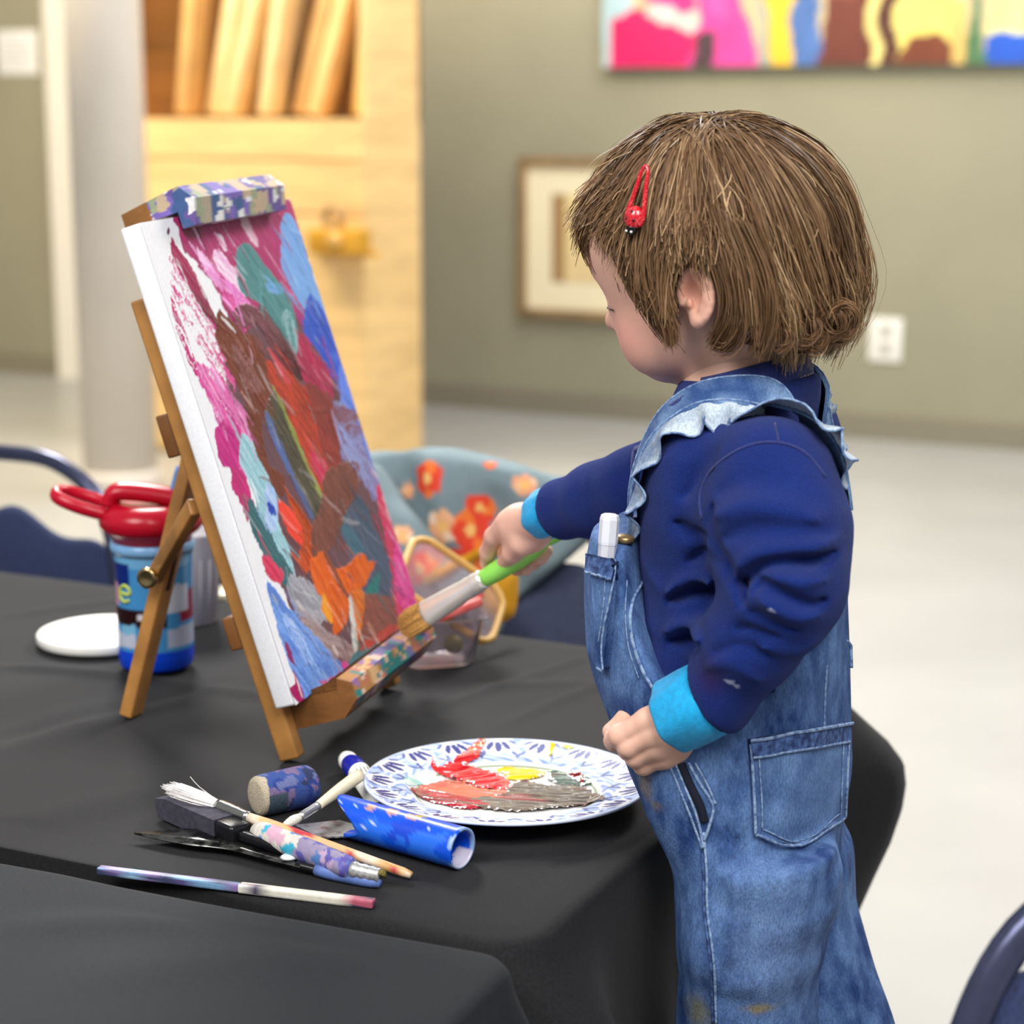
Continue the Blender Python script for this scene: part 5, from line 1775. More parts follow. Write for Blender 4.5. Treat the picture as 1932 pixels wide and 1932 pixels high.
# ------------------------------------------------------------------ clothes
def wrinkle(P, a, b, f_along, f_round, seed):
    """fold pattern across a limb from a to b: ridges run round the limb, drifting"""
    a, b = np.asarray(a), np.asarray(b)
    ax = unit(b - a)
    s_ = (P - a) @ ax
    q = P - a - s_[:, None] * ax
    n = fbm(np.c_[s_ * f_along, q[:, 0] * f_round, q[:, 1] * f_round + q[:, 2] * f_round * .7 + seed], 2)
    return 1 - np.abs(2 * n - 1) ** .8
def arm_r(P, s, e, w, r0, r1, r2, r3):
    d = s_chain(P, [s, (s + e) / 2, e], [r0, (r0 + r1) / 2, r1], .02)
    return smin(d, s_chain(P, [e, (e + w) / 2, w], [r1, r2, r3], .02), .016)
cufN0 = bp(1270, 1357, .122)                                 # hand side of the near cuff
cufN1 = bp(1352, 1311, .125)
cufF0, cufF1 = fw(1018, 974, 1.712), fw(1056, 962, 1.692)
def fold_lines(spec, l):
    return [(np.array([bp(x, y, l)[[0, 2]] for x, y in spline(np.array(px, float), 14)]), w, a) for px, w, a in spec]
def emboss(P, lines, lmin):
    """raise (a>0) or press (a<0) the near side along traced fold lines"""
    q = P[:, [0, 2]]
    h = np.zeros(len(P))
    side = np.clip((P[:, 1] - np.where(P[:, 0] > ARMF, lmin, max(lmin, .03) if lmin < .05 else .118)) / .03, 0, 1)
    for pts, w, a in lines:
        lo_, hi_ = pts.min(0) - 3 * w, pts.max(0) + 3 * w
        k = np.where((q > lo_).all(1) & (q < hi_).all(1) & (side > 0))[0]
        if not len(k):
            continue
        dd = np.full(len(k), 1e9)
        for i in range(len(pts) - 1):
            ab_ = pts[i + 1] - pts[i]
            t = np.clip((q[k] - pts[i]) @ ab_ / (ab_ @ ab_ + 1e-12), 0, 1)
            e = np.hypot(*(q[k] - pts[i] - t[:, None] * ab_).T)
            u = (i + t) / (len(pts) - 1)
            dd = np.minimum(dd, e / np.clip(.35 + 2.6 * np.minimum(u, 1 - u), .35, 1))
        h[k] += a * np.exp(-(dd / w) ** 2)
    return h * side
ARMF = bp(1345, 1050, .12)[0]
SHF = fold_lines([
    ([(1404, 1134), (1404, 1098), (1431, 1073), (1468, 1062), (1520, 1064), (1548, 1058)], .0065, -.0125),
    ([(1385, 1092), (1422, 1054), (1484, 1038), (1530, 1036), (1556, 1032)], .0090, .0065),
    ([(1430, 1112), (1447, 1096), (1470, 1108), (1520, 1143), (1545, 1138)], .0050, -.0080),
    ([(1440, 1082), (1480, 1080), (1520, 1096), (1550, 1098)], .0060, .0060),
    ([(1450, 1128), (1500, 1156), (1540, 1164)], .0070, .0050),
    ([(1420, 1150), (1450, 1160), (1500, 1190)], .0045, -.0045),
    ([(1336, 938), (1391, 919), (1453, 926), (1500, 950), (1530, 965)], .0100, -.0050),
    ([(1345, 975), (1400, 955), (1470, 962), (1525, 990)], .0110, .0055),
    ([(1360, 1020), (1420, 1000), (1490, 1006), (1540, 1014)], .0090, -.0050),
    ([(1500, 872), (1524, 906), (1545, 950)], .0070, -.0045),
    ([(1322, 965), (1322, 1004), (1338, 1036), (1378, 1082), (1404, 1110)], .0060, -.0090),
    ([(1388, 1188), (1415, 1184), (1470, 1202)], .0040, -.0045),
    ([(1350, 1232), (1400, 1215), (1450, 1240)], .0045, -.0030),
    ([(1330, 1262), (1380, 1250), (1430, 1290)], .0050, .0030),
    ([(1440, 1220), (1500, 1240), (1550, 1220)], .0060, .0035),
    ([(1210, 1145), (1262, 1118), (1310, 1120)], .0060, .0050),
    ([(1208, 1165), (1262, 1142), (1310, 1146)], .0050, -.0060),
    ([(1205, 1222), (1254, 1205), (1310, 1214)], .0060, .0055),
    ([(1210, 1245), (1258, 1228), (1305, 1236)], .0050, -.0060),
    ([(1250, 1085), (1300, 1060), (1345, 1070)], .0060, -.0050),
    ([(1240, 960), (1290, 900), (1340, 870)], .0090, -.0035),
    ([(1225, 1010), (1262, 1030), (1320, 1028)], .0060, -.0045),
    ([(1395, 850), (1440, 838), (1490, 845), (1540, 875)], .0045, -.0030)], .16)
def s_shirt(P):
    d = s_loft(P, SH[0], SH[1], SH[2], SH[3])
    z, fr = P[:, 2], P[:, 0]
    n = fbm(np.c_[P[:, 0] * 9 + P[:, 2] * 13, P[:, 1] * 10, P[:, 2] * 24 - P[:, 0] * 12], 2)
    d = d - .0035 * (1 - np.abs(2 * n - 1)) * np.clip((1.06 - z) / .05, 0, 1)
    aN = s_chain(P, [shN, (shN + elN) / 2, elN], [.0475, .0480, .0400], .02)
    far_end = cufN1 + (cufN1 - elN) * .0
    ext = cufN1 + (cufN0 - cufN1) * .8
    fore = s_chain(P, [elN, (elN * .5 + cufN1 * .5), cufN1, ext], [.0400, .0325, .0262, .0250], .015)
    dirN = unit(cufN0 - cufN1)
    fore = smax(fore, (P - (cufN1 + (cufN0 - cufN1) * .08)) @ dirN, .004)
    aN = smin(aN, fore, .014)
    aN = aN - .0022 * wrinkle(P, elN, cufN1, 24, 10, 7.) + .0015
    fF = s_chain(P, [elF, (elF + cufF1) / 2, cufF1, cufF0], [.0330, .0270, .0212, .0205], .015)
    dirF = unit(cufF0 - cufF1)
    fF = smax(fF, (P - (cufF1 + (cufF0 - cufF1) * .1)) @ dirF, .004)
    aF = smin(s_chain(P, [shF, (shF + elF) / 2, elF], [.044, .040, .0335], .02), fF, .014)
    aF = aF - .003 * wrinkle(P, elF, cufF1, 22, 9, 4.)
    d = smin(d, aF, .03)
    d = smin(d, aN, .018)
    return d - emboss(P, SHF, .055)
vs_, qs_ = surfnet(s_shirt, (-.20, -.24, .80), (.30, .22, 1.13), .0026)
vs_ = relax(vs_, qs_, 2, .5)
Vw = b2w(vs_)
c = np.ones((len(vs_), 3)) * lin((28, 50, 124))
n = fbm(vs_ * 14, 3)
c *= (.82 + .36 * n)[:, None]
st = np.exp(-(np.linalg.norm((vs_ - bp(1345, 1275, .15)) / np.array([.012, .04, .012]), axis=1)) ** 2)[:, None]
c = c * (1 - .5 * st) + lin((64, 26, 84)) * .5 * st
for (x, y, l, r) in ((1380, 1288, .155, .0032), (1390, 1296, .155, .0026), (1372, 1282, .155, .0024), (1466, 1142, .16, .0026)):
    q = bp(x, y, l)
    k = (np.abs(vs_[:, 0] - q[0]) < r) & (np.abs(vs_[:, 2] - q[2]) < r * .55) & (vs_[:, 1] > .10)
    c[k] = lin((170, 180, 214))
M_shirt = mat('navy_jersey', (255, 255, 255), .95, attr=True, var=.38, scale=1100, bump=.7, bscale=1500, sheen=.08, spec=.08)
shirt = fast_mesh('shirt', Vw, qs_, M_shirt, kid, col=c, label='navy blue long-sleeved jersey shirt')
shirt_bvh = BVHTree.FromPolygons([tuple(p) for p in Vw], qs_.tolist())

def cuff(name, p0, p1, r0, r1, col, flare=0.0):
    """folded cuff round the wrist from p0 (hand side) to p1, body coordinates"""
    a, b = b2w(p0), b2w(p1)
    d = unit(b - a)
    x = unit(np.cross(d, UZ))
    y = np.cross(d, x)
    L = np.linalg.norm(b - a)
    prof = [(r0 - .0030, .0035), (r0 - .0008, .0), (r0 + .0010, .0004), (r0 + .0018, .003), (r0 + .0016 + (r1 - r0) * .5, L * .5), (r1 + .0012, L - .002), (r1 - .0012, L), (r1 - .006, L - .001)]
    v, f = lathe(prof, 48)
    w = 1 + .05 * np.sin(3 * np.arctan2(v[:, 1], v[:, 0]) + 1) + .035 * np.sin(7 * np.arctan2(v[:, 1], v[:, 0]) + v[:, 2] * 60)
    v[:, 0] *= w * 1.0
    v[:, 1] *= w
    f = [q for q in f if len(q) == 4]
    return mk(name, xf((v, f), frame(a, x, y, d)), M_cuff, shirt, label='turquoise ribbed cuff')
M_cuff = mat('turquoise_rib', (0, 158, 214), .8, var=.12, scale=200, bump=.25, bscale=900, sheen=.2)
cuff('cuff', cufN0, cufN1, .0262, .0262, None)
cuff('cuff', cufF0, cufF1, .0200, .0208, None)

# collar band: tilted ring round the neck
def ring_band(cf, zf, zb, rf, rl, h, th, n=64, open_=0):
    V, F = [], []
    for k in range(n):
        a = 2 * math.pi * k / n
        f_, l_ = cf + rf * math.cos(a), rl * math.sin(a)
        z_ = (zf + zb) / 2 + (zf - zb) / 2 * math.cos(a)
        for (dr, dz) in ((0, 0), (-.002, h * .5), (-.006, h), (-.006 - th, h), (-.002 - th, h * .5), (-th, -.004)):
            V.append((f_ + dr * math.cos(a), l_ + dr * math.sin(a), z_ + dz))
    m = 6
    for k in range(n):
        k2 = (k + 1) % n
        for j in range(m):
            j2 = (j + 1) % m
            F.append([k * m + j, k * m + j2, k2 * m + j2, k2 * m + j])
    return b2w(np.array(V)), F
pf, pb = bp(1300, 750, 0), bp(1530, 708, 0)
M_navy = mat('navy_rib', (24, 38, 104), .8, var=.2, scale=400, bump=.3, bscale=1200, sheen=.2)
mk('collar', ring_band((pf[0] + pb[0]) / 2, pf[2], pb[2], abs(pf[0] - pb[0]) / 2 - .001, .0585, .017, .0035), M_navy, shirt, label='navy stand-up collar band')

def onsurf(bvh, x, y, l, off):
    """nearest surface point (world) to the pixel's point on lateral plane l, pushed out"""
    p = b2w(bp(x, y, l))
    h = bvh.find_nearest(Vector(p))
    return np.array(h[0]) + np.array(h[1]) * off, np.array(h[1])
def hit_or_near(bvh, x, y, l, off):
    h = bvh.ray_cast(Vector(CAM), Vector(unit(ray(x, y))))
    if h[0] is None:
        return onsurf(bvh, x, y, l, off)
    n = np.array(h[1])
    if n @ ray(x, y) > 0:
        n = -n
    return np.array(h[0]) + n * off, n

# seam of the sleeve head (fine ridge) and placket
def surf_tube(name, px, bvh, l, r, off, m_, parent, n=40, label=None, flat=1.0):
    pts = [hit_or_near(bvh, x, y, l, off)[0] for x, y in spline(np.array(px, float), n)]
    pts = np.array(pts)
    for _ in range(2):
        pts[1:-1] = pts[1:-1] * .5 + (pts[:-2] + pts[2:]) * .25
    return mk(name, tube(pts, r, 6, flat=flat), m_, parent, label=label)
surf_tube('seam', [(1325, 980), (1322, 930), (1350, 880), (1410, 842), (1470, 836), (1520, 856), (1556, 900)], shirt_bvh, .11, .0011, .0004, M_navy, shirt)
surf_tube('seam', [(1462, 800), (1470, 836)], shirt_bvh, .09, .0010, .0004, M_navy, shirt, 10)
surf_tube('placket', [(1300, 752), (1255, 780), (1215, 800), (1200, 860), (1197, 930), (1203, 985)], shirt_bvh, .0, .0035, .0010, M_navy, shirt, 40)
M_btn = mat('navy_button', (14, 20, 48), .3)
for x, y in ((1197, 822), (1194, 900)):
    p, n_ = onsurf(shirt_bvh, x, y, .0, .003)
    t_ = unit(np.cross(n_, UZ))
    mk('button', xf(lathe([(.0001, .0015), (.004, .0015), (.005, .0005), (.005, -.001)], 16), frame(p, t_, np.cross(n_, t_), n_)), M_btn, shirt)

# ---- overalls
OVF = fold_lines([
    ([(1612, 1610), (1600, 1680), (1578, 1750), (1562, 1830), (1560, 1932)], .0075, -.0075),
    ([(1345, 1640), (1400, 1655), (1470, 1645), (1530, 1620)], .0080, -.0018),
    ([(1350, 1668), (1420, 1690), (1500, 1676)], .0120, .0016),
    ([(1345, 1720), (1420, 1760), (1500, 1755)], .0120, -.0014),
    ([(1360, 1850), (1430, 1830), (1510, 1850)], .0120, -.0014),
    ([(1355, 1890), (1430, 1875), (1510, 1900)], .0120, .0014),
    ([(1540, 1420), (1590, 1500), (1602, 1580)], .0080, -.0030),
    ([(1400, 1340), (1420, 1400), (1404, 1480), (1408, 1560)], .0080, -.0026),
    ([(1370, 1440), (1380, 1520), (1370, 1600)], .0080, .0020),
    ([(1460, 1300), (1475, 1345)], .0060, -.0030), ([(1520, 1280), (1540, 1340)], .0060, -.0030)], .14)
armc = bp(1420, 1020, 0)                                   # armhole ellipse centre (f, z)
def s_over(P):
    z = P[:, 2]
    d = s_loft(P, OV[0], OV[1], OV[2], OV[3], pw=2.25)
    legN = s_loft(P, LN[0], LN[1], LN[2], LN[3], l0=.060)
    legF = s_loft(P, LF[0], LF[1], LF[2], LF[3], l0=-.062)
    leg = smin(legN, legF, .006)
    d = smin(d, leg, .022)
    # soft vertical and diagonal folds
    n = fbm(np.c_[P[:, 0] * 16 + P[:, 2] * 5, P[:, 1] * 16, P[:, 2] * 7], 2)
    d = d - .0042 * (1 - np.abs(2 * n - 1))
    cx = s_cap(P, bp(1560, 1690, .10), bp(1605, 1600, .03), .004, .002)
    d = smax(d, -cx, .012)
    # side opening: everything inside an ellipse in the f-z plane, on both flanks, and above the bib
    q0, q1 = bp(1205, 1100, .06), bp(1592, 1100, .06)
    zt_, zb_ = bp(1300, 900, .06)[2], bp(1330, 1330, .10)[2]
    fc, fa = (q0[0] + q1[0]) / 2, abs(q0[0] - q1[0]) / 2
    zc, za = zt_, zt_ - zb_
    k = np.sqrt(((P[:, 0] - fc) / fa) ** 2 + ((z - zc) / za) ** 2)
    cut = (k - 1) * min(fa, za) * .9
    cut = smax(cut, .045 - np.abs(P[:, 1]) + .10 * np.clip(P[:, 0] - fc, -1, .05) * 0, .008)
    d = smax(d, -cut, .004)
    # top of bib (front) and of the back panel
    zbib = bp(1190, 985, .02)[2]
    zback = bp(1596, 960, .02)[2]
    topz = np.where(P[:, 0] > fc, zbib, zback)
    d = smax(d, z - topz, .003)
    # hollow between bib and chest
    inn = s_loft(P, SH[0], SH[1] , SH[2] - .004, SH[3] - .004)
    d = np.where(z > bp(1300, 1200, 0)[2], smax(d, -(inn - .0), .004), d)
    return d - emboss(P, OVF, .03)
vo, qo = surfnet(s_over, (-.18, -.16, .33), (.20, .16, 1.06), .0028)
vo = relax(vo, qo, 2, .5)
Vo = b2w(vo)
n1, n2 = fbm(vo * 28, 3), fbm(vo * np.array([120, 120, 60]), 3)
den = np.clip((n1 - .35) / .35, 0, 1) * .55 + np.clip((n2 - .35) / .3, 0, 1) * .45
c = lin((38, 66, 122))[None] * (1 - den[:, None]) + lin((104, 138, 190))[None] * den[:, None]
# worn lighter thigh, paint stains
def stain(px, l, r, colr, w):
    global c
    q = bp(*px, l)
    k = np.exp(-(((vo - q) / np.asarray(r)) ** 2).sum(1))
    k = np.clip(k * 1.6 - .9 * fbm(vo * 160, 3) * 1.0, 0, 1)[:, None] * w
    c = c * (1 - k) + lin(colr) * k
stain((1460, 1790), .11, (.04, .05, .07), (130, 160, 206), .5)
stain((1325, 1905), .11, (.016, .03, .018), (122, 120, 80), .7)
stain((1432, 1906), .115, (.013, .03, .005), (150, 134, 70), .8)
stain((1238, 1462), .09, (.010, .04, .016), (150, 128, 80), .9)
stain((1262, 1500), .09, (.006, .04, .006), (150, 128, 60), .9)
stain((1236, 1272), .06, (.010, .04, .010), (190, 150, 90), 1.2)
M_den = mat('blue_denim', (255, 255, 255), .85, attr=True, var=.35, scale=700, stretch=(1, 1, .35), bump=.5, bscale=1100, spec=.2)
over = fast_mesh('overalls', Vo, qo, M_den, kid, col=c, label='faded blue denim overalls with paint stains')
over_bvh = BVHTree.FromPolygons([tuple(p) for p in Vo], qo.tolist())
M_seam = mat('pale_denim_seam', (150, 176, 208), .85, col2=(64, 92, 146), scale=260, lo=.35, hi=.7, bump=.5, bscale=900)
M_dden = mat('dark_denim', (30, 50, 98), .85, col2=(84, 116, 170), scale=180, lo=.4, hi=.7, bump=.5, bscale=900)
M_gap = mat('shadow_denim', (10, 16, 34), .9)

def patch(px_fn, nu, nv, bvh, l, off):
    """cloth patch: px_fn(u, v) -> pixel; laid on the surface"""
    P_ = []
    N_ = []
    for i in range(nu):
        for j in range(nv):
            x, y = px_fn(i / (nu - 1), j / (nv - 1))
            p, n = hit_or_near(bvh, x, y, l, off)
            P_.append(p)
            N_.append(n)
    P_, N_ = np.array(P_), np.array(N_)
    G = P_.reshape(nu, nv, 3)
    for _ in range(2):
        G[1:-1, 1:-1] = .5 * G[1:-1, 1:-1] + .125 * (G[:-2, 1:-1] + G[2:, 1:-1] + G[1:-1, :-2] + G[1:-1, 2:])
    F_ = [[i * nv + j, (i + 1) * nv + j, (i + 1) * nv + j + 1, i * nv + j + 1] for i in range(nu - 1) for j in range(nv - 1)]
    # skirt to the surface
    P_ = G.reshape(-1, 3)
    B = [i * nv for i in range(nu)] + [(nu - 1) * nv + j for j in range(1, nv)] + [i * nv + nv - 1 for i in range(nu - 2, -1, -1)] + [j for j in range(nv - 2, 0, -1)]
    low = P_[B] - N_[B] * (off + .002)
    m0 = len(P_)
    P_ = np.concatenate([P_, low])
    nb2 = len(B)
    F_ += [[B[k], B[(k + 1) % nb2], m0 + (k + 1) % nb2, m0 + k] for k in range(nb2)]
    return P_, F_
def lerp(a, b, t):
    return np.asarray(a, float) * (1 - t) + np.asarray(b, float) * t
# back pocket
TLp, TRp, BRp, BLp, TIP = (1411, 1404), (1594, 1368), (1586, 1540), (1421, 1572), (1512, 1602)
def pock(u, v):
    top = lerp(TLp, TRp, u)
    bot = lerp(BLp, TIP, u * 2) if u < .5 else lerp(TIP, BRp, u * 2 - 1)
    return lerp(top, bot, v)
pv = patch(pock, 26, 26, over_bvh, .11, .0032)
pcv = w2b(pv[0])
den2 = np.clip((fbm(pcv * 30, 3) - .3) / .4, 0, 1)[:, None]
pk_ = mk('pocket', pv, M_den, over, col=lin((52, 82, 138))[None] * (1 - den2) + lin((112, 146, 196))[None] * den2, label='square back pocket with pointed bottom')
def line(px, off, r, m_=None, l=.11, bvh=None, parent=None, n=40, name='seam'):
    return surf_tube(name, px, bvh or over_bvh, l, r, off, m_ or M_seam, parent or over, n, flat=.7)
line([TLp, BLp], .0040, .0012, parent=pk_)
line([BLp, TIP, BRp], .0040, .0012, parent=pk_)
line([BRp, TRp], .0040, .0012, parent=pk_)
line([(1424, 1410), (1433, 1562)], .0040, .0007, parent=pk_)
line([(1433, 1562), (1512, 1590), (1577, 1532)], .0040, .0007, parent=pk_)
line([(1577, 1532), (1583, 1385)], .0040, .0007, parent=pk_)
hem = patch(lambda u, v: lerp(lerp((1410, 1394), (1596, 1362), u), lerp((1412, 1428), (1592, 1398), u), v), 26, 6, over_bvh, .11, .0052)
mk('hem', hem, M_dden, pk_)
line([(1412, 1428), (1592, 1398)], .0056, .0010, parent=pk_)
line([(1410, 1395), (1596, 1363)], .0060, .0014, parent=pk_)
# side seam down the leg and the buttoned side opening
line([(1328, 1570), (1334, 1640), (1336, 1720), (1348, 1820), (1352, 1932)], .0006, .0011)
line([(1322, 1575), (1328, 1640), (1330, 1720), (1342, 1820), (1346, 1932)], .0002, .0014, M_dden)
for off_, m_ in ((0, M_seam), (12, M_seam)):
    line([(1262 + off_, 1436), (1280 + off_, 1480), (1304 + off_, 1540), (1326 + off_ * .3, 1600)], .0012, .0011, m_)
line([(1300, 1438), (1322, 1478), (1346, 1520), (1338, 1560), (1330, 1585)], .0014, .0012)
line([(1312, 1438), (1336, 1482), (1350, 1515)], .0014, .0010)
line([(1286, 1440), (1302, 1478), (1322, 1520), (1330, 1550)], .0004, .0034, M_gap)  # no stitching: dark tube painting the shade inside the side opening
# hem of the side opening (bib edge), double
line([(1192, 990), (1208, 1030), (1216, 1070), (1208, 1102), (1192, 1130), (1188, 1170), (1197, 1220), (1216, 1270), (1234, 1300)], .0012, .0017, l=.05)
line([(1182, 1095), (1180, 1150), (1187, 1220), (1206, 1280)], .0006, .0008, l=.05)
# back edge
line([(1592, 985), (1600, 1080), (1602, 1180), (1604, 1260)], .0010, .0014, l=.05)
line([(1606, 1262), (1608, 1330), (1612, 1400), (1614, 1480)], .0006, .0009, l=.03)
# bib pocket with flap hem
bpz = patch(lambda u, v: lerp(lerp((1126, 1052), (1166, 1062), u), lerp((1138, 1252), (1150, 1262), u), v), 12, 26, over_bvh, .03, .0060)
bcv = w2b(bpz[0])
den3 = np.clip((fbm(bcv * 34, 3) - .3) / .4, 0, 1)[:, None]
bpk = mk('pocket', bpz, M_den, over, col=lin((46, 74, 130))[None] * (1 - den3) + lin((104, 138, 190))[None] * den3, label='narrow pocket on the bib')
mk('hem', patch(lambda u, v: lerp(lerp((1126, 1048), (1168, 1060), u), lerp((1126, 1080), (1166, 1094), u), v), 12, 6, over_bvh, .03, .0098), M_dden, bpk)
line([(1168, 1060), (1164, 1120), (1152, 1180), (1148, 1225), (1151, 1262)], .0066, .0012, l=.03, parent=bpk)
line([(1155, 1092), (1150, 1150), (1142, 1210)], .0064, .0007, l=.03, parent=bpk)
line([(1127, 1082), (1166, 1095)], .0102, .0010, l=.03, parent=bpk)
line([(1139, 1256), (1151, 1263)], .0064, .0011, l=.03, parent=bpk)
# brass buttons of the bib
M_brs = mat('old_brass', (150, 126, 88), .35, metal=.7, var=.2, scale=200)
for x, y in ((1178, 1022), (1204, 1000)):
    p, n_ = hit_or_near(over_bvh, x, y, .05, .002)
    t_ = unit(np.cross(n_, UZ))
    mk('button', xf(lathe([(.0001, .0036), (.004, .0033), (.0068, .0022), (.0075, .0004), (.0070, -.002)], 20), frame(p, t_, np.cross(n_, t_), n_)), M_brs, over)

# straps over the shoulders with gathered ruffles
def strap(side, name='strap'):
    if side > 0:
        px = [(1214, 1050), (1220, 1000), (1240, 938), (1268, 880), (1302, 826), (1346, 780), (1396, 748), (1444, 734), (1492, 742), (1534, 776), (1566, 826), (1586, 886), (1597, 960)]
        lg = [.062, .062, .062, .062, .062, .062, .062, .062, .060, .058, .056, .052, .050]
        C0, N0 = [], []
        for (x, y), l in zip(spline(np.array(px, float), 60), np.interp(np.linspace(0, 1, 60), np.linspace(0, 1, 13), lg)):
            p, n = onsurf(shirt_bvh, x, y, l, .0045)
            C0.append(p)
            N0.append(n)
    else:
        C0, N0 = [], []
        for p, n in zip(*STRAP):
            q = w2b(p) * np.array([1, -1, 1])
            h = shirt_bvh.find_nearest(Vector(b2w(q)))
            C0.append(np.array(h[0]) + np.array(h[1]) * .0045)
            N0.append(np.array(h[1]))
    C0, N0 = np.array(C0), np.array(N0)
    for _ in range(4):
        C0[1:-1] = .5 * C0[1:-1] + .25 * (C0[:-2] + C0[2:])
        N0[1:-1] = unit(.5 * N0[1:-1] + .25 * (N0[:-2] + N0[2:]))
    T0 = unit(np.gradient(C0, axis=0))
    S0 = unit(np.cross(T0, N0))
    out = S0 if (S0[30] @ BL) * side > 0 else -S0           # towards the arm
    hw = .0155
    prof = [(-1, -.001), (-1, .0014), (-.86, .0022), (0, .0012), (.86, .0022), (1, .0014), (1, -.001)]
    V, F = [], []
    for i in range(60):
        for a_, h_ in prof:
            V.append(C0[i] + out[i] * hw * a_ + N0[i] * h_)
    m = len(prof)
    F = [[i * m + j, i * m + j + 1, (i + 1) * m + j + 1, (i + 1) * m + j] for i in range(59) for j in range(m - 1)]
    V = np.array(V)
    cb = w2b(V)
    dn = np.clip((fbm(cb * 60, 3) - .3) / .4, 0, 1)[:, None]
    so = mk(name, (V, F), M_den, over, col=lin((54, 84, 138))[None] * (1 - dn) + lin((128, 160, 200))[None] * dn)
    for a_ in (-.9, .78):
        mk('seam', tube(C0 + out * hw * a_ + N0 * .0024, .0008, 5), M_seam, so)
    # ruffle: gathered frill sewn under the outer edge
    ns, nv = 420, 9
    t = np.linspace(.10, .93, ns)
    ti = t * 59
    Ci = np.stack([np.interp(ti, np.arange(60), C0[:, k]) for k in range(3)], 1)
    Ni = unit(np.stack([np.interp(ti, np.arange(60), N0[:, k]) for k in range(3)], 1))
    Oi = unit(np.stack([np.interp(ti, np.arange(60), out[:, k]) for k in range(3)], 1))
    Ti = unit(np.gradient(Ci, axis=0))
    wid = .020 * np.clip(np.minimum((t - .08) / .10, (.95 - t) / .10), .15, 1) * np.interp(t, [.1, .25, .45, .6, .8, .93], [.9, .85, 1.0, 1.35, 1.3, 1.0])
    phs = t * 2 * math.pi * 13 + 1.6 * np.sin(t * 13) + .6 * np.sin(t * 31)
    wv = np.sin(phs) + .25 * np.sin(2.0 * phs + 1)
    V = []
    for j in range(nv):
        v = j / (nv - 1)
        lift = .0014 + (.0058 * v ** 1.0) * (wv + .50) - .003 * v * v
        V.append(Ci + Oi * (hw * .82 + wid * v * (1 - .12 * wv))[:, None] + Ni * lift[:, None] + Ti * (.0042 * v * np.cos(phs))[:, None] - UZ * (.004 * v * v))
    V = np.stack(V, 1).reshape(-1, 3)
    F = [[i * nv + j, i * nv + j + 1, (i + 1) * nv + j + 1, (i + 1) * nv + j] for i in range(ns - 1) for j in range(nv - 1)]
    cb = w2b(V)
    dn = np.clip((fbm(cb * 90, 3) - .35) / .3, 0, 1)
    tt = np.repeat(t, nv)
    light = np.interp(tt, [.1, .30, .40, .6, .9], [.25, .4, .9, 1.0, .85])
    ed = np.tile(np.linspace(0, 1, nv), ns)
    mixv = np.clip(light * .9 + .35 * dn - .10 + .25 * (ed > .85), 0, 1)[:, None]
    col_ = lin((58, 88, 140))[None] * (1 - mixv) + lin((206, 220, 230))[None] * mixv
    r_ = mk('ruffle', (V, F), M_den, over, col=col_, label='pale gathered denim ruffle')
    mk('seam', tube(V.reshape(ns, nv, 3)[:, -1], .0009, 5), M_seam, r_)
    return C0, N0
STRAP = strap(1)
strap(-1)
# neckline strap edge and back yoke line are part of the straps
# ---- marker pen in the bib pocket
a, b = b2w(bp(1140, 1062, .03)), b2w(bp(1146, 984, .028))
p_, n_ = hit_or_near(over_bvh, 1144, 1075, .03, .0005)
d = unit(b - a)
a = p_ - d * .025
b = a + d * (np.linalg.norm(b - b2w(bp(1140, 1062, .03))) + .034)
o = thing('marker_pen', 'white marker pen tucked in the bib pocket of the overalls', 'pen', a)
x_ = unit(np.cross(d, np.array([0, 1., 0])))
mk('barrel', xf(lathe([(.006, 0), (.0068, .002), (.0068, .045)], 8), frame(a, x_, np.cross(d, x_), d)), mat('pale_grey_plastic', (206, 208, 216), .3, var=.03), o, smooth=False)
mk('cap', xf(lathe([(.0071, .044), (.0073, .046), (.0073, np.linalg.norm(b - a) - .004), (.0066, np.linalg.norm(b - a) - .001), (.005, np.linalg.norm(b - a))], 8), frame(a, x_, np.cross(d, x_), d)), mat('white_cap', (226, 228, 236), .25, var=.02), o, smooth=False)

# ---- the brush in her hand
tipW = at_plane(752, 1190, CBL + CNV * .034, CNV)
hA, hB = at_y(1060, 1003, 1.727), at_y(905, 1083, 1.800)
d = unit(tipW - hA)
ftW = tipW - d * .034
feW = tipW - d * .112
o = thing('flat_paintbrush', 'flat brush with bright green handle and silver ferrule held to the canvas', 'paintbrush', tipW)
Lh = np.linalg.norm(feW - hA)
tt = np.linspace(0, 1, 40)
rr = np.interp(tt, [0, .10, .25, .40, .52, .62, .70, .85, .97, 1], [.0082, .0092, .0098, .0088, .0052, .0066, .0054, .0042, .0034, .0016])
pts = feW + (-d)[None] * (tt * (Lh + .05))[:, None]
sd = unit(np.cross(d, UZ))
M_green = mat('green_lacquer', (152, 232, 98), .22, var=.04, spec=.5)
mk('handle', tube(pts, rr, 20, side=sd), M_green, o)
M_silver = mat('polished_ferrule', (240, 235, 222), .28, metal=.45, var=.04)
fp = ftW + (feW - ftW)[None] * np.linspace(0, 1, 22)[:, None]
fr = np.interp(np.linspace(0, 1, 22), [0, .5, .70, .74, .78, .82, .86, .9, .94, 1], [.0125, .0106, .0096, .0104, .0096, .0094, .0102, .0095, .0094, .0088])
V, F = tube(fp, 1.0, 24, side=UZ - d * (UZ @ d))
V = V.reshape(22, 24, 3)
cen = fp[:, None, :]
rel = V - cen
xa = unit(UZ - d * (UZ @ d))
ya = np.cross(d, xa)
fl = np.interp(np.linspace(0, 1, 22), [0, .7, 1], [.42, .85, 1.0])
V = cen + xa * (rel @ xa)[..., None] * fr[:, None, None] + ya * (rel @ ya)[..., None] * (fr * fl)[:, None, None]
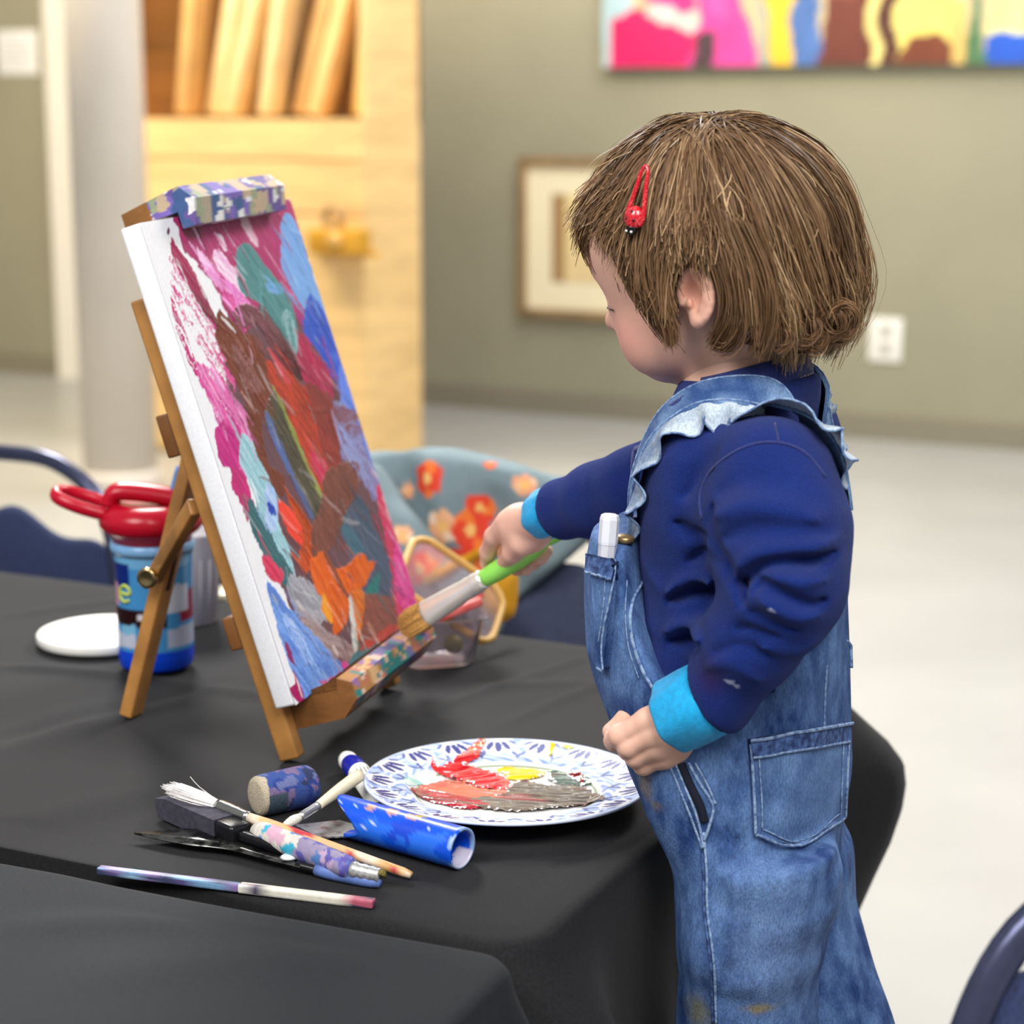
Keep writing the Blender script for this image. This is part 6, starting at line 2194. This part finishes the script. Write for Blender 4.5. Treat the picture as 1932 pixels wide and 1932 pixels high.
mk('ferrule', (V.reshape(-1, 3), F), M_silver, o)
vs = []
for i in range(260):
    a_ = rng.uniform(-1, 1)
    e_ = rng.uniform(-1, 1)
    p0_ = ftW - d * .002 + xa * a_ * .0118 + ya * e_ * .0045
    p2_ = tipW - d * (.002 + .006 * a_ * a_ + .003 * rng.random()) + xa * a_ * .0115 + ya * e_ * .0032
    vs.append(tube(spline([p0_, (p0_ + p2_) / 2 + ya * e_ * .0022 + xa * a_ * .0014, p2_], 4), [.0007, .0007, .0006, .0003], 4, caps=False))
mk('bristles', join(*vs), mat('tan_bristles', (206, 158, 86), .6, var=.25, scale=400), o, kind='stuff')
mk('bristle_core', xf(box((.021, .0066, .022), .003), frame((ftW + tipW) / 2 - d * .003, xa, ya, d)), mat('tan_bristle_core', (184, 134, 66), .7, var=.25, scale=300), o)

# ---- shoes and the step stool she stands on (below the frame)
M_shoe = mat('grey_canvas_shoe', (120, 122, 130), .8, var=.15)
for (z, f, a_, b_), l0 in ((LN, .060), (LF, -.062)):
    bot = np.array([f[0] - .022, l0, STOOL])
    V, F = surfnet(lambda P: smax(smin(s_ell(P, bot + np.array([.035, 0, .024]), (.070, .036, .034)), s_ell(P, bot + np.array([-.008, 0, .04]), (.036, .035, .046)), .02), STOOL + .002 - P[:, 2], .004),
                   bot + np.array([-.08, -.06, -.02]), bot + np.array([.13, .06, .12]), .004)
    fast_mesh('shoe', b2w(V), F, M_shoe, kid)
sc0 = b2w(np.array([(LN[1][0] + LF[1][0]) / 2 - .005, 0, 0]))
o = thing('step_stool', 'low wooden step stool the child stands on beside the table', 'stool', (sc0[0], sc0[1], 0))
Ms = frame((sc0[0], sc0[1], 0), BF, BL, UZ)
M_st = mat('pine_wood', (200, 160, 104), .5, var=.15, scale=8)
mk('tread', xf(box((.21, .36, .025), .004), Ms @ frame((0, 0, STOOL - .0125), (1, 0, 0), (0, 1, 0), UZ)), M_st, o)
for sx in (-1, 1):
    for sy in (-1, 1):
        mk('leg', xf(box((.035, .035, STOOL - .025), .003), Ms @ frame((sx * .08, sy * .15, (STOOL - .025) / 2), (1, 0, 0), (0, 1, 0), UZ)), M_st, o)
# ------------------------------------------------------------------ hair
def scalp_r(dirs):
    """distance from the skull centre to the scalp along unit directions (body axes)"""
    lo_, hi_ = np.full(len(dirs), .03), np.full(len(dirs), .16)
    for _ in range(22):
        m = (lo_ + hi_) / 2
        ins = scalp(SKC + dirs * m[:, None]) < 0
        lo_ = np.where(ins, m, lo_)
        hi_ = np.where(ins, hi_, m)
    return lo_
SKC = np.array([-.010, 0, .004])
def shell_r(dirs):
    """outer hair volume: larger at the back and top"""
    c = np.array([-.008, 0, .004]) - SKC
    r = np.array([.0960, .0810, .0930])
    # ray from SKC against the ellipsoid
    A = ((dirs / r) ** 2).sum(1)
    B = -2 * ((dirs * c) / r ** 2).sum(1)
    C = ((c / r) ** 2).sum() - 1
    return (-B + np.sqrt(np.maximum(B * B - 4 * A * C, 0))) / (2 * A)
POLE = unit(np.array([.010, .022, .09]))
px_ = unit(np.array([1, 0, 0]) - POLE * POLE[0])           # forward
py_ = np.cross(POLE, px_)                                   # towards her left (camera side)
def dirs_of(th, ph):
    return POLE * np.cos(th)[..., None] + (px_ * np.cos(ph)[..., None] + py_ * np.sin(ph)[..., None]) * np.sin(th)[..., None]
# where hair ends (height relative to the head centre) by azimuth from the front, near side
AZ = np.radians([0, 18, 34, 50, 61, 69, 75, 80, 84, 98, 114, 121, 130, 145, 165, 180])
ZE = np.array([.032, .029, .024, .018, .000, -.040, -.052, -.030, .000, .004, -.000, -.052, -.074, -.080, -.084, -.084])
ZE_far = np.array([.030, .027, .022, .016, -.004, -.050, -.060, -.05, -.05, -.05, -.05, -.060, -.074, -.080, -.084, -.084])
rh = np.random.default_rng(21)
S = 30000
NCL = 620
cl_ph = rh.uniform(-math.pi, math.pi, NCL)
cl_end = rh.normal(0, .0095, NCL)
cl_col = rh.random(NCL)
cl_wave = rh.uniform(0, 6.28, NCL)
ph0 = rh.uniform(-math.pi, math.pi, S)
ci_ = np.array([np.argmin(np.abs((cl_ph - p + math.pi) % (2 * math.pi) - math.pi) + .02 * rh.random(NCL)) for p in ph0])
dph = (cl_ph[ci_] - ph0 + math.pi) % (2 * math.pi) - math.pi
absph = np.abs(ph0)
zend = np.where(ph0 >= 0, np.interp(absph, AZ, ZE), np.interp(absph, AZ, ZE_far)) + cl_end[ci_] * .9 + rh.normal(0, .007, S)
# end colatitude: find where the shell reaches zend
thg = np.linspace(.05, 2.45, 160)
th_end = np.empty(S)
for i0 in range(0, S, 1500):
    sl = slice(i0, i0 + 1500)
    dd = dirs_of(np.broadcast_to(thg, (len(ph0[sl]), 160)), np.broadcast_to(ph0[sl][:, None], (len(ph0[sl]), 160)))
    r_ = shell_r(dd.reshape(-1, 3)).reshape(-1, 160)
    zz = SKC[2] + dd[..., 2] * r_
    k = (zz < zend[sl][:, None]).argmax(1)
    th_end[sl] = thg[np.where(k == 0, 159, k)]
u0 = rh.random(S) ** .75
th0 = .0 + u0 * (th_end * .80)
layer = rh.random(S)                                        # 0 inner .. 1 outer
NP = 16
t = np.linspace(0, 1, NP)
ease = t[None, :]
TH_ = th0[:, None] + (th_end - th0)[:, None] * ease
clump = .62 * np.clip((t - .12) / .75, 0, 1)[None, :]
wav = .030 * np.sin(3.0 * t[None, :] * 2 + cl_wave[ci_][:, None]) * t[None, :] + rh.normal(0, .018, S)[:, None] * t[None, :] ** 1.5
# the fringe is swept from the crown across to the near-side clip
sweep = np.where((ph0 > -.9) & (ph0 < .55), 1.0, 0.0)[:, None] * (.55 * t[None, :] ** 1.3) * np.clip((.55 - ph0) / 1.0, 0, 1)[:, None]
PH_ = ph0[:, None] + dph[:, None] * clump + wav + sweep
D = dirs_of(TH_, PH_)
D = unit(D + (rh.normal(0, 1, (S, 1, 3)) * .16) * np.exp(-TH_ / .35)[..., None])
rs = scalp_r(D.reshape(-1, 3)).reshape(S, NP)
ro = shell_r(D.reshape(-1, 3)).reshape(S, NP)
ro = np.maximum(ro, rs + .003)
lift = np.clip(t[None, :] / .22, 0, 1) ** .7 * (.30 + .70 * layer[:, None])
ridge = .0022 * np.sin(ph0 * 70 + cl_wave[ci_])[:, None] * t[None, :]
front = np.clip((np.cos(PH_) - .2) / .6, 0, 1) * np.clip((TH_ - .8) / .4, 0, 1)   # lies close on the forehead
R_ = rs + .0015 + (ro - rs) * lift * (1 - .88 * front) + ridge + rh.normal(0, .0012, (S, 1))
fly = rh.random(S) < .05
R_ = R_ + (fly[:, None] * (.004 + .010 * rh.random(S)[:, None])) * t[None, :]
Pts = HC + SKC + D * R_[..., None]
# hair below the skull hangs: blend the last third towards vertical near the sides
hang = np.clip((t - .6) / .4, 0, 1)[None, :, None] * np.clip((absph - .6) / .3, 0, 1)[:, None, None]
rad_dir = D.copy()
rad_dir[..., 2] = 0
rad_dir = unit(rad_dir)
Pts = Pts + rad_dir * (hang * .003)
# strands over the near ear are tucked behind it
# curls at the nape
curl = (absph > 2.05)
cr = np.where(curl, rh.uniform(.5, 1.0, S), .25 * rh.random(S))[:, None]
ca_ = np.clip((t - .58) / .42, 0, 1)[None, :]
cR = (.0075 + .007 * cl_col[ci_])[:, None]
ang_c = ca_ * (2.2 + 1.6 * (cl_end[ci_] > 0)[:, None] * curl[:, None])
offr = cR * (1 - np.cos(ang_c)) * cr
offz = cR * (np.sin(ang_c) * .9 - ca_ * .6) * cr * np.where(curl, -1, -.3)[:, None] * -1
Pts = Pts + rad_dir * offr[..., None] + UZ * (-np.abs(offz) * .5 + offz * .5)[..., None]
# wispy irregularity
Pts += (rh.normal(0, 1, (S, 1, 3)) * .0028) * t[None, :, None] ** 2 + .0016 * np.sin(t[None, :, None] * rh.uniform(3, 9, (S, 1, 1)) + rh.uniform(0, 6, (S, 1, 3))) * t[None, :, None]
# locks traced from the photo: in front of the ear, over the cheek, loose curls at the nape
extra, ecol = [], []
def lock(px, l, n, spread, col, wid=1.0):
    base = spline(np.array([bp(x, y, ll) for (x, y), ll in zip(px, l)]), NP)
    for _ in range(n):
        o_ = rh.normal(0, 1, 3) * spread * np.array([1, .6, 1])
        tap = (1 - .55 * t)[:, None]
        wob_ = np.sin(t * rh.uniform(2, 5) + rh.uniform(0, 6))[:, None] * rh.normal(0, .0009, 3)
        extra.append(base + o_ * tap + wob_ * t[:, None] + rh.normal(0, .0007, 3) * (t[:, None] ** 2) * 3)
        ecol.append(col + rh.normal(0, .08))
lock([(1230, 330), (1180, 400), (1166, 450), (1178, 500), (1204, 555), (1234, 605), (1264, 640)], [.060, .072, .074, .074, .073, .070, .066], 150, .0030, .25)
lock([(1240, 350), (1200, 420), (1185, 480), (1200, 540), (1240, 590), (1258, 625)], [.066, .076, .079, .079, .076, .072], 150, .0045, .35)
lock([(1260, 380), (1238, 450), (1232, 520), (1246, 570), (1262, 612), (1268, 645)], [.072, .080, .082, .081, .078, .074], 150, .0045, .45)
lock([(1280, 400), (1262, 470), (1254, 530), (1256, 570), (1262, 600)], [.076, .083, .085, .085, .082], 120, .004, .55)
lock([(1156, 420), (1154, 460), (1158, 500), (1172, 545)], [.064, .062, .058, .054], 8, .0010, .3)
lock([(1110, 400), (1096, 430), (1100, 470), (1112, 495)], [.030, .030, .030, .028], 40, .0016, .4)
lock([(1120, 390), (1108, 440), (1112, 480), (1128, 510)], [.04, .042, .042, .040], 26, .0014, .4)
# tucked hair running behind the ear
lock([(1345, 400), (1368, 480), (1384, 550), (1378, 600), (1362, 632), (1352, 650)], [.080, .084, .082, .078, .072, .068], 200, .0045, .4)
lock([(1360, 420), (1392, 500), (1402, 570), (1396, 620), (1372, 650), (1350, 648)], [.080, .083, .081, .076, .070, .066], 200, .005, .45)
lock([(1300, 380), (1308, 430), (1312, 470), (1322, 492)], [.078, .083, .083, .082], 90, .005, .5)
lock([(1400, 430), (1440, 520), (1448, 590), (1440, 640), (1430, 664)], [.078, .080, .076, .070, .066], 160, .005, .5)
def curl_px(cx, cy, r, turns, start, l, n, col, sp=.0016, dx=0):
    q = []
    for k in range(9):
        a_ = start + turns * 2 * math.pi * k / 8
        q.append((cx + r * math.cos(a_) + dx * k / 8, cy + r * math.sin(a_)))
    lock(q, [l + .002 * k for k in range(9)], n, sp, col)
curl_px(1568, 612, 25, 1.05, -2.6, .030, 90, .35)
curl_px(1592, 598, 24, -.9, 2.4, .020, 60, .5)
curl_px(1520, 622, 24, .7, -2.4, .045, 70, .3)
curl_px(1540, 640, 20, .8, -2.8, .035, 50, .45)
curl_px(1470, 640, 22, .6, -2.4, .060, 60, .35)
lock([(1500, 560), (1530, 600), (1550, 630), (1590, 640), (1606, 620)], [.05, .045, .04, .03, .025], 90, .003, .4)
lock([(1560, 500), (1600, 550), (1606, 590), (1596, 612), (1580, 606)], [.02, .015, .015, .02, .02], 90, .003, .6)
lock([(1450, 600), (1470, 640), (1500, 660), (1540, 655), (1560, 640)], [.06, .055, .05, .045, .04], 60, .002, .45)
lock([(1380, 620), (1400, 640), (1440, 648), (1452, 640)], [.07, .066, .062, .06], 40, .0016, .35)
for k in range(220):
    al_ = rh.uniform(1.9, 4.2)
    thx = rh.uniform(.75, 1.8)
    ph_ = al_ + .10 * np.sin(t * rh.uniform(1.5, 3.5) + rh.uniform(0, 6)) + rh.normal(0, .12) * t
    thv = np.clip(thx + np.linspace(0, rh.uniform(.25, .6), NP), .1, 2.1)
    dd_ = dirs_of(thv, ph_)
    rr_w = shell_r(dd_) + .001 + .011 * rh.random() * np.sin(t * math.pi * rh.uniform(.4, .9))
    extra.append(HC + SKC + dd_ * rr_w[:, None])
    ecol.append(rh.uniform(.4, 1.0))
E_ = np.array(extra)
def strands(Pw, r0, r1, colv):
    S_, N_ = Pw.shape[:2]
    T_ = unit(np.gradient(Pw, axis=1))
    ref = unit(Pw - b2w(HC + np.array([0, 0, 0.])))
    X_ = unit(ref - T_ * (ref * T_).sum(-1, keepdims=True))
    Y_ = np.cross(T_, X_)
    tt = np.linspace(0, 1, N_)
    rad = (r0 + (r1 - r0) * tt ** 2)[None, :, None]
    tw = rh.normal(0, .55, (S_, 1, 1)) + rh.normal(0, .5, (S_, 1, 1)) * tt[None, :, None]
    W_ = Y_ * np.cos(tw) + X_ * np.sin(tw)
    V = np.stack([Pw - W_ * rad, Pw + W_ * rad], 2).reshape(-1, 3)
    b0 = (np.arange(S_)[:, None] * N_ + np.arange(N_ - 1)[None]).reshape(-1) * 2
    Q = np.stack([b0, b0 + 1, b0 + 3, b0 + 2], 1)
    cs = np.repeat(colv, N_ * 2, axis=0).reshape(S_, N_, 2, 3)
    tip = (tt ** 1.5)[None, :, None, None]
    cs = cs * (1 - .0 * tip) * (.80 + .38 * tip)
    return V, Q, cs.reshape(-1, 3)
hv = np.clip(np.concatenate([cl_col[ci_] * .55 + .45 * rh.random(S), np.clip(ecol, 0, 1)]), 0, 1)
D1, D2, D3 = lin((70, 48, 33)), lin((132, 100, 70)), lin((204, 172, 130))
hc = np.where(hv[:, None] < .6, D1 + (D2 - D1) * (hv[:, None] / .6), D2 + (D3 - D2) * ((hv[:, None] - .6) / .4))
allP = np.concatenate([b2w(Pts), b2w(E_)])
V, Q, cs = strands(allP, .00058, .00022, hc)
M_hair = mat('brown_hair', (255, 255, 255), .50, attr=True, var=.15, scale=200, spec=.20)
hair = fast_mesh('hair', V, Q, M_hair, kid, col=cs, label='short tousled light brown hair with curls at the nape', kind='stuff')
# dense undercoat so that no scalp shows
def s_cap_h(P):
    Qh = P - HC
    d = scalp(Qh) - .0045
    q = Qh - SKC
    az = np.abs(np.arctan2(q[:, 1], q[:, 0]))
    zl = np.interp(az, AZ, ZE) + .014 + .010 * np.clip(1 - np.abs(az - 1.7) / .5, 0, 1)
    zl = np.where(az > 1.9, np.maximum(zl, -.055), zl)
    return smax(d, zl - Qh[:, 2], .006)
vcap, qcap = surfnet(s_cap_h, HC + np.array([-.13, -.10, -.09]), HC + np.array([.12, .10, .12]), .003)
fast_mesh('hair_undercoat', b2w(vcap), qcap, mat('dark_hair_roots', (62, 44, 29), .95, spec=.08, var=.35, scale=160, stretch=(1, 1, .15)), hair)

# ---- snap clip: red glitter ladybird
hair_bvh = BVHTree.FromPolygons([tuple(p) for p in b2w(Pts[layer > .55][:, ::2]).reshape(-1, 3)[:9]], [[0, 1, 2]])
tp, bt = b2w(bp(1221, 312, .081)), b2w(bp(1195, 432, .0855))
d = unit(bt - tp)
nrm = unit(BL * 1.0 + BF * .28 + UZ * .1)
nrm = unit(nrm - d * (nrm @ d))
sd = np.cross(d, nrm)
Lc = np.linalg.norm(bt - tp)
o = thing('hair_clip', 'red glitter snap clip with a ladybird end in the child hair', 'hair clip', bt)
M_glit = mat('red_glitter', (196, 16, 34), .2, col2=(255, 120, 120), scale=900, lo=.55, hi=.72, spec=.7, coat=.6)
outl = [(0, 0), (.0028, .1), (.0042, .35), (.0062, .62), (.0072, .80), (.0055, .93)]
for sgn in (-1, 1):
    pts = [tp + d * Lc * t_ + sd * sgn * w_ + nrm * .0012 for w_, t_ in outl]
    mk('clip_arm', tube(spline(pts, 24), np.interp(np.linspace(0, 1, 24), [0, .5, 1], [.0014, .0018, .0022]), 8), M_glit, o)
bc_ = tp + d * Lc * .83 + nrm * .002
mk('ladybird_shell', xf(lathe([(.0001, .0048), (.003, .0044), (.0055, .0030), (.0070, .0008), (.0072, -.001)], 24), frame(bc_, sd * 1.0, d * 1.25, nrm)), M_glit, o)
hd = tp + d * Lc * 1.0 + nrm * .0018
M_lb = mat('black_enamel', (12, 12, 14), .15, spec=.6)
hdo = mk('ladybird_head', xf(lathe([(.0001, .0036), (.0024, .0032), (.0044, .0018), (.0050, 0), (.0048, -.001)], 20), frame(hd, sd, d, nrm)), M_lb, o)
for sgn in (-1, 1):
    mk('eye_dot', xf(lathe([(.0001, .0012), (.0008, .0008), (.0011, 0)], 10), frame(hd + sd * sgn * .0021 + d * .0022 + nrm * .0026, sd, d, nrm)), M_white, hdo)
for a_, b__ in ((-.5, .2), (.5, .15), (0, -.5)):
    mk('spot', xf(lathe([(.0001, .0006), (.0012, .0003), (.0014, 0)], 10), frame(bc_ + sd * a_ * .006 + d * b__ * .008 + nrm * .0040, sd, d, nrm)), M_lb, o)
# ------------------------------------------------------------------ banquet chairs
M_nframe = mat('navy_metal_frame', (74, 78, 104), .24, metal=.55, var=.08)
M_nfab = mat('navy_weave', (44, 54, 88), .9, var=.35, scale=260, stretch=(3, 3, .4), bump=.3, bscale=500)
M_gfab = mat('grey_blue_weave', (62, 68, 92), .9, var=.3, scale=260, stretch=(3, 3, .4), bump=.3, bscale=500)
def chair(label, loc, yaw, ztop=.90, fab=None, halfw=.215, gap=.088):
    """stacking banquet chair; local x right, y towards the sitter's knees, back at -y"""
    fab = fab or M_nfab
    o = thing('banquet_chair', label, 'chair', (loc[0], loc[1], 0), 'navy banquet chairs')
    ca, sa = math.cos(yaw), math.sin(yaw)
    M = frame((loc[0], loc[1], 0), (ca, sa, 0), (-sa, ca, 0), UZ)
    w = halfw
    arch = [(-w, -.20, .42), (-w * 1.01, -.225, .60), (-w * .99, -.245, ztop - .16), (-w * .80, -.26, ztop - .058), (-w * .42, -.266, ztop - .010), (0, -.268, ztop),
            (w * .42, -.266, ztop - .010), (w * .80, -.26, ztop - .058), (w * .99, -.245, ztop - .16), (w * 1.01, -.225, .60), (w, -.20, .42)]
    mk('back_frame', xf(tube(spline(arch, 80), .0115, 14), M), M_nframe, o)
    # padded back: follows the arch sides, wavy top edge below the arch
    def pad(u, v):
        x = (u - .5) * 2
        zb_ = .50
        top = ztop - gap + .016 * np.cos(x * math.pi * 2.0) * (np.abs(x) < .98) - .06 * np.abs(x) ** 4
        z = zb_ + (top - zb_) * v
        side = w * (.97 - .10 * np.clip((z - (ztop - .2)) / .15, 0, 1) ** 2)
        y = np.interp(z, [.42, .60, ztop - .16, ztop], [-.205, -.228, -.248, -.266])
        return x * side, y, z
    nu, nv = 31, 25
    u, v = np.meshgrid(np.linspace(0, 1, nu), np.linspace(0, 1, nv), indexing='ij')
    x, y, z = pad(u.ravel(), v.ravel())
    bul = .018 * (1 - np.abs(2 * u.ravel() - 1) ** 4) * (1 - np.abs(2 * v.ravel() - 1) ** 4) + .004
    A = np.stack([x, y + bul, z], 1)
    B = np.stack([x, y - bul * .6, z], 1)
    F1 = [[i * nv + j, (i + 1) * nv + j, (i + 1) * nv + j + 1, i * nv + j + 1] for i in range(nu - 1) for j in range(nv - 1)]
    F2 = [[nu * nv + q for q in f[::-1]] for f in F1]
    bd = [i * nv for i in range(nu)] + [(nu - 1) * nv + j for j in range(1, nv)] + [i * nv + nv - 1 for i in range(nu - 2, -1, -1)] + [j for j in range(nv - 2, 0, -1)]
    F3 = [[bd[k], nu * nv + bd[k], nu * nv + bd[(k + 1) % len(bd)], bd[(k + 1) % len(bd)]] for k in range(len(bd))]
    mk('backrest', xf((np.concatenate([A, B]), F1 + F2 + F3), M), fab, o)
    mk('seat', xf(box((w * 1.9, .41, .07), .028, 4), M @ frame((0, 0, .445), (1, 0, 0), (0, 1, 0), UZ)), fab, o)
    mk('seat_frame', xf(box((w * 1.86, .38, .02), .004), M @ frame((0, 0, .40), (1, 0, 0), (0, 1, 0), UZ)), M_nframe, o)
    for sx in (-1, 1):
        mk('leg', xf(tube(spline([(sx * w * .97, -.195, .43), (sx * w * 1.0, -.205, .2), (sx * w * 1.02, -.235, 0.0)], 12), .0115, 12), M), M_nframe, o)
        mk('leg', xf(tube(spline([(sx * w * .97, .17, .41), (sx * w * .99, .185, .2), (sx * w * 1.0, .195, 0.0)], 12), .0115, 12), M), M_nframe, o)
    return o, M
def xy(v):
    return np.asarray(v)[:2]
# beyond the far edge, left: faces the table
cl_ = at_y(30, 850, 2.78)
chair('navy banquet chair with padded back beyond the far edge, beside the white lid', xy(cl_) - np.array([math.sin(TH), math.cos(TH)]) * .27 + 0, math.pi - TH, ztop=.826, halfw=.19)
# beyond the far edge, under the grey jacket
cr_ = at_y(800, 1000, 2.46)
chj, Mj = chair('navy banquet chair beyond the table with the flowered jacket over its back', xy(cr_) - np.array([math.sin(TH), math.cos(TH)]) * .27 + np.array([.075, 0]), math.pi - TH + .12, ztop=.860, fab=M_gfab, halfw=.215)
# in the foreground, lower right corner
cn_ = at_y(2490, 1580, 1.12)
chn, Mn = chair('navy banquet chair beside the child with its rounded metal back frame in front', xy(cn_) + np.array([.0, -.268]), math.pi + .02, ztop=cn_[2], gap=.055)
wn, zn = .215 - .030, cn_[2] - .030
arch2 = [(-wn, -.222, .60), (-wn * .99, -.243, zn - .15), (-wn * .80, -.258, zn - .056), (-wn * .42, -.264, zn - .010), (0, -.266, zn), (wn * .42, -.264, zn - .010), (wn * .80, -.258, zn - .056), (wn * .99, -.243, zn - .15), (wn, -.222, .60)]
mk('back_trim', xf(tube(spline(arch2, 70), .0095, 10, flat=.6), Mn), mat('grey_plastic_trim', (92, 92, 94), .35, var=.08), chn)

# ------------------------------------------------------------------ flowered jacket over the chair back
def jw(x, y, z):
    return (np.array([x, y, z, 1]) @ Mj.T)[:3]
def s_jack(P):
    # P in chair coordinates
    x, y, z = P[:, 0], P[:, 1], P[:, 2]
    yb = np.interp(z, [.42, .60, .70, .87], [-.205, -.228, -.248, -.268])
    fold = .018 * np.sin(x * 34 + z * 17) + .012 * np.sin(x * 61 - z * 30 + 1) + .010 * (fbm(P * 18, 2) - .5)
    top = .872 + .012 * np.sin(x * 17 + 1.0) - .35 * np.clip(np.abs(x) - .16, 0, 1)
    d1 = np.abs(y - yb) - (.034 + fold * .6)
    d = smax(d1, z - top, .03)
    d = smax(d, np.abs(x + .01) - (.205 + .010 * np.sin(z * 40)), .02)
    low = .630 + .02 * np.sin(x * 9 + .5) + 1.05 * np.clip(-x - .01, 0, .3)
    d = smax(d, low - z, .015)
    # sleeve flopped forward
    d = smin(d, s_chain(P, [(.10, -.20, .84), (.05, -.17, .78), (-.06, -.165, .70)], [.035, .040, .036], .02), .02)
    return d
vj, qj = surfnet(s_jack, (-.26, -.36, .56), (.26, -.10, .96), .005)
vj = relax(vj, qj, 3, .5)
Vj = vj @ Mj[:3, :3].T + Mj[:3, 3]
cj = np.ones((len(vj), 3)) * lin((118, 136, 142))
cj *= (.88 + .24 * fbm(vj * 30, 2))[:, None]
jb = BVHTree.FromPolygons([tuple(p) for p in Vj], qj.tolist())
rj = np.random.default_rng(5)
flow = [(806, 903, 26, 1), (905, 962, 22, 1), (835, 995, 24, 2), (888, 1000, 26, 1), (792, 1072, 22, 1), (880, 1062, 26, 1), (925, 876, 9, 1), (990, 915, 16, 3), (760, 1010, 14, 2), (770, 925, 10, 3), (1010, 1000, 20, 1)]
for (x, y, r, kind) in flow:
    h = hit(jb, x, y)
    if h[0] is None:
        continue
    p = np.array(h[0])
    rm = r / FPX * 2.4 * 1.35
    nrm = np.array(h[1])
    tx = unit(np.cross(nrm, UZ))
    ty = np.cross(nrm, tx)
    for k in range(6):
        a_ = k * math.pi / 3 + x
        c0 = p + (tx * math.cos(a_) + ty * math.sin(a_)) * rm * .62
        m = np.linalg.norm(Vj - c0, axis=1) < rm * .52
        cl = {1: (226, 66, 40), 2: (236, 176, 130), 3: (232, 160, 120)}[kind] if k % 3 else {1: (240, 120, 50), 2: (244, 214, 186), 3: (240, 190, 150)}[kind]
        cj[m] = lin(cl)
    cj[np.linalg.norm(Vj - p, axis=1) < rm * .35] = lin((244, 190, 110))
jo = fast_mesh('jacket', Vj, qj, mat('printed_cotton', (255, 255, 255), .85, attr=True, var=.08, scale=60, bump=.2, bscale=500), None, col=cj,
               label='grey-blue jacket printed with red and orange flowers, draped over a chair back', cat='jacket')
# mustard lining: turned hem and hanging corner
M_mus = mat('mustard_lining', (212, 150, 20), .8, var=.1, scale=30)
def jp(x, y, off=.012):
    h = hit(jb, x, y)
    if h[0] is None:
        q = at_y(x, y, 2.30)
        return q
    return np.array(h[0]) - unit(ray(x, y)) * off
pts = [jp(x, y) for x, y in [(800, 1098), (830, 1084), (870, 1062), (905, 1042), (935, 1028)]]
mk('lining_hem', tube(spline(np.array(pts), 24), .0062, 8, flat=.6), M_mus, jo)
cq = [at_y(x, y, 2.22) for x, y in [(905, 1092), (940, 1076), (976, 1078), (974, 1150), (958, 1170), (932, 1174), (905, 1150)]]
cq = spline(np.array(cq), 40, closed=True)
nq = unit(np.cross(cq[10] - cq[0], cq[20] - cq[0]))
if nq[1] > 0:
    nq = -nq
cen_ = cq.mean(0)
V = np.concatenate([[cen_ + nq * .010], cen_ + (cq - cen_) * .6 + nq * .009, cq, cen_ + (cq - cen_) * .9 - nq * .016])
n = len(cq)
F = [[0, 1 + k, 1 + (k + 1) % n] for k in range(n)]
for r_ in range(2):
    F += [[1 + r_ * n + k, 1 + (r_ + 1) * n + k, 1 + (r_ + 1) * n + (k + 1) % n, 1 + r_ * n + (k + 1) % n] for k in range(n)]
F.append([1 + 2 * n + k for k in range(n)])
mk('lining_corner', (V, F), M_mus, jo)
